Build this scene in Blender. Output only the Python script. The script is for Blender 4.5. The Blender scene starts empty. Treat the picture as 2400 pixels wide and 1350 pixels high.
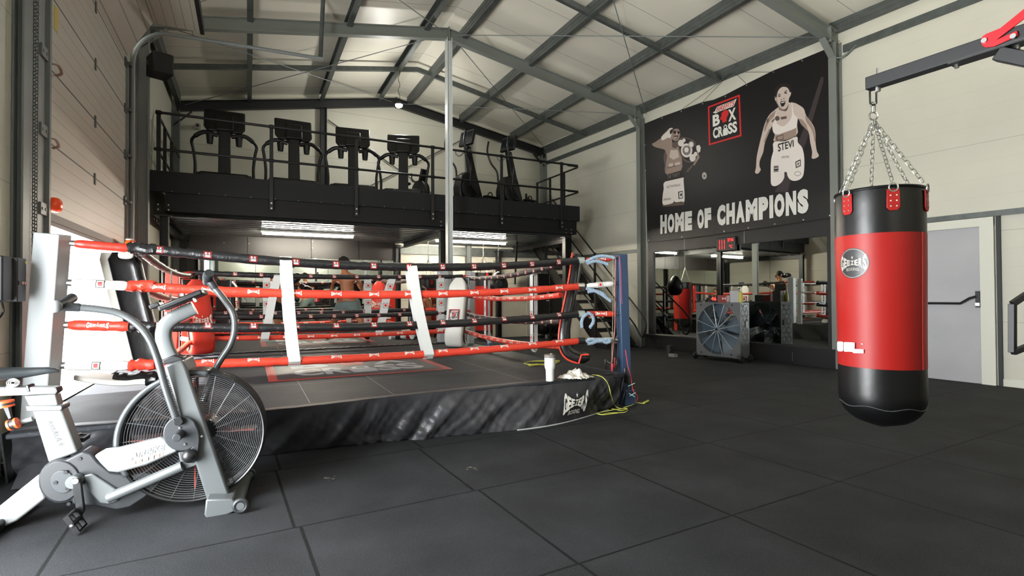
import bpy, bmesh, math, random
from mathutils import Vector, Matrix
random.seed(7)
sc = bpy.context.scene
col = sc.collection
V = Vector
# ---------------------------------------------------------------- camera
FOC = 1226.5; CAMH = 1.169; PIT = 0.013925; ROL = -0.0054; YAW = 0.467215
_f = V((math.sin(YAW)*math.cos(PIT), math.cos(YAW)*math.cos(PIT), math.sin(PIT)))
_r = V((math.cos(YAW), -math.sin(YAW), 0)); _u = _r.cross(_f)
_r, _u = _r*math.cos(ROL)+_u*math.sin(ROL), _u*math.cos(ROL)-_r*math.sin(ROL)
CAM = V((0, 0, CAMH))
cd = bpy.data.cameras.new('camera'); cam = bpy.data.objects.new('camera', cd); col.objects.link(cam)
cd.sensor_fit = 'HORIZONTAL'; cd.sensor_width = 36.0; cd.lens = FOC/2400*36; cd.clip_start = 0.02; cd.clip_end = 200
cam.matrix_world = Matrix(((_r.x, _u.x, -_f.x, 0), (_r.y, _u.y, -_f.y, 0), (_r.z, _u.z, -_f.z, CAMH), (0, 0, 0, 1)))
sc.camera = cam
# ---------------------------------------------------------------- world, sun, exposure
sc.view_settings.view_transform = 'Standard'; sc.view_settings.look = 'None'
sc.view_settings.gamma = 1.0; sc.view_settings.use_curve_mapping = False
sc.view_settings.exposure = 0.33
sc.cycles.use_denoising = True
sc.cycles.max_bounces = 10; sc.cycles.diffuse_bounces = 6; sc.cycles.glossy_bounces = 5
sc.cycles.sample_clamp_indirect = 8.0
sc.cycles.caustics_reflective = False; sc.cycles.caustics_refractive = False
w = bpy.data.worlds.new('world'); sc.world = w; w.use_nodes = True
bg = w.node_tree.nodes['Background']; bg.inputs[0].default_value = (0.93, 0.97, 1.0, 1); bg.inputs[1].default_value = 4.0
def link(o): col.objects.link(o); return o
sd = bpy.data.lights.new('sun', 'SUN'); sun = link(bpy.data.objects.new('sun', sd))
sd.energy = 40.0; sd.angle = 0.06; sd.color = (1.0, 0.97, 0.92)
sun.location = (-9, 5, 12)
sun.rotation_euler = V((0.82, 0.12, -1.0)).to_track_quat('-Z', 'Y').to_euler()
for nm, yc, wid, zc, hei, pw in (('roller_door_daylight', 6.9, 2.9, 0.92, 1.75, 130), ('open_door_daylight', 2.2, 3.0, 0.78, 1.45, 430)):
    ld = bpy.data.lights.new(nm, 'AREA'); lo = link(bpy.data.objects.new(nm, ld))
    ld.shape = 'RECTANGLE'; ld.size = wid; ld.size_y = hei; ld.energy = pw; ld.color = (0.95, 0.98, 1.0)
    lo.location = (-1.75, yc, zc)
    lo.rotation_euler = V((1, 0, 0)).to_track_quat('-Z', 'Z').to_euler()
# ---------------------------------------------------------------- pixel helpers (2400 x 1350)
def ray(x, y): return _f + _r*((x-1200)/FOC) - _u*((y-675)/FOC)
def pD(x, y, D): return CAM + ray(x, y)*D
def pZ(x, y, z=0.0):
    d = ray(x, y); return CAM + d*((z-CAMH)/d.z)
def pX(x, y, X):
    d = ray(x, y); return CAM + d*(X/d.x)
def pY(x, y, Y):
    d = ray(x, y); return CAM + d*(Y/d.y)
def pP(x, y, p, q, off=0.0):
    n = V((q[1]-p[1], -(q[0]-p[0]), 0)).normalized()
    if n.dot(V((p[0], p[1], 0))-CAM) > 0: n = -n        # towards the camera
    d = ray(x, y); P = V((p[0], p[1], 0)) + n*off
    return CAM + d*(n.dot(P-CAM)/n.dot(d))
RA, RB = (8.0, 9.1), (8.45, 3.0)                       # line of the right wall
def rwx(y): return RA[0] + (y-RA[1])*(RB[0]-RA[0])/(RB[1]-RA[1])
def pR(x, y, off=0.0): return pP(x, y, RA, RB, off)
RN = V((RB[1]-RA[1], -(RB[0]-RA[0]), 0)).normalized()   # right wall normal, into the room
if RN.x > 0: RN = -RN
RT = V((RA[0]-RB[0], RA[1]-RB[1], 0)).normalized()
# ---------------------------------------------------------------- materials
def lin(c):
    c = c/255.0
    return c/12.92 if c <= 0.04045 else ((c+0.055)/1.055)**2.4
def C3(r, g, b): return (lin(r), lin(g), lin(b), 1)
MATS = {}
def M(name, rgb, rough=0.5, metal=0.0, bump=None, var=0.0, vscale=6.0, emit=None, spec=0.5, coat=0.0, rvar=0.0, stretch=None):
    if name in MATS: return MATS[name]
    m = bpy.data.materials.new(name); m.use_nodes = True; MATS[name] = m
    nt = m.node_tree; b = nt.nodes['Principled BSDF']
    b.inputs['Base Color'].default_value = C3(*rgb); b.inputs['Roughness'].default_value = rough
    b.inputs['Metallic'].default_value = metal; b.inputs['Specular IOR Level'].default_value = spec
    b.inputs['Coat Weight'].default_value = coat
    tc = nt.nodes.new('ShaderNodeTexCoord'); src = tc.outputs['Object']
    if stretch:
        mp = nt.nodes.new('ShaderNodeMapping'); mp.inputs['Scale'].default_value = stretch
        nt.links.new(src, mp.inputs[0]); src = mp.outputs[0]
    if var > 0 or rvar > 0:
        n = nt.nodes.new('ShaderNodeTexNoise'); n.inputs['Scale'].default_value = vscale; n.inputs['Detail'].default_value = 5
        nt.links.new(src, n.inputs['Vector'])
        if var > 0:
            mr = nt.nodes.new('ShaderNodeMapRange'); mr.inputs['From Min'].default_value = 0.3; mr.inputs['From Max'].default_value = 0.7
            mr.inputs['To Min'].default_value = 1-var; mr.inputs['To Max'].default_value = 1+var
            nt.links.new(n.outputs['Fac'], mr.inputs['Value'])
            mx = nt.nodes.new('ShaderNodeMix'); mx.data_type = 'RGBA'; mx.blend_type = 'MULTIPLY'; mx.inputs[0].default_value = 1
            mx.inputs[6].default_value = C3(*rgb); nt.links.new(mr.outputs[0], mx.inputs[7]); nt.links.new(mx.outputs[2], b.inputs['Base Color'])
        if rvar > 0:
            m2 = nt.nodes.new('ShaderNodeMapRange'); m2.inputs['To Min'].default_value = max(0.02, rough-rvar); m2.inputs['To Max'].default_value = rough+rvar
            nt.links.new(n.outputs['Fac'], m2.inputs['Value']); nt.links.new(m2.outputs[0], b.inputs['Roughness'])
    if bump:
        n2 = nt.nodes.new('ShaderNodeTexNoise'); n2.inputs['Scale'].default_value = bump[0]; n2.inputs['Detail'].default_value = 4
        nt.links.new(src, n2.inputs['Vector'])
        bp = nt.nodes.new('ShaderNodeBump'); bp.inputs['Strength'].default_value = bump[1]; bp.inputs['Distance'].default_value = bump[2] if len(bump) > 2 else 0.01
        nt.links.new(n2.outputs['Fac'], bp.inputs['Height']); nt.links.new(bp.outputs[0], b.inputs['Normal'])
    if emit:
        b.inputs['Emission Color'].default_value = C3(*emit[:3]); b.inputs['Emission Strength'].default_value = emit[3]
    return m
def nodes_of(m): return m.node_tree, m.node_tree.nodes['Principled BSDF']
def math_node(nt, op, a, b=None, c=None):
    n = nt.nodes.new('ShaderNodeMath'); n.operation = op
    for i, v in enumerate((a, b, c)):
        if v is None: continue
        if isinstance(v, (int, float)): n.inputs[i].default_value = v
        else: nt.links.new(v, n.inputs[i])
    return n.outputs[0]
def seam(nt, val, period, width, shift=0.0):
    """1 on the seam line, 0 away from it"""
    a = math_node(nt, 'ADD', val, shift); a = math_node(nt, 'DIVIDE', a, period); a = math_node(nt, 'FRACT', a)
    a = math_node(nt, 'SUBTRACT', a, 0.5); a = math_node(nt, 'ABSOLUTE', a)
    return math_node(nt, 'GREATER_THAN', a, 0.5-width/period/2)
def panel_mat(name, rgb, axis, period, width, dark=0.6, rough=0.45, shift=0.0, extra=None, bump=0.3):
    """painted sheet panels with thin joint lines across one object axis"""
    m = M(name, rgb, rough, var=0.035, vscale=1.3)
    nt, b = nodes_of(m); g = nt.nodes.new('ShaderNodeNewGeometry'); sp = nt.nodes.new('ShaderNodeSeparateXYZ')
    nt.links.new(g.outputs['Position'], sp.inputs[0])
    s = seam(nt, sp.outputs[axis], period, width, shift)
    if extra:
        s2 = seam(nt, sp.outputs[axis], extra[0], extra[1], shift); s2 = math_node(nt, 'MULTIPLY', s2, extra[2]); s = math_node(nt, 'MAXIMUM', s, s2)
    old = b.inputs['Base Color'].links[0].from_socket
    mx = nt.nodes.new('ShaderNodeMix'); mx.data_type = 'RGBA'; nt.links.new(s, mx.inputs[0]); nt.links.new(old, mx.inputs[6])
    mx.inputs[7].default_value = tuple(lin(c)*dark*dark for c in rgb)+(1,); nt.links.new(mx.outputs[2], b.inputs['Base Color'])
    bp = nt.nodes.new('ShaderNodeBump'); bp.invert = True; bp.inputs['Strength'].default_value = bump; bp.inputs['Distance'].default_value = 0.01
    nt.links.new(s, bp.inputs['Height']); nt.links.new(bp.outputs[0], b.inputs['Normal'])
    return m
# ---------------------------------------------------------------- mesh builder
class MB:
    def __init__(s): s.v = []; s.f = []; s.m = []
    def add(s, vs, fs, mi=0):
        o = len(s.v); s.v += [V(p) for p in vs]
        for f in fs: s.f.append([i+o for i in f]); s.m.append(mi)
        return s
    def box(s, c, size, R=None, mi=0):
        c = V(c); h = V(size)/2; vs = []
        for dz in (-1, 1):
            for dx, dy in ((-1, -1), (1, -1), (1, 1), (-1, 1)):
                p = V((dx*h.x, dy*h.y, dz*h.z)); vs.append(c + (R @ p if R else p))
        return s.add(vs, [(0, 3, 2, 1), (4, 5, 6, 7), (0, 1, 5, 4), (1, 2, 6, 5), (2, 3, 7, 6), (3, 0, 4, 7)], mi)
    def b2(s, lo, hi, mi=0): return s.box((V(lo)+V(hi))/2, V(hi)-V(lo), None, mi)
    def bar(s, p0, p1, w, h, up=(0, 0, 1), mi=0, c=(0, 0)):
        """rectangular bar from p0 to p1: w across, h along up; c shifts the section"""
        p0, p1 = V(p0), V(p1); a = (p1-p0); L = a.length; a.normalize(); up = V(up)
        x = a.cross(up)
        if x.length < 1e-4: x = a.cross(V((1, 0, 0)))
        x.normalize(); z = x.cross(a).normalized()
        R = Matrix((x, a, z)).transposed()
        return s.box((p0+p1)/2 + x*c[0] + z*c[1], (w, L, h), R, mi)
    def ibeam(s, p0, p1, w, h, t=0.012, up=(0, 0, 1), mi=0):
        s.bar(p0, p1, w, t, up, mi, (0, h/2-t/2)); s.bar(p0, p1, w, t, up, mi, (0, -h/2+t/2)); return s.bar(p0, p1, t*0.8, h-2*t, up, mi)
    def tube(s, path, r, seg=10, mi=0, closed=False, caps=True, flat=1.0, up=None):
        P = [V(p) for p in path]; n = len(P)
        rs = r if isinstance(r, (list, tuple)) else [r]*n
        T = []
        for i in range(n):
            a = P[(i-1) % n] if (closed or i > 0) else P[i]; b = P[(i+1) % n] if (closed or i < n-1) else P[i]
            T.append((b-a).normalized())
        nrm = T[0].cross(V(up) if up else V((0, 0, 1)))
        if nrm.length < 1e-3: nrm = T[0].cross(V((1, 0, 0)))
        nrm.normalize(); vs = []
        for i in range(n):
            nrm = (nrm - T[i]*nrm.dot(T[i])).normalized(); bi = T[i].cross(nrm)
            for k in range(seg):
                a = 2*math.pi*k/seg; vs.append(P[i] + nrm*math.cos(a)*rs[i] + bi*math.sin(a)*rs[i]*flat)
        fs = []
        for i in range(n if closed else n-1):
            j = (i+1) % n
            for k in range(seg): l = (k+1) % seg; fs.append((i*seg+k, i*seg+l, j*seg+l, j*seg+k))
        if caps and not closed: fs.append(tuple(range(seg))[::-1]); fs.append(tuple((n-1)*seg+k for k in range(seg)))
        return s.add(vs, fs, mi)
    def cyl(s, p0, p1, r0, r1=None, seg=20, mi=0): return s.tube([p0, p1], [r0, r0 if r1 is None else r1], seg, mi)
    def lathe(s, prof, base, seg=24, mi=0, axis=(0, 0, 1), cap=True):
        """prof: (radius, height) along axis from base"""
        base = V(base); ax = V(axis).normalized(); x = ax.orthogonal().normalized(); y = ax.cross(x); vs = []
        for r, h in prof:
            for k in range(seg): a = 2*math.pi*k/seg; vs.append(base + ax*h + x*r*math.cos(a) + y*r*math.sin(a))
        fs = []
        for i in range(len(prof)-1):
            for k in range(seg): l = (k+1) % seg; fs.append((i*seg+k, i*seg+l, (i+1)*seg+l, (i+1)*seg+k))
        if cap: fs.append(tuple(range(seg))[::-1]); fs.append(tuple((len(prof)-1)*seg+k for k in range(seg)))
        return s.add(vs, fs, mi)
    def prism(s, poly, vec, mi=0):
        """solid between a planar outline and its copy moved by vec"""
        P = [V(p) for p in poly]; n = len(P); vec = V(vec); vs = P + [p+vec for p in P]
        fs = [tuple(range(n))[::-1], tuple(range(n, 2*n))] + [(i, (i+1) % n, n+(i+1) % n, n+i) for i in range(n)]
        return s.add(vs, fs, mi)
    def face(s, poly, mi=0): return s.add(poly, [tuple(range(len(poly)))], mi)
    def ell(s, c, rad, R=None, seg=16, rings=10, mi=0, e=1.0):
        c = V(c); vs = []; fs = []
        def sg(v): return math.copysign(abs(v)**e, v)
        for i in range(rings+1):
            t = math.pi*i/rings
            for k in range(seg):
                a = 2*math.pi*k/seg
                p = V((rad[0]*sg(math.sin(t))*sg(math.cos(a)), rad[1]*sg(math.sin(t))*sg(math.sin(a)), rad[2]*sg(math.cos(t))))
                vs.append(c + (R @ p if R else p))
        for i in range(rings):
            for k in range(seg): l = (k+1) % seg; fs.append((i*seg+k, (i+1)*seg+k, (i+1)*seg+l, i*seg+l))
        return s.add(vs, fs, mi)
    def grid(s, fn, nu, nv, mi=0, thick=None):
        """sheet fn(u,v)->point; thick = vector or function giving the other side"""
        vs = [fn(i/nu, j/nv) for i in range(nu+1) for j in range(nv+1)]; W = nv+1
        fs = [(i*W+j, (i+1)*W+j, (i+1)*W+j+1, i*W+j+1) for i in range(nu) for j in range(nv)]
        if thick is None: return s.add(vs, fs, mi)
        t = V(thick); N = len(vs); vs2 = vs + [V(p)+t for p in vs]
        fs2 = fs + [tuple(k+N for k in f[::-1]) for f in fs]
        edge = [(i*W, (i+1)*W) for i in range(nu)] + [((i+1)*W+nv, i*W+nv) for i in range(nu)] + [(j+1, j) for j in range(nv)] + [(nu*W+j, nu*W+j+1) for j in range(nv)]
        fs2 += [(b, a, a+N, b+N) for a, b in edge]
        return s.add(vs2, fs2, mi)
    def text(s, body, mp, mi=0, bold=0.0, sub=0):
        """body mapped by mp(u, v) with u, v in 0..1 over its own box"""
        vs, fs = glyphs(body, bold, sub)
        return s.add([mp(a, b) for a, b in vs], fs, mi)
    def build(s, name, mats, parent=None, bevel=0.0, sharp=35, subsurf=0):
        me = bpy.data.meshes.new(name); inv = WM[parent.name].inverted() if parent is not None else Matrix.Identity(4)
        me.from_pydata([inv @ p for p in s.v], [], s.f)
        if not isinstance(mats, (list, tuple)): mats = [mats]
        for m in mats: me.materials.append(m)
        me.polygons.foreach_set('material_index', s.m); me.polygons.foreach_set('use_smooth', [True]*len(s.f))
        bm = bmesh.new(); bm.from_mesh(me); bmesh.ops.recalc_face_normals(bm, faces=bm.faces); bm.to_mesh(me); bm.free()
        me.set_sharp_from_angle(angle=math.radians(sharp)); me.update()
        o = bpy.data.objects.new(name, me); link(o)
        WM[o.name] = Matrix.Identity(4)
        if parent is not None:
            o.parent = parent
            WM[o.name] = WM[parent.name].copy()
        if bevel: 
            b = o.modifiers.new('bevel', 'BEVEL'); b.width = bevel; b.segments = 2; b.limit_method = 'ANGLE'; b.angle_limit = 0.6
        if subsurf:
            b = o.modifiers.new('sub', 'SUBSURF'); b.levels = subsurf; b.render_levels = subsurf
        return o
WM = {}
_G = {}
def glyphs(body, bold, sub):
    k = (body, bold, sub)
    if k in _G: return _G[k]
    cu = bpy.data.curves.new('t', 'FONT'); cu.body = body; cu.size = 1; cu.offset = bold; cu.resolution_u = 3; cu.fill_mode = 'FRONT'
    o = bpy.data.objects.new('t', cu); link(o)
    bpy.context.view_layer.update()
    me = bpy.data.meshes.new_from_object(o.evaluated_get(bpy.context.evaluated_depsgraph_get()))
    if sub:
        bm = bmesh.new(); bm.from_mesh(me); bmesh.ops.triangulate(bm, faces=bm.faces)
        bmesh.ops.subdivide_edges(bm, edges=bm.edges, cuts=sub, use_grid_fill=True); bm.to_mesh(me); bm.free()
    vs = [(v.co.x, v.co.y) for v in me.vertices]; fs = [tuple(p.vertices) for p in me.polygons]
    x0 = min(a for a, b in vs); x1 = max(a for a, b in vs); y0 = min(b for a, b in vs); y1 = max(b for a, b in vs)
    vs = [((a-x0)/(x1-x0), (b-y0)/(y1-y0)) for a, b in vs]
    bpy.data.objects.remove(o); bpy.data.curves.remove(cu); bpy.data.meshes.remove(me)
    _G[k] = (vs, fs); return _G[k]
def quad(a, b, c, d):
    """bilinear map: a=bottom left, b=bottom right, c=top right, d=top left"""
    a, b, c, d = V(a), V(b), V(c), V(d)
    return lambda u, v: (a*(1-u)+b*u)*(1-v) + (d*(1-u)+c*u)*v
def tag(o, label=None, cat=None, group=None, kind=None):
    if label: o['label'] = label
    if cat: o['category'] = cat
    if group: o['group'] = group
    if kind: o['kind'] = kind
    return o
def thing(name, label, cat, loc=(0, 0, 0), rotz=0.0, group=None):
    o = bpy.data.objects.new(name, None); link(o); o.empty_display_size = 0.1
    o.location = loc; o.rotation_euler = (0, 0, rotz)
    WM[o.name] = Matrix.Translation(V(loc)) @ Matrix.Rotation(rotz, 4, 'Z')
    return tag(o, label, cat, group)
def struct(o): o['kind'] = 'structure'; return o
def dup(root, loc, rotz, label):
    r = root.copy(); link(r); r.location = loc; r.rotation_euler = (0, 0, rotz); r['label'] = label
    for ch in list(root.children):
        c = ch.copy(); link(c); c.parent = r
        for g in list(ch.children):
            d = g.copy(); link(d); d.parent = c
    return r
def spline(pts, n=8):
    """Catmull-Rom through pts"""
    P = [V(p) for p in pts]; out = []
    for i in range(len(P)-1):
        a = P[i-1] if i else P[0]*2-P[1]; b, c = P[i], P[i+1]; d = P[i+2] if i+2 < len(P) else P[-1]*2-P[-2]
        for k in range(n):
            t = k/n; out.append(0.5*((2*b)+(c-a)*t+(2*a-5*b+4*c-d)*t*t+(3*b-a-3*c+d)*t**3))
    out.append(P[-1]); return out
# ================================================================ colours
wallc = (202, 200, 185)
m_wall = panel_mat('wall_panel', wallc, 2, 1.15, 0.006, 0.8, extra=(0.23, 0.010, 0.12), shift=0.35)
m_back = panel_mat('gable_panel', wallc, 2, 1.15, 0.007, 0.7, shift=0.1)
m_roof = panel_mat('roof_panel', (226, 222, 207), 1, 1.0, 0.010, 0.62, shift=0.3)
m_door = panel_mat('door_section', (186, 181, 168), 2, 0.61, 0.016, 0.25, shift=0.005, extra=(0.122, 0.012, 0.3), rough=0.5)
m_steel = M('grey_painted_steel', (112, 117, 117), 0.5, 0.0, var=0.06, vscale=3)
m_frame = M('frame_steel', (118, 122, 117), 0.5, 0.0, var=0.05, vscale=2)
m_galv = M('galvanised_steel', (90, 95, 93), 0.42, 0.4, var=0.2, vscale=9, rvar=0.12)
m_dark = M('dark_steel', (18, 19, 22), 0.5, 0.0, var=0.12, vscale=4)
m_black = M('black_steel', (6, 6, 7), 0.42, 0.0, var=0.1, vscale=5)
m_blackmatt = M('matt_black', (9, 9, 10), 0.62)
m_chrome = M('bright_bolt', (205, 205, 205), 0.28, 1.0)
m_white = M('white_paint', (225, 226, 222), 0.4)
# ---------------------------------------------------------------- floor
fm = M('rubber_tile', (50, 52, 54), 0.8, spec=0.3, bump=(260, 0.35, 0.004), var=0.0)
nt, b = nodes_of(fm)
g = nt.nodes.new('ShaderNodeNewGeometry'); sp = nt.nodes.new('ShaderNodeSeparateXYZ'); nt.links.new(g.outputs['Position'], sp.inputs[0])
X, Y = sp.outputs[0], sp.outputs[1]
A = math_node(nt, 'ADD', math_node(nt, 'MULTIPLY', X, 0.99906), math_node(nt, 'MULTIPLY', Y, 0.0433))
B = math_node(nt, 'ADD', math_node(nt, 'MULTIPLY', X, -0.0433), math_node(nt, 'MULTIPLY', Y, 0.99906))
B = math_node(nt, 'ADD', B, -2.862); A = math_node(nt, 'ADD', A, -2.3415)
row = math_node(nt, 'FLOOR', B)
wn = nt.nodes.new('ShaderNodeTexWhiteNoise'); wn.noise_dimensions = '1D'; nt.links.new(row, wn.inputs['W'])
A2 = math_node(nt, 'ADD', A, math_node(nt, 'MULTIPLY', math_node(nt, 'SUBTRACT', wn.outputs['Value'], 0.5), 0.07))
wob = nt.nodes.new('ShaderNodeTexNoise'); wob.inputs['Scale'].default_value = 30; nt.links.new(g.outputs['Position'], wob.inputs['Vector'])
wv = math_node(nt, 'MULTIPLY', math_node(nt, 'SUBTRACT', wob.outputs['Fac'], 0.5), 0.006)
s = math_node(nt, 'MAXIMUM', seam(nt, math_node(nt, 'ADD', A2, wv), 1.0, 0.016), seam(nt, math_node(nt, 'ADD', B, wv), 1.0, 0.012))
colv = math_node(nt, 'FLOOR', A2)
wn2 = nt.nodes.new('ShaderNodeTexWhiteNoise'); wn2.noise_dimensions = '2D'
cx = nt.nodes.new('ShaderNodeCombineXYZ'); nt.links.new(colv, cx.inputs[0]); nt.links.new(row, cx.inputs[1]); nt.links.new(cx.outputs[0], wn2.inputs['Vector'])
n1 = nt.nodes.new('ShaderNodeTexNoise'); n1.inputs['Scale'].default_value = 2.2; n1.inputs['Detail'].default_value = 7; nt.links.new(g.outputs['Position'], n1.inputs['Vector'])
n3 = nt.nodes.new('ShaderNodeTexNoise'); n3.inputs['Scale'].default_value = 210; n3.inputs['Detail'].default_value = 1; nt.links.new(g.outputs['Position'], n3.inputs['Vector'])
f1 = math_node(nt, 'ADD', math_node(nt, 'MULTIPLY', math_node(nt, 'POWER', n1.outputs['Fac'], 2.0), 2.2), math_node(nt, 'MULTIPLY', wn2.outputs['Value'], 0.16))
f1 = math_node(nt, 'ADD', f1, math_node(nt, 'MULTIPLY', math_node(nt, 'GREATER_THAN', n3.outputs['Fac'], 0.60), 1.6))
f1 = math_node(nt, 'ADD', f1, 0.42)
mx = nt.nodes.new('ShaderNodeMix'); mx.data_type = 'RGBA'; mx.blend_type = 'MULTIPLY'; mx.inputs[0].default_value = 1
mx.inputs[6].default_value = C3(31, 32, 34); nt.links.new(f1, mx.inputs[7])
marks = None   # two chalky scuffs on the tiles in front of the ring
nm_ = nt.nodes.new('ShaderNodeTexNoise'); nm_.inputs['Scale'].default_value = 26; nm_.inputs['Detail'].default_value = 6; nt.links.new(g.outputs['Position'], nm_.inputs['Vector'])
for q_ in (pZ(778, 1119), pZ(1107, 1097)):
    vd = nt.nodes.new('ShaderNodeVectorMath'); vd.operation = 'DISTANCE'; nt.links.new(g.outputs['Position'], vd.inputs[0]); vd.inputs[1].default_value = q_
    v_ = math_node(nt, 'MULTIPLY', math_node(nt, 'LESS_THAN', vd.outputs['Value'], 0.05), math_node(nt, 'GREATER_THAN', nm_.outputs['Fac'], 0.56)); marks = v_ if marks is None else math_node(nt, 'MAXIMUM', marks, v_)
m3 = nt.nodes.new('ShaderNodeMix'); m3.data_type = 'RGBA'; nt.links.new(math_node(nt, 'MULTIPLY', marks, 0.6), m3.inputs[0]); nt.links.new(mx.outputs[2], m3.inputs[6]); m3.inputs[7].default_value = C3(120, 118, 104)
m2 = nt.nodes.new('ShaderNodeMix'); m2.data_type = 'RGBA'; nt.links.new(s, m2.inputs[0]); nt.links.new(m3.outputs[2], m2.inputs[6]); m2.inputs[7].default_value = C3(3, 3, 3)
nt.links.new(m2.outputs[2], b.inputs['Base Color'])
bp = nt.nodes.new('ShaderNodeBump'); bp.invert = True; bp.inputs['Strength'].default_value = 0.9; bp.inputs['Distance'].default_value = 0.012
nt.links.new(s, bp.inputs['Height']); nt.links.new(b.inputs['Normal'].links[0].from_socket, bp.inputs['Normal']); nt.links.new(bp.outputs[0], b.inputs['Normal'])
struct(MB().b2((-1.55, -4.2, -0.1), (9.2, 13.4, 0)).build('floor', fm))
m_yard = M('yard_concrete', (196, 196, 192), 0.8, var=0.1)
struct(MB().b2((-6, -4.0, 3.55), (-1.56, 4.8, 3.65)).build('trim_sun_blocker', m_dark))  # unseen slab added outside to keep direct sun out of the near opening
struct(MB().b2((-16, -10, -0.14), (-1.55, 20, -0.02)).build('ground', m_yard))
# ---------------------------------------------------------------- walls
mb = MB()
XL = -1.45
for y0, y1, z0, z1 in ((-4.2, 0.6, 0, 5.45), (0.6, 3.9, 3.3, 5.45), (3.9, 5.3, 0, 5.45), (5.3, 8.42, 4.85, 5.45), (8.42, 13.3, 0, 5.45)):
    mb.b2((XL-0.1, y0, z0), (XL, y1, z1))
struct(mb.build('wall_left', m_wall))
struct(MB().prism([(rwx(13.3), 13.3, 0), (rwx(-4.2), -4.2, 0), (rwx(-4.2), -4.2, 5.6), (rwx(13.3), 13.3, 5.6)], RN*-0.1).build('wall_right', m_wall))
def gable(y, name, mat):
    struct(MB().prism([(-1.55, y, 0), (9.1, y, 0), (9.1, y, 5.3), (3.33, y, 6.33), (-1.55, y, 5.46)], (0, 0.1, 0)).build(name, mat))
gable(13.2, 'wall_back', m_back); gable(-4.2, 'wall_front', m_back)
SL = 0.178
def zr(x): return 6.17 - SL*abs(x-3.33)
mb = MB()
for xa, xb in ((-1.6, 3.33), (3.33, 9.3)):
    za, zb = zr(xa)+0.15, zr(xb)+0.15
    mb.prism([(xa, -4.3, za), (xb, -4.3, zb), (xb, -4.3, zb+0.1), (xa, -4.3, za+0.1)], (0, 17.8, 0))
struct(mb.build('ceiling', m_roof))
# ---------------------------------------------------------------- steel frame
def hcol(name, x, y, ztop, label, mat=m_frame, w=0.13, d=0.14):
    mb = MB(); mb.ibeam((x, y, 0), (x, y, ztop), d, w, 0.012, (1, 0, 0)); mb.box((x, y, 0.01), (w+0.08, d+0.08, 0.02))
    return struct(mb.build(name, mat))
n = 0
for y in (-3.2, 0.9, 5.0, 9.2, 13.05):
    xr = rwx(y)-0.1
    mb = MB()
    mb.ibeam((-1.37, y, zr(-1.37)-0.12), (3.33, y, zr(3.33)-0.12), 0.11, 0.2, 0.013)
    mb.ibeam((3.33, y, zr(3.33)-0.12), (xr, y, zr(xr)-0.12), 0.11, 0.2, 0.013)
    mb.bar((3.33, y-0.07, zr(3.33)-0.12), (3.33, y+0.07, zr(3.33)-0.12), 0.02, 0.24)
    # haunches and stiffener plates at the eaves
    mb.bar((xr-0.30, y, zr(xr)-0.19), (xr+0.03, y, zr(xr)-0.52), 0.1, 0.014, (1, 0, 1))
    mb.bar((-1.08, y, zr(-1.37)-0.19), (-1.40, y, zr(-1.37)-0.52), 0.1, 0.014, (1, 0, -1))
    mb.box((xr-0.16, y, zr(xr)-0.12), (0.014, 0.12, 0.24)); mb.box((xr+0.02, y-0.0, zr(xr)-0.12), (0.2, 0.014, 0.3))
    n += 1
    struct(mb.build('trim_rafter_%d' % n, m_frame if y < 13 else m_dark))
    mb = MB(); mb.ibeam((-1.37, y, 0), (-1.37, y, zr(-1.37)-0.2), 0.12, 0.15, 0.012, (1, 0, 0)) if y != 5.0 else mb.ibeam((-1.415, 4.79, 0), (-1.415, 4.79, zr(-1.37)-0.2), 0.14, 0.065, 0.012, (1, 0, 0)); struct(mb.build('trim_column_%d' % (2*n-1), m_steel))
    mb = MB(); mb.ibeam((xr+0.02, y, 0), (xr+0.02, y, zr(xr)-0.2), 0.12, 0.15, 0.012, (1, 0, 0)); struct(mb.build('trim_column_%d' % (2*n), m_frame))
pc = pY(1052, 300, 9.2)
mb = MB(); mb.ibeam((pc.x, 9.2, 0.0), (pc.x, 9.2, zr(3.33)-0.2), 0.13, 0.10, 0.01, (1, 0, 0)); struct(mb.build('trim_column_centre', M('pale_column', (206, 210, 208), 0.45)))
for x in (1.6, 5.3):
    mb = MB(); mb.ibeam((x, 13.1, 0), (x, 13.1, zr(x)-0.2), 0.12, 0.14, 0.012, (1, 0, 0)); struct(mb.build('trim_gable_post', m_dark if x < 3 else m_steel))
# purlins: galvanised C sections running the length of the hall
k = 0
for x in (3.33-4.62, 3.33-3.27, 3.33-1.75, 3.33-0.38, 3.33+0.30, 3.33+1.72, 3.33+3.24, 3.33+4.66):
    k += 1; z = zr(x)+0.03; sgn = 1 if x > 3.33 else -1; h = 0.2; mb = MB()
    wx = 0.0
    y0, y1 = -4.1, 13.1
    def sx(y): return (rwx(y)-0.07) if k == 8 else x
    for a, bb in ((y0, y1),):
        p0, p1 = V((sx(a), a, z)), V((sx(bb), bb, z))
        mb.bar(p0, p1, 0.012, h); mb.bar(p0, p1, 0.085, 0.012, c=(0.036*sgn, -h/2)); mb.bar(p0, p1, 0.085, 0.012, c=(0.036*sgn, h/2))
        mb.bar(p0, p1, 0.012, 0.03, c=(0.075*sgn, -h/2+0.016))
        mb.bar(p0, p1, 0.006, 0.03, c=(-0.008, 0.035)); mb.bar(p0, p1, 0.006, 0.03, c=(-0.008, -0.035))
    struct(mb.build('trim_purlin_%d' % k, m_galv))
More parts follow.
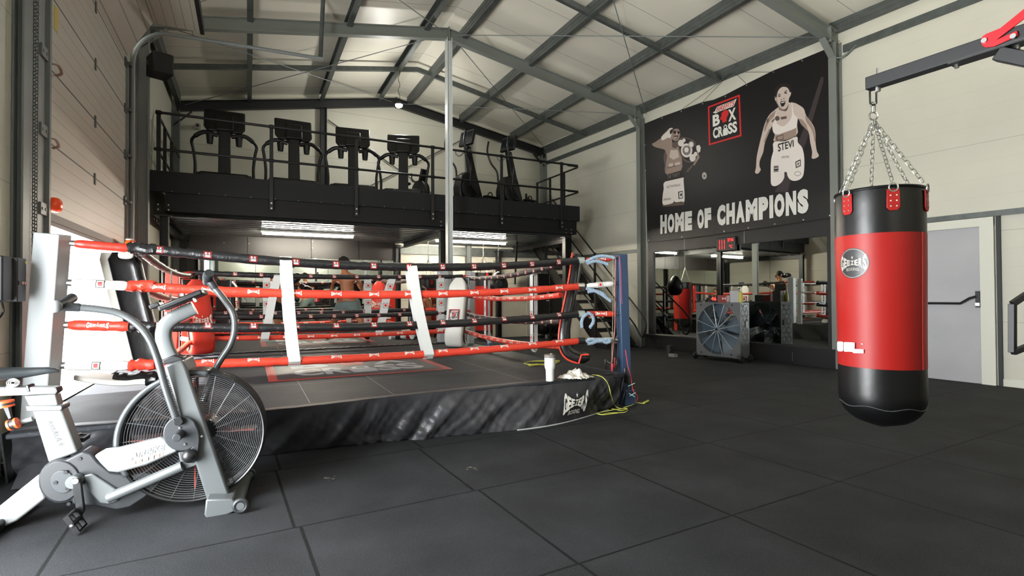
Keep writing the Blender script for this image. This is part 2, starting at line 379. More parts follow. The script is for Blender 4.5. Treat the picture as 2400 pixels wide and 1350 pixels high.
# struts between purlins and thin bracing rods
k = 0
for y in (-1.1, 3.0, 7.1, 11.15):
    k += 1; mb = MB()
    mb.bar((-1.3, y, zr(-1.3)-0.02), (3.33, y, zr(3.33)-0.02), 0.07, 0.09); mb.bar((3.33, y, zr(3.33)-0.02), (rwx(y)-0.1, y, zr(8.1)-0.02), 0.07, 0.09)
    struct(mb.build('trim_strut_%d' % k, m_galv))
k = 0
rods = [((-1.2, 9.3), (3.2, 13.0)), ((-1.2, 13.0), (3.2, 9.3)), ((3.5, 9.3), (7.8, 13.0)), ((3.5, 13.0), (7.8, 9.3)), ((3.5, 5.1), (8.0, 9.1)), ((3.5, 9.1), (8.1, 5.1)), ((-1.2, 5.1), (3.2, 9.1)), ((-1.2, 9.1), (3.2, 5.1))]
for a, b_ in rods:
    k += 1; mb = MB(); mb.tube([(a[0], a[1], zr(a[0])-0.11), (b_[0], b_[1], zr(b_[0])-0.11)], 0.008, 6); struct(mb.build('trim_bracing_rod_%d' % k, m_steel))
mb = MB(); mb.bar((rwx(13)-0.03, 13, 4.98), (rwx(9.3)-0.03, 9.3, 4.98), 0.04, 0.1); struct(mb.build('trim_wall_rail_far', m_galv))
mb = MB(); mb.bar((rwx(4.9)-0.03, 4.9, 4.98), (rwx(-4)-0.03, -4, 4.98), 0.04, 0.11); mb.tube(spline([(rwx(5.0)-0.14, 5.0, 4.86), (rwx(4.9)-0.08, 4.87, 4.84), (rwx(4.75)-0.05, 4.7, 4.96)], 5), 0.015, 8); struct(mb.build('trim_wall_rail_near', m_galv))
mb = MB(); mb.bar((rwx(4.9)-0.03, 4.9, 2.17), (rwx(-4)-0.03, -4, 2.17), 0.04, 0.07); mb.bar((rwx(13)-0.03, 13, 2.17), (rwx(9.3)-0.03, 9.3, 2.17), 0.04, 0.07); struct(mb.build('trim_wall_rail_low', m_galv))
mb = MB()
for a, b_ in (((1.7, 3.3), (5.2, 5.4)), ((1.7, 5.4), (5.2, 3.3))):
    mb.tube([(a[0], 13.12, a[1]), (b_[0], 13.12, b_[1])], 0.014, 6)
struct(mb.build('trim_gable_bracing', m_galv))
mb = MB(); mb.bar((-1.3, 13.13, 2.35), (7.6, 13.13, 2.35), 0.06, 0.22); struct(mb.build('trim_gable_rail', m_galv))
# ---------------------------------------------------------------- sectional door on the left
t = thing('sectional_door', 'beige panelled overhead door half open above the bright gap', 'garage door', (XL, 6.9, 0))
mb = MB(); mb.b2((XL-0.04, 5.24, 1.86), (XL, 8.42, 4.30)); mb.build('door_panel', m_door, t)
Z0 = 4.30
curv = [(XL, Z0), (XL+0.03, Z0+0.2), (XL+0.2, Z0+0.5), (XL+0.33, Z0+0.58)]
mb = MB()
mb.prism([(XL-0.02, 5.24, Z0), (XL-0.02, 8.42, Z0), (XL+0.30, 8.42, Z0+0.56), (XL+0.30, 5.24, Z0+0.56)], (-0.03, 0, 0.03))
m_door2 = panel_mat('door_section_top', (186, 181, 168), 0, 0.11, 0.01, 0.75, rough=0.5)
mb.build('door_panel', m_door2, t)
mb = MB(); mb.b2((XL+0.31, 5.24, Z0+0.56), (XL+0.85, 8.42, Z0+0.60)); mb.build('door_panel', m_door2, t)
mb = MB(); mb.b2((XL+0.85, 5.24, Z0+0.53), (XL+0.90, 8.42, Z0+0.66)); mb.build('door_seal', m_blackmatt, t)
mb = MB(); mb.b2((XL-0.05, 5.24, 1.80), (XL+0.01, 8.42, 1.865)); mb.b2((XL-0.03, 5.24, 1.765), (XL-0.0, 8.42, 1.80)); mb.build('door_seal', M('brown_seal', (92, 80, 76), 0.6), t)
for yy in (6.9,):
    for zz in (2.43, 3.04, 3.65, 4.26): MB().b2((XL, yy-0.02, zz-0.07), (XL+0.012, yy+0.02, zz+0.05)).build('hinge', m_galv, t)
for x, y in ((125, 158), (118, 332)):
    p = pX(x, y, XL+0.03); mb = MB(); mb.tube(spline([p+V((-0.02, -0.02, 0.02)), p+V((0.03, 0, 0.02)), p+V((0.03, 0.09, -0.01)), p+V((-0.02, 0.14, -0.02))], 4), 0.012, 8, flat=0.6); mb.build('door_handle', M('pink_grey_plastic', (150, 130, 120), 0.4), t)
for yy in (8.40,):
    for zz in (2.43, 3.04, 3.65, 4.26):
        mb = MB(); mb.b2((XL, yy-0.05, zz-0.05), (XL+0.02, yy+0.04, zz+0.06)); mb.cyl((XL+0.05, yy, zz), (XL+0.05, yy+0.12, zz), 0.02, seg=10); mb.build('roller', m_galv, t)
p = pX(133, 45, XL+0.005); MB().b2((XL, p.y-0.05, p.z-0.1), (XL+0.003, p.y+0.04, p.z+0.1)).build('sticker', M('yellow_sticker', (196, 176, 40), 0.5), t)
# tracks
t = thing('door_track', 'grey steel door rail curving under the roof, far side of the roller door', 'rail', (XL, 8.5, 0))
mb = MB(); pth = [(XL+0.06, 8.53, 0.0), (XL+0.06, 8.53, 4.3)] + [(XL+0.06+0.42*(1-math.cos(a)), 8.53, 4.3+0.5*math.sin(a)) for a in [i*math.pi/16 for i in range(1, 9)]] + [(XL+2.5, 8.53, 4.86)]
mb.tube(pth, 0.028, 8); mb.b2((XL, 8.44, 0), (XL+0.03, 8.62, 4.3)); mb.build('rail', m_steel, t)
mb = MB(); mb.bar((XL+0.75, 8.56, 4.86), (XL+0.65, 8.56, 5.5), 0.04, 0.006); mb.bar((XL+2.45, 8.56, 4.86), (XL+2.5, 8.62, 5.9), 0.05, 0.04); mb.build('hanger', m_galv, t)
t = thing('door_track', 'grey steel door rail beside the hanging chain, near side of the roller door', 'rail', (XL, 4.95, 0))
mb = MB(); mb.b2((XL, 4.87, 0), (XL+0.05, 5.26, 4.9)); mb.b2((XL+0.05, 5.22, 0), (XL+0.075, 5.26, 4.9)); mb.build('rail', m_steel, t)
for zz in (1.2, 1.8, 2.4, 3.0, 3.6):
    mb = MB(); mb.b2((XL+0.05, 5.08, zz), (XL+0.065, 5.22, zz+0.09)); mb.cyl((XL+0.065, 5.11, zz+0.045), (XL+0.07, 5.11, zz+0.045), 0.012, seg=8); mb.cyl((XL+0.065, 5.18, zz+0.045), (XL+0.07, 5.18, zz+0.045), 0.012, seg=8); mb.build('bracket', m_steel, t)
def chain(mb, pts, r=0.007, L=0.045, seg=5, wid=0.5, mi=0):
    P = [V(p) for p in pts]; d = [0]
    for a, b_ in zip(P, P[1:]): d.append(d[-1]+(b_-a).length)
    n_ = max(1, int(d[-1]/(L*0.78)))
    for i in range(n_):
        s0 = (i+0.5)/n_*d[-1]; k = max(j for j in range(len(d)) if d[j] <= s0); k = min(k, len(P)-2)
        a = (P[k+1]-P[k]).normalized(); c = P[k]+a*(s0-d[k])
        x = a.orthogonal().normalized()
        x = Matrix.Rotation((i % 2)*math.pi/2+0.4, 3, a) @ x
        ring = []
        for q in range(10):
            an = 2*math.pi*q/10; ca, sa = math.cos(an), math.sin(an)
            ring.append(c + a*(sa*L*0.28+math.copysign(L*0.2, sa)) + x*ca*L*wid*0.5)
        mb.tube(ring, r, seg, mi, closed=True)
mb = MB()
chain(mb, [(XL+0.075, 4.89, 0.75), (XL+0.075, 4.89, 4.9)], 0.003, 0.032, 4, 0.6); chain(mb, [(XL+0.075, 4.935, 0.75), (XL+0.075, 4.935, 4.9)], 0.003, 0.032, 4, 0.6)
tag(mb.build('hoist_chain', m_galv), 'thin steel hoist chain loop hanging beside the roller door', 'chain')
# control box, beacon, horn
t = thing('control_box', 'dark grey door control box on the left wall', 'control box', (XL, 4.26, 1.1))
a, b_ = pX(0, 612, XL+0.02), pX(35, 706, XL+0.12)
MB().b2((XL, 4.10, 1.15), (XL+0.16, 4.26, 1.42)).build('body', m_dark, t, 0.008)
MB().b2((XL, 4.26, 1.145), (XL+0.18, 4.40, 1.42)).build('cover', M('grey_cover', (50, 47, 49), 0.5), t, 0.006)
mb = MB(); mb.b2((XL+0.18, 4.27, 1.25), (XL+0.185, 4.39, 1.275)); mb.build('button_strip', m_black, t)
for yy in (4.31, 4.35): MB().cyl((XL+0.185, yy, 1.262), (XL+0.192, yy, 1.262), 0.010, seg=10).build('button', M('pink_button', (210, 160, 150), 0.4), t)
MB().cyl((XL+0.18, 4.375, 1.395), (XL+0.184, 4.375, 1.395), 0.008, seg=10).build('indicator', M('yellow_dot', (220, 200, 40), 0.4), t)
mb = MB(); mb.tube(spline([(XL+0.1, 4.28, 1.15), (XL+0.1, 4.30, 1.08), (XL+0.08, 4.24, 1.03), (XL+0.03, 4.13, 1.03)], 6), 0.006, 6); mb.build('cable', m_black, t)
p = pX(116, 480, XL+0.04)
t = thing('warning_beacon', 'orange warning beacon at the near corner of the half open door', 'beacon', p)
mb = MB(); mb.ell(p+V((0.03, 0.0, 0.0)), (0.05, 0.06, 0.06), seg=14, e=0.75); mb.build('lens', M('orange_lens', (226, 74, 22), 0.25, emit=(226, 60, 10, 0.15)), t)
MB().b2(p+V((-0.06, -0.09, -0.07)), p+V((0.0, -0.02, 0.07))).build('base', M('dark_red', (120, 24, 20), 0.4), t)
p = pX(304, 574, -1.33)
t = thing('cable_sensor', 'orange cable reel sensor with red coiled cable at the door foot corner', 'sensor', p)
mb = MB(); mb.ell(p, (0.045, 0.10, 0.07), seg=14, e=0.7); mb.build('housing', M('orange_plastic', (232, 104, 24), 0.35), t)
MB().b2(p+V((-0.02, -0.0, -0.36)), p+V((0.01, 0.07, -0.04))).build('strip', M('orange_plastic', (232, 104, 24)), t)
MB().ell(p+V((0, 0, 0.065)), (0.04, 0.11, 0.02)).build('cap', m_white, t)
mb = MB(); mb.tube([p+V((0.02+0.016*math.cos(i*0.9), 0.16+0.016*math.sin(i*0.9), 0.08-i*0.0035)) for i in range(80)], 0.004, 5); mb.build('coiled_cable', M('red_cable', (196, 40, 26), 0.4), t)
p = pX(375, 155, -1.15)
t = thing('loudspeaker', 'black loudspeaker box hanging high by the left wall above the rail', 'loudspeaker', p)
MB().box(p, (0.26, 0.34, 0.30), Matrix.Rotation(0.4, 3, 'Z')).build('cabinet', m_blackmatt, t, 0.02)
mb = MB(); mb.tube([p+V((0, 0, 0.1)), p+V((-0.1, 0, 0.42))], 0.008, 6); mb.tube([p+V((-0.12, 0, 0.03+0.04*math.sin(i))) + V((0.04*math.cos(i), 0, 0)) for i in range(7)], 0.006, 6); mb.build('bracket', m_galv, t)
# ---------------------------------------------------------------- lamps
m_led = M('led_diffuser', (255, 255, 250), 0.4, emit=(255, 245, 226, 210))
m_flood = M('flood_led', (255, 255, 250), 0.4, emit=(246, 255, 250, 60))
def flood(x, y, z, label, en=40, up=False):
    t = thing('pendant_light', label, 'lamp', (x, y, z), 0, 'pendant lamps under the roof')
    MB().ell((x, y, z), (0.075, 0.075, 0.035), seg=20).build('diffuser', m_flood, t)
    MB().lathe([(0.085, 0.02), (0.07, 0.05), (0.02, 0.08)], (x, y, z), 20).build('housing', m_galv, t)
    mb = MB(); mb.tube(spline([(x, y, z+0.08)]+[(x+(0.02 if q % 2 else -0.015), y, z+0.08+(zr(x)-z-0.08)*q/6) for q in range(1, 6)]+[(x, y, zr(x)+0.0)], 6), 0.006, 6); mb.build('cord', m_black, t)
    ld = bpy.data.lights.new('lamp_bulb', 'POINT'); lo = link(bpy.data.objects.new('lamp_bulb', ld)); ld.energy = en; ld.shadow_soft_size = 0.09; ld.color = (1.0, 0.97, 0.90)
    lo.parent = t; lo.location = (0, 0, 0.14 if up else -0.06)
    if up: MB().lathe([(0.02, 0.075), (0.30, 0.085), (0.36, 0.12), (0.355, 0.125), (0.29, 0.092), (0.01, 0.082)], (x, y, z), 32).build('reflector', m_galv, t)  # disc added under the bulb so its light goes up, not onto the floor
    return t
p = pY(935, 248, 11.1)
flood(p.x, 11.1, p.z, 'bright pendant lamp hanging below the ridge over the treadmills', 110)
flood(3.2, -3.5, 3.3, 'added fill lamp behind the viewer nearest the front wall', 95)  # unseen lamp added to brighten the front wall seen in the back mirrors
flood(0.2, -3.5, 3.3, 'added fill lamp behind the viewer in the front left corner', 95)  # second unseen fill, added for the left half of the front wall
flood(4.8, 2.4, 4.3, 'added ceiling uplight above the free floor in front of the ring', 130, True)  # unseen uplight added to lift the ceiling while the floor stays dark
MESH_LIGHTS = []
for (x0, x1, lab) in ((0.25, 1.99, 'long fluorescent tube light under the mezzanine on the left'), (3.84, 5.60, 'long fluorescent tube light under the mezzanine beyond the pale column')):
    t = thing('tube_light', lab, 'lamp', ((x0+x1)/2, 11.45, 2.5), 0, 'tube lights under the mezzanine')
    mb = MB(); mb.cyl((x0, 11.45, 2.425), (x1, 11.45, 2.425), 0.024, seg=14); mb.build('diffuser', m_led, t)
    mb = MB(); mb.b2((x0-0.02, 11.38, 2.452), (x1+0.02, 11.52, 2.488)); mb.build('housing', m_white, t)
    mb = MB(); mb.tube([(x0+0.2, 11.45, 2.49), (x0+0.2, 11.45, 2.72)], 0.004, 5); mb.tube([(x1-0.2, 11.45, 2.49), (x1-0.2, 11.45, 2.72)], 0.004, 5); mb.build('suspension_wire', m_galv, t)
# ================================================================ mezzanine
m_fascia = M('charcoal_fascia', (24, 25, 28), 0.6, spec=0.3, var=0.1, vscale=1.5)
m_beam = M('scuffed_black_beam', (18, 18, 20), 0.55, spec=0.3, var=0.4, vscale=5, stretch=(0.6, 1, 5))
m_deck = M('galvanised_deck', (104, 106, 105), 0.22, 0.6, var=0.15, vscale=6)
MZ = 3.2
t = thing('mezzanine', 'black steel mezzanine deck above the rear ring carrying the exercise machines', 'mezzanine', (2.7, 11.5, 2.6))
MB().b2((-1.42, 10.00, 2.86), (6.80, 10.05, MZ)).build('fascia', m_fascia, t, 0.004)
mb = MB(); mb.b2((-1.2, 10.05, 2.56), (6.74, 10.11, 2.86)); mb.b2((-1.2, 10.11, 2.56), (6.74, 10.2, 2.575)); mb.build('edge_beam', m_beam, t)
MB().b2((6.75, 10.05, 2.86), (6.80, 12.9, MZ)).build('fascia', m_fascia, t, 0.004)
MB().b2((6.68, 10.11, 2.56), (6.74, 12.95, 2.86)).build('edge_beam', m_beam, t)
MB().b2((-1.38, 10.05, 3.1), (6.75, 13.0, MZ)).build('floor_slab', m_blackmatt, t)
# trapezoidal deck sheets, ribs along x
mb = MB(); prof = []; y = 10.15
while y < 12.75:
    prof += [(y, 2.50), (y+0.11, 2.50), (y+0.145, 2.58), (y+0.245, 2.58), (y+0.28, 2.50)]; y += 0.28
vs = [(x, a, b_) for x in (-1.38, 6.7) for a, b_ in prof]; n_ = len(prof)
mb.add(vs, [(i, i+1, n_+i+1, n_+i) for i in range(n_-1)]); mb.build('corrugated_deck', m_deck, t)
for x in (-1.28, 3.5, 6.6):
    mb = MB(); mb.ibeam((x, 10.22, 2.44), (x, 12.98, 2.44), 0.11, 0.12, 0.012); mb.build('cross_beam', m_black if x != 3.5 else m_dark, t)
for x, y in ((-1.22, 10.16), (3.54, 10.16), (6.52, 10.16), (3.34, 12.95), (6.12, 12.95), (-1.22, 12.95)):
    mb = MB(); mb.ibeam((x, y, 0), (x, y, 2.50 if y < 12 else 2.38), 0.13, 0.12, 0.012, (1, 0, 0)); mb.box((x, y, 2.49 if y < 12 else 2.37), (0.2, 0.2, 0.02)); mb.box((x, y, 0.01), (0.22, 0.22, 0.02)); colm = mb.build('column', m_black, t)
    mb = MB()
    for dx in (-0.07, 0.07):
        for dz in (2.58, 2.66): MB().cyl((x+dx, y-0.13, dz), (x+dx, y-0.11, dz), 0.012, seg=8).build('bolt', m_chrome, colm)
# screws along the fascia joint
mb = MB(); x = -1.1
while x < 6.7: mb.cyl((x, 9.995, 2.875), (x, 10.0, 2.875), 0.006, seg=6); x += 0.38
mb.build('screws', m_chrome, t)
# railing
r = thing('guard_rail', 'black tube guard rail along the front edge of the mezzanine', 'railing', (2.7, 9.97, MZ))
for z in (4.12, 3.53):
    mb = MB(); mb.tube([(-1.32, 9.96, z), (6.72, 9.96, z)] if z > 4 else [(-1.34, 9.96, z), (6.72, 9.96, z)], 0.022, 10); mb.build('rail', m_black, r)
for x in (-1.28, 0.36, 1.80, 3.28, 4.80, 6.30):
    pp = None
    mb = MB(); zb = 2.66 if x > 0 else MZ
    mb.b2((x-0.03, 9.965, zb), (x+0.03, 9.998, 4.16)); pst = mb.build('post', m_black, r, 0.003)
    if x > 0:
        for z in (2.70, 2.79): MB().cyl((x, 9.955, z), (x, 9.966, z), 0.015, seg=10).build('bolt', m_chrome, pst)
    for z in (4.12, 3.53):
        MB().b2((x-0.045, 9.955, z-0.03), (x+0.045, 9.965, z+0.03)).build('clamp', m_black, pst)
r = thing('guard_rail', 'black tube guard rail closing the stair side of the mezzanine', 'railing', (6.76, 11, MZ))
for z in (4.10, 3.52):
    mb = MB(); mb.tube(spline([(6.45, 9.96, z), (6.68, 9.96, z), (6.76, 10.02, z), (6.76, 10.15, z)], 5)+[(6.76, 11.9, z)], 0.02, 10); mb.build('rail', m_black, r)
for y in (10.6, 11.25, 11.9): MB().b2((6.74, y-0.025, MZ), (6.78, y+0.025, 4.12)).build('post', m_black, r)
r = thing('guard_rail', 'black tube guard rail along the left wall above the mezzanine floor', 'railing', (-1.3, 11, MZ))
for z in (4.12, 3.53): MB().tube([(-1.30, 9.98, z), (-1.30, 13.0, z)], 0.02, 10).build('rail', m_black, r)
for y in (10.9, 11.8): MB().b2((-1.33, y-0.03, MZ), (-1.28, y+0.03, 4.12)).build('post', m_black, r)
# ---------------------------------------------------------------- stairs
S0, SS = 9.1, 0.84
def sz(y): return (y-S0)*SS
t = thing('staircase', 'black steel open tread staircase climbing beside the right wall', 'staircase', (7.3, 11, 0))
XA, XB = 6.86, 7.62
for x in (XA, XB):
    mb = MB(); mb.prism([(x-0.006, S0-0.02, 0), (x-0.006, S0+0.36, 0), (x-0.006, 12.95, sz(12.95)-0.28), (x-0.006, 12.95, sz(12.95)-0.02), (x-0.006, S0-0.02, 0.10)], (0.012, 0, 0))
    mb.bar((x, S0+0.33, 0.0), (x, 12.95, sz(12.95)-0.28), 0.05, 0.01); mb.build('stringer', m_black, t)
m_tread = M('tread_plate', (70, 70, 72), 0.4, 0.6, bump=(120, 0.5, 0.004))
nst = 15
for i in range(nst):
    z = (i+1)*MZ/(nst+0.0)-0.02; y = S0+z/SS
    mb = MB(); mb.b2((XA, y+0.02, z-0.01), (XB, y+0.27, z)); mb.b2((XA, y+0.02, z-0.08), (XB, y+0.03, z)); mb.b2((XA, y+0.26, z-0.08), (XB, y+0.27, z)); mb.build('tread', m_tread, t)
for x, side in ((XA+0.0, 0), (XB+0.02, 1)):
    ys, ye = 9.0, 12.9
    mb = MB()
    top = spline([(x, ys+0.12, sz(ys+0.12)+0.48), (x, ys-0.12, sz(ys-0.12)+0.42), (x, ys-0.25, sz(ys)+0.62), (x, ys-0.08, sz(ys-0.08)+0.92)], 6)
    mb.tube([(x, 12.5, sz(12.5)+0.46)]+top+[(x, 12.6, sz(12.6)+0.92)], 0.018, 8); mb.build('handrail', m_black, t)
    for y in ((9.5, 10.6, 11.7, 12.7)):
        MB().b2((x-0.02, y-0.025, sz(y)-0.15), (x+0.02, y+0.025, sz(y)+0.95)).build('baluster', m_black, t)
mb = MB(); mb.bar((6.0, 11.6, 2.55), (6.6, 12.9, 1.55), 0.04, 0.2); mb.bar((6.9, 10.8, 0.0), (6.9, 11.5, 0.9), 0.03, 0.03); mb.bar((6.9, 11.5, 0.0), (6.9, 10.8, 0.9), 0.03, 0.03); mb.bar((6.9, 11.5, 0.0), (6.9, 11.5, 1.8), 0.05, 0.05); mb.build('brace', m_black, t)
# ---------------------------------------------------------------- mirrored walls
m_mirror = M('mirror_glass', (214, 220, 216), 0.015, 1.0)
m_blackpanel = M('black_panel', (14, 14, 16), 0.42, var=0.15, vscale=1.6)
t = thing('wall_cladding', 'black board cladding framing the mirrors under the big banner', 'wall cladding', (8.1, 7, 0))
def rp(y, z, off): 
    p = V((rwx(y), y, z)) + RN*off; return p
def rbox(mb, y0, y1, z0, z1, o0, o1, mi=0):
    a = [rp(y0, z0, o0), rp(y1, z0, o0), rp(y1, z1, o0), rp(y0, z1, o0)]
    return mb.prism(a, RN*(o1-o0), mi)
rbox(MB(), 5.02, 9.02, 2.09, 2.42, 0.01, 0.07).build('board', m_blackpanel, t)
rbox(MB(), 8.86, 9.02, 0.0, 2.09, 0.01, 0.07).build('board', m_blackpanel, t)
rbox(MB(), 5.02, 5.17, 0.0, 2.09, 0.01, 0.07).build('board', m_blackpanel, t)
rbox(MB(), 5.17, 8.86, 0.3, 2.09, 0.005, 0.03).build('backing', m_blackmatt, t)
mb = MB(); rbox(mb, 5.02, 9.05, 0.0, 0.29, 0.01, 0.16); rbox(mb, 5.02, 9.05, 0.27, 0.30, 0.01, 0.19); mb.build('plinth', m_blackpanel, t)
mb = MB()
for y in (8.0, 6.63): mb.add([rp(y, 2.1, 0.072), rp(y+0.004, 2.1, 0.072), rp(y+0.004, 2.4, 0.072), rp(y, 2.4, 0.072)], [(0, 1, 2, 3)])
for y in (8.65, 6.9, 5.7): mb.add([rp(y, 0.05, 0.162), rp(y+0.004, 0.05, 0.162), rp(y+0.004, 0.2, 0.162), rp(y, 0.2, 0.162)], [(0, 1, 2, 3)])
mb.build('joint', m_chrome, t)
ys = [8.86, 8.17, 7.22, 6.16, 5.17]; nm = ['beside the stairs', 'behind the drum fan timer box', 'showing the punch ball', 'nearest the hanging punching bag']
lab = ['far left mirror pane under the banner, reflecting the stairs', 'second mirror pane from the left under the banner, behind the drum fan', 'third mirror pane from the left under the banner, right behind the fan', 'rightmost mirror pane under the banner, beside the big punching bag']
for i in range(4):
    mb = MB(); rbox(mb, ys[i+1]+0.003, ys[i]-0.003, 0.306, 2.085, 0.032, 0.038)
    tag(mb.build('wall_mirror', m_mirror), lab[i], 'mirror', 'mirror panes under the banner')
xs = [-1.0, 0.15, 1.69, 3.25]; lab = ['leftmost mirror pane on the back wall behind the rear ring', 'middle mirror pane on the back wall behind the boxers', 'right hand mirror pane on the back wall behind the rear ring']
for i in range(3):
    mb = MB(); mb.b2((xs[i]+0.004, 13.01, 0.25), (xs[i+1]-0.004, 13.02, 2.05))
    tag(mb.build('wall_mirror', m_mirror), lab[i], 'mirror', 'mirror panes on the back wall')
t = thing('wall_cladding', 'black board cladding above and around the back wall mirrors', 'wall cladding', (1, 13.05, 0))
m_bp2 = M('brown_black_panel', (30, 26, 25), 0.38, var=0.1, vscale=1.2)
for a, b_ in ((-1.12, -0.02), (-0.01, 1.31), (1.32, 2.40), (2.41, 3.28)): MB().b2((a, 13.0, 2.055), (b_, 13.06, 2.53)).build('board', m_bp2, t)
mb = MB(); mb.b2((-1.12, 13.025, 0.0), (3.28, 13.06, 2.055)); mb.build('backing', m_blackmatt, t)
mb = MB()
for a, b_ in ((-0.5, 2.35), (-0.01, 2.35), (1.31, 2.45), (2.4, 2.45), (1.31, 2.3)): mb.cyl((a+0.03, 12.99, b_), (a+0.03, 13.0, b_), 0.008, seg=6)
mb.build('screw', m_chrome, t)
# CCTV camera
p = pY(463, 294, 13.0)
t = thing('security_camera', 'small white dome camera on the back wall above the left treadmill', 'camera', p)
mb = MB(); mb.cyl(p+V((0, 0.19, 0)), p, 0.05, 0.06); mb.build('housing', M('dull_white', (150, 150, 140), 0.5), t)
mb = MB(); mb.cyl(p, p+V((0, -0.01, 0)), 0.03); mb.build('lens', m_black, t)
# doors
m_doorw = M('pale_door', (205, 201, 188), 0.5, var=0.04)
mb = MB(); mb.b2((6.15, 13.12, 0), (7.07, 13.16, 2.03)); d = struct(mb.build('door_1', panel_mat('door_leaf_panel', (206, 202, 188), 2, 0.5, 0.008, 0.7)))
mb = MB(); mb.b2((6.07, 13.08, 0), (6.15, 13.19, 2.12)); mb.b2((7.07, 13.08, 0), (7.30, 13.19, 2.12)); mb.b2((6.07, 13.08, 2.03), (7.3, 13.19, 2.14)); mb.build('door_frame', m_doorw, d)
mb = MB(); mb.tube([(7.0, 13.11, 1.02), (7.0, 13.05, 1.02), (6.9, 13.05, 1.02)], 0.01, 8); mb.build('door_handle', m_chrome, d)
# fire exit in the right wall
DL, DR = 4.03, 3.29
mb = MB(); rbox(mb, DR, DR+1.02, 0.0, 2.02, 0.0, 0.012); d = struct(mb.build('door_2', M('grey_door_leaf', (172, 172, 176), 0.34, var=0.05, vscale=2)))
mb = MB(); rbox(mb, DR-0.14, DR, 0, 2.13, 0.0, 0.05); rbox(mb, DR+1.02, DR+1.14, 0, 2.13, 0.0, 0.05); rbox(mb, DR-0.14, DR+1.14, 2.02, 2.13, 0, 0.052); mb.build('door_frame', M('cream_frame', (214, 214, 202), 0.45), d)
mb = MB(); mb.tube([rp(DR+0.95, 1.03, 0.07), rp(DR+0.2, 1.03, 0.07), rp(DR+0.1, 1.10, 0.07), rp(DR+0.04, 1.12, 0.06)], 0.016, 10); rbox(mb, DR+0.005, DR+0.05, 0.98, 1.19, 0.01, 0.055); rbox(mb, DR+0.93, DR+0.99, 0.98, 1.15, 0.01, 0.055); mb.build('push_bar', m_black, d)
rbox(MB(), DR+0.005, DR+0.05, 1.0, 1.04, 0.05, 0.06).build('latch', m_chrome, d)
mb = MB(); rbox(mb, -4.0, 3.10, 0.0, 0.09, 0.0, 0.02); struct(mb.build('baseboard_right', M('cream_frame', (214, 214, 202))))
mb = MB(); rbox(mb, 3.09, 3.13, 0.0, 2.15, 0.0, 0.04); struct(mb.build('trim_door_gap', m_dark))
# ================================================================ banner
m_ban = M('banner_black', (15, 11, 12), 0.42, bump=(3.0, 0.25, 0.03), var=0.12, vscale=1.5)
bm_ = [m_ban, M('print_white', (212, 210, 204), 0.5), M('print_red', (196, 30, 36), 0.45), M('print_skin_light', (196, 180, 170), 0.5), M('print_skin_mid', (150, 130, 118), 0.5),
       M('print_skin_dark', (92, 76, 68), 0.5), M('print_hair', (24, 18, 18), 0.5), M('print_grey', (120, 112, 108), 0.5), M('print_beam', (52, 44, 44), 0.5), M('print_cream', (222, 214, 206), 0.5)]
BO = 0.13
top = [(1510, 290), (1552, 273), (1597, 257), (1647, 239), (1672, 234), (1700, 222), (1750, 196), (1813, 165), (1880, 138), (1953, 108)]
t = thing('banner', 'huge dark banner with two printed boxers above the mirrors', 'banner', pR(1730, 570, BO))
outl = [(1517, 567), (1598, 560), (1700, 546), (1820, 529), (1947, 510)] + top[::-1]
mb = MB(); mb.prism([pR(x, y, BO) for x, y in outl], RN*-0.006)
mb.build('cloth', m_ban, t)
mb = MB()
for x, y in ((1552, 277), (1597, 261), (1647, 243), (1700, 226), (1750, 200), (1813, 169), (1880, 142), (1950, 115), (1950, 183), (1950, 262), (1950, 340), (1947, 420), (1945, 505), (1883, 515), (1816, 525), (1754, 534), (1697, 542), (1598, 555), (1520, 563), (1512, 340), (1513, 400), (1513, 460), (1514, 520)):
    p = pR(x, y, BO+0.002); mb.lathe([(0.012, 0), (0.012, 0.004), (0.006, 0.005)], p, 8, axis=RN)
mb.build('eyelet', m_chrome, t)
mb = MB()
for a, b_ in (((1717, 172), (1597, 257)), ((1710, 172), (1647, 239)), ((1722, 170), (1748, 195)), ((1730, 169), (1810, 169)), ((1953, 108), (1968, 95)), ((1513, 290), (1506, 280))):
    mb.tube([pR(*a, 0.14), pR(*b_, 0.135)], 0.004, 5)
mb.build('tie_cord', m_black, t)
def art(name, items, reg):
    """flat print on the cloth: items = (material index, layer, outline in a zoomed crop)"""
    x0, y0, s = reg; mb = MB()
    def soft(P_):
        if len(P_) < 9: return P_
        o_ = []; n_ = len(P_)
        for i in range(n_):
            a, b_, c, d = P_[i-1], P_[i], P_[(i+1) % n_], P_[(i+2) % n_]
            for t_ in (0, 0.33, 0.67): o_.append(tuple(0.5*((2*b_[k])+(c[k]-a[k])*t_+(2*a[k]-5*b_[k]+4*c[k]-d[k])*t_*t_+(3*b_[k]-a[k]-3*c[k]+d[k])*t_**3) for k in (0, 1)))
        return o_
    for mi, lay, pts in items: mb.face([pR(x0+a/s, y0+b_/s, BO+0.0015+0.0009*lay) for a, b_ in (soft(pts) if name != 'printed_light_beam' else pts)], mi)
    return mb.build(name, bm_, t)
def ring_pts(cx, cy, rx, ry, n_=16, rot=0): return [(cx+rx*math.cos(2*math.pi*i/n_+rot), cy+ry*math.sin(2*math.pi*i/n_+rot)) for i in range(n_)]
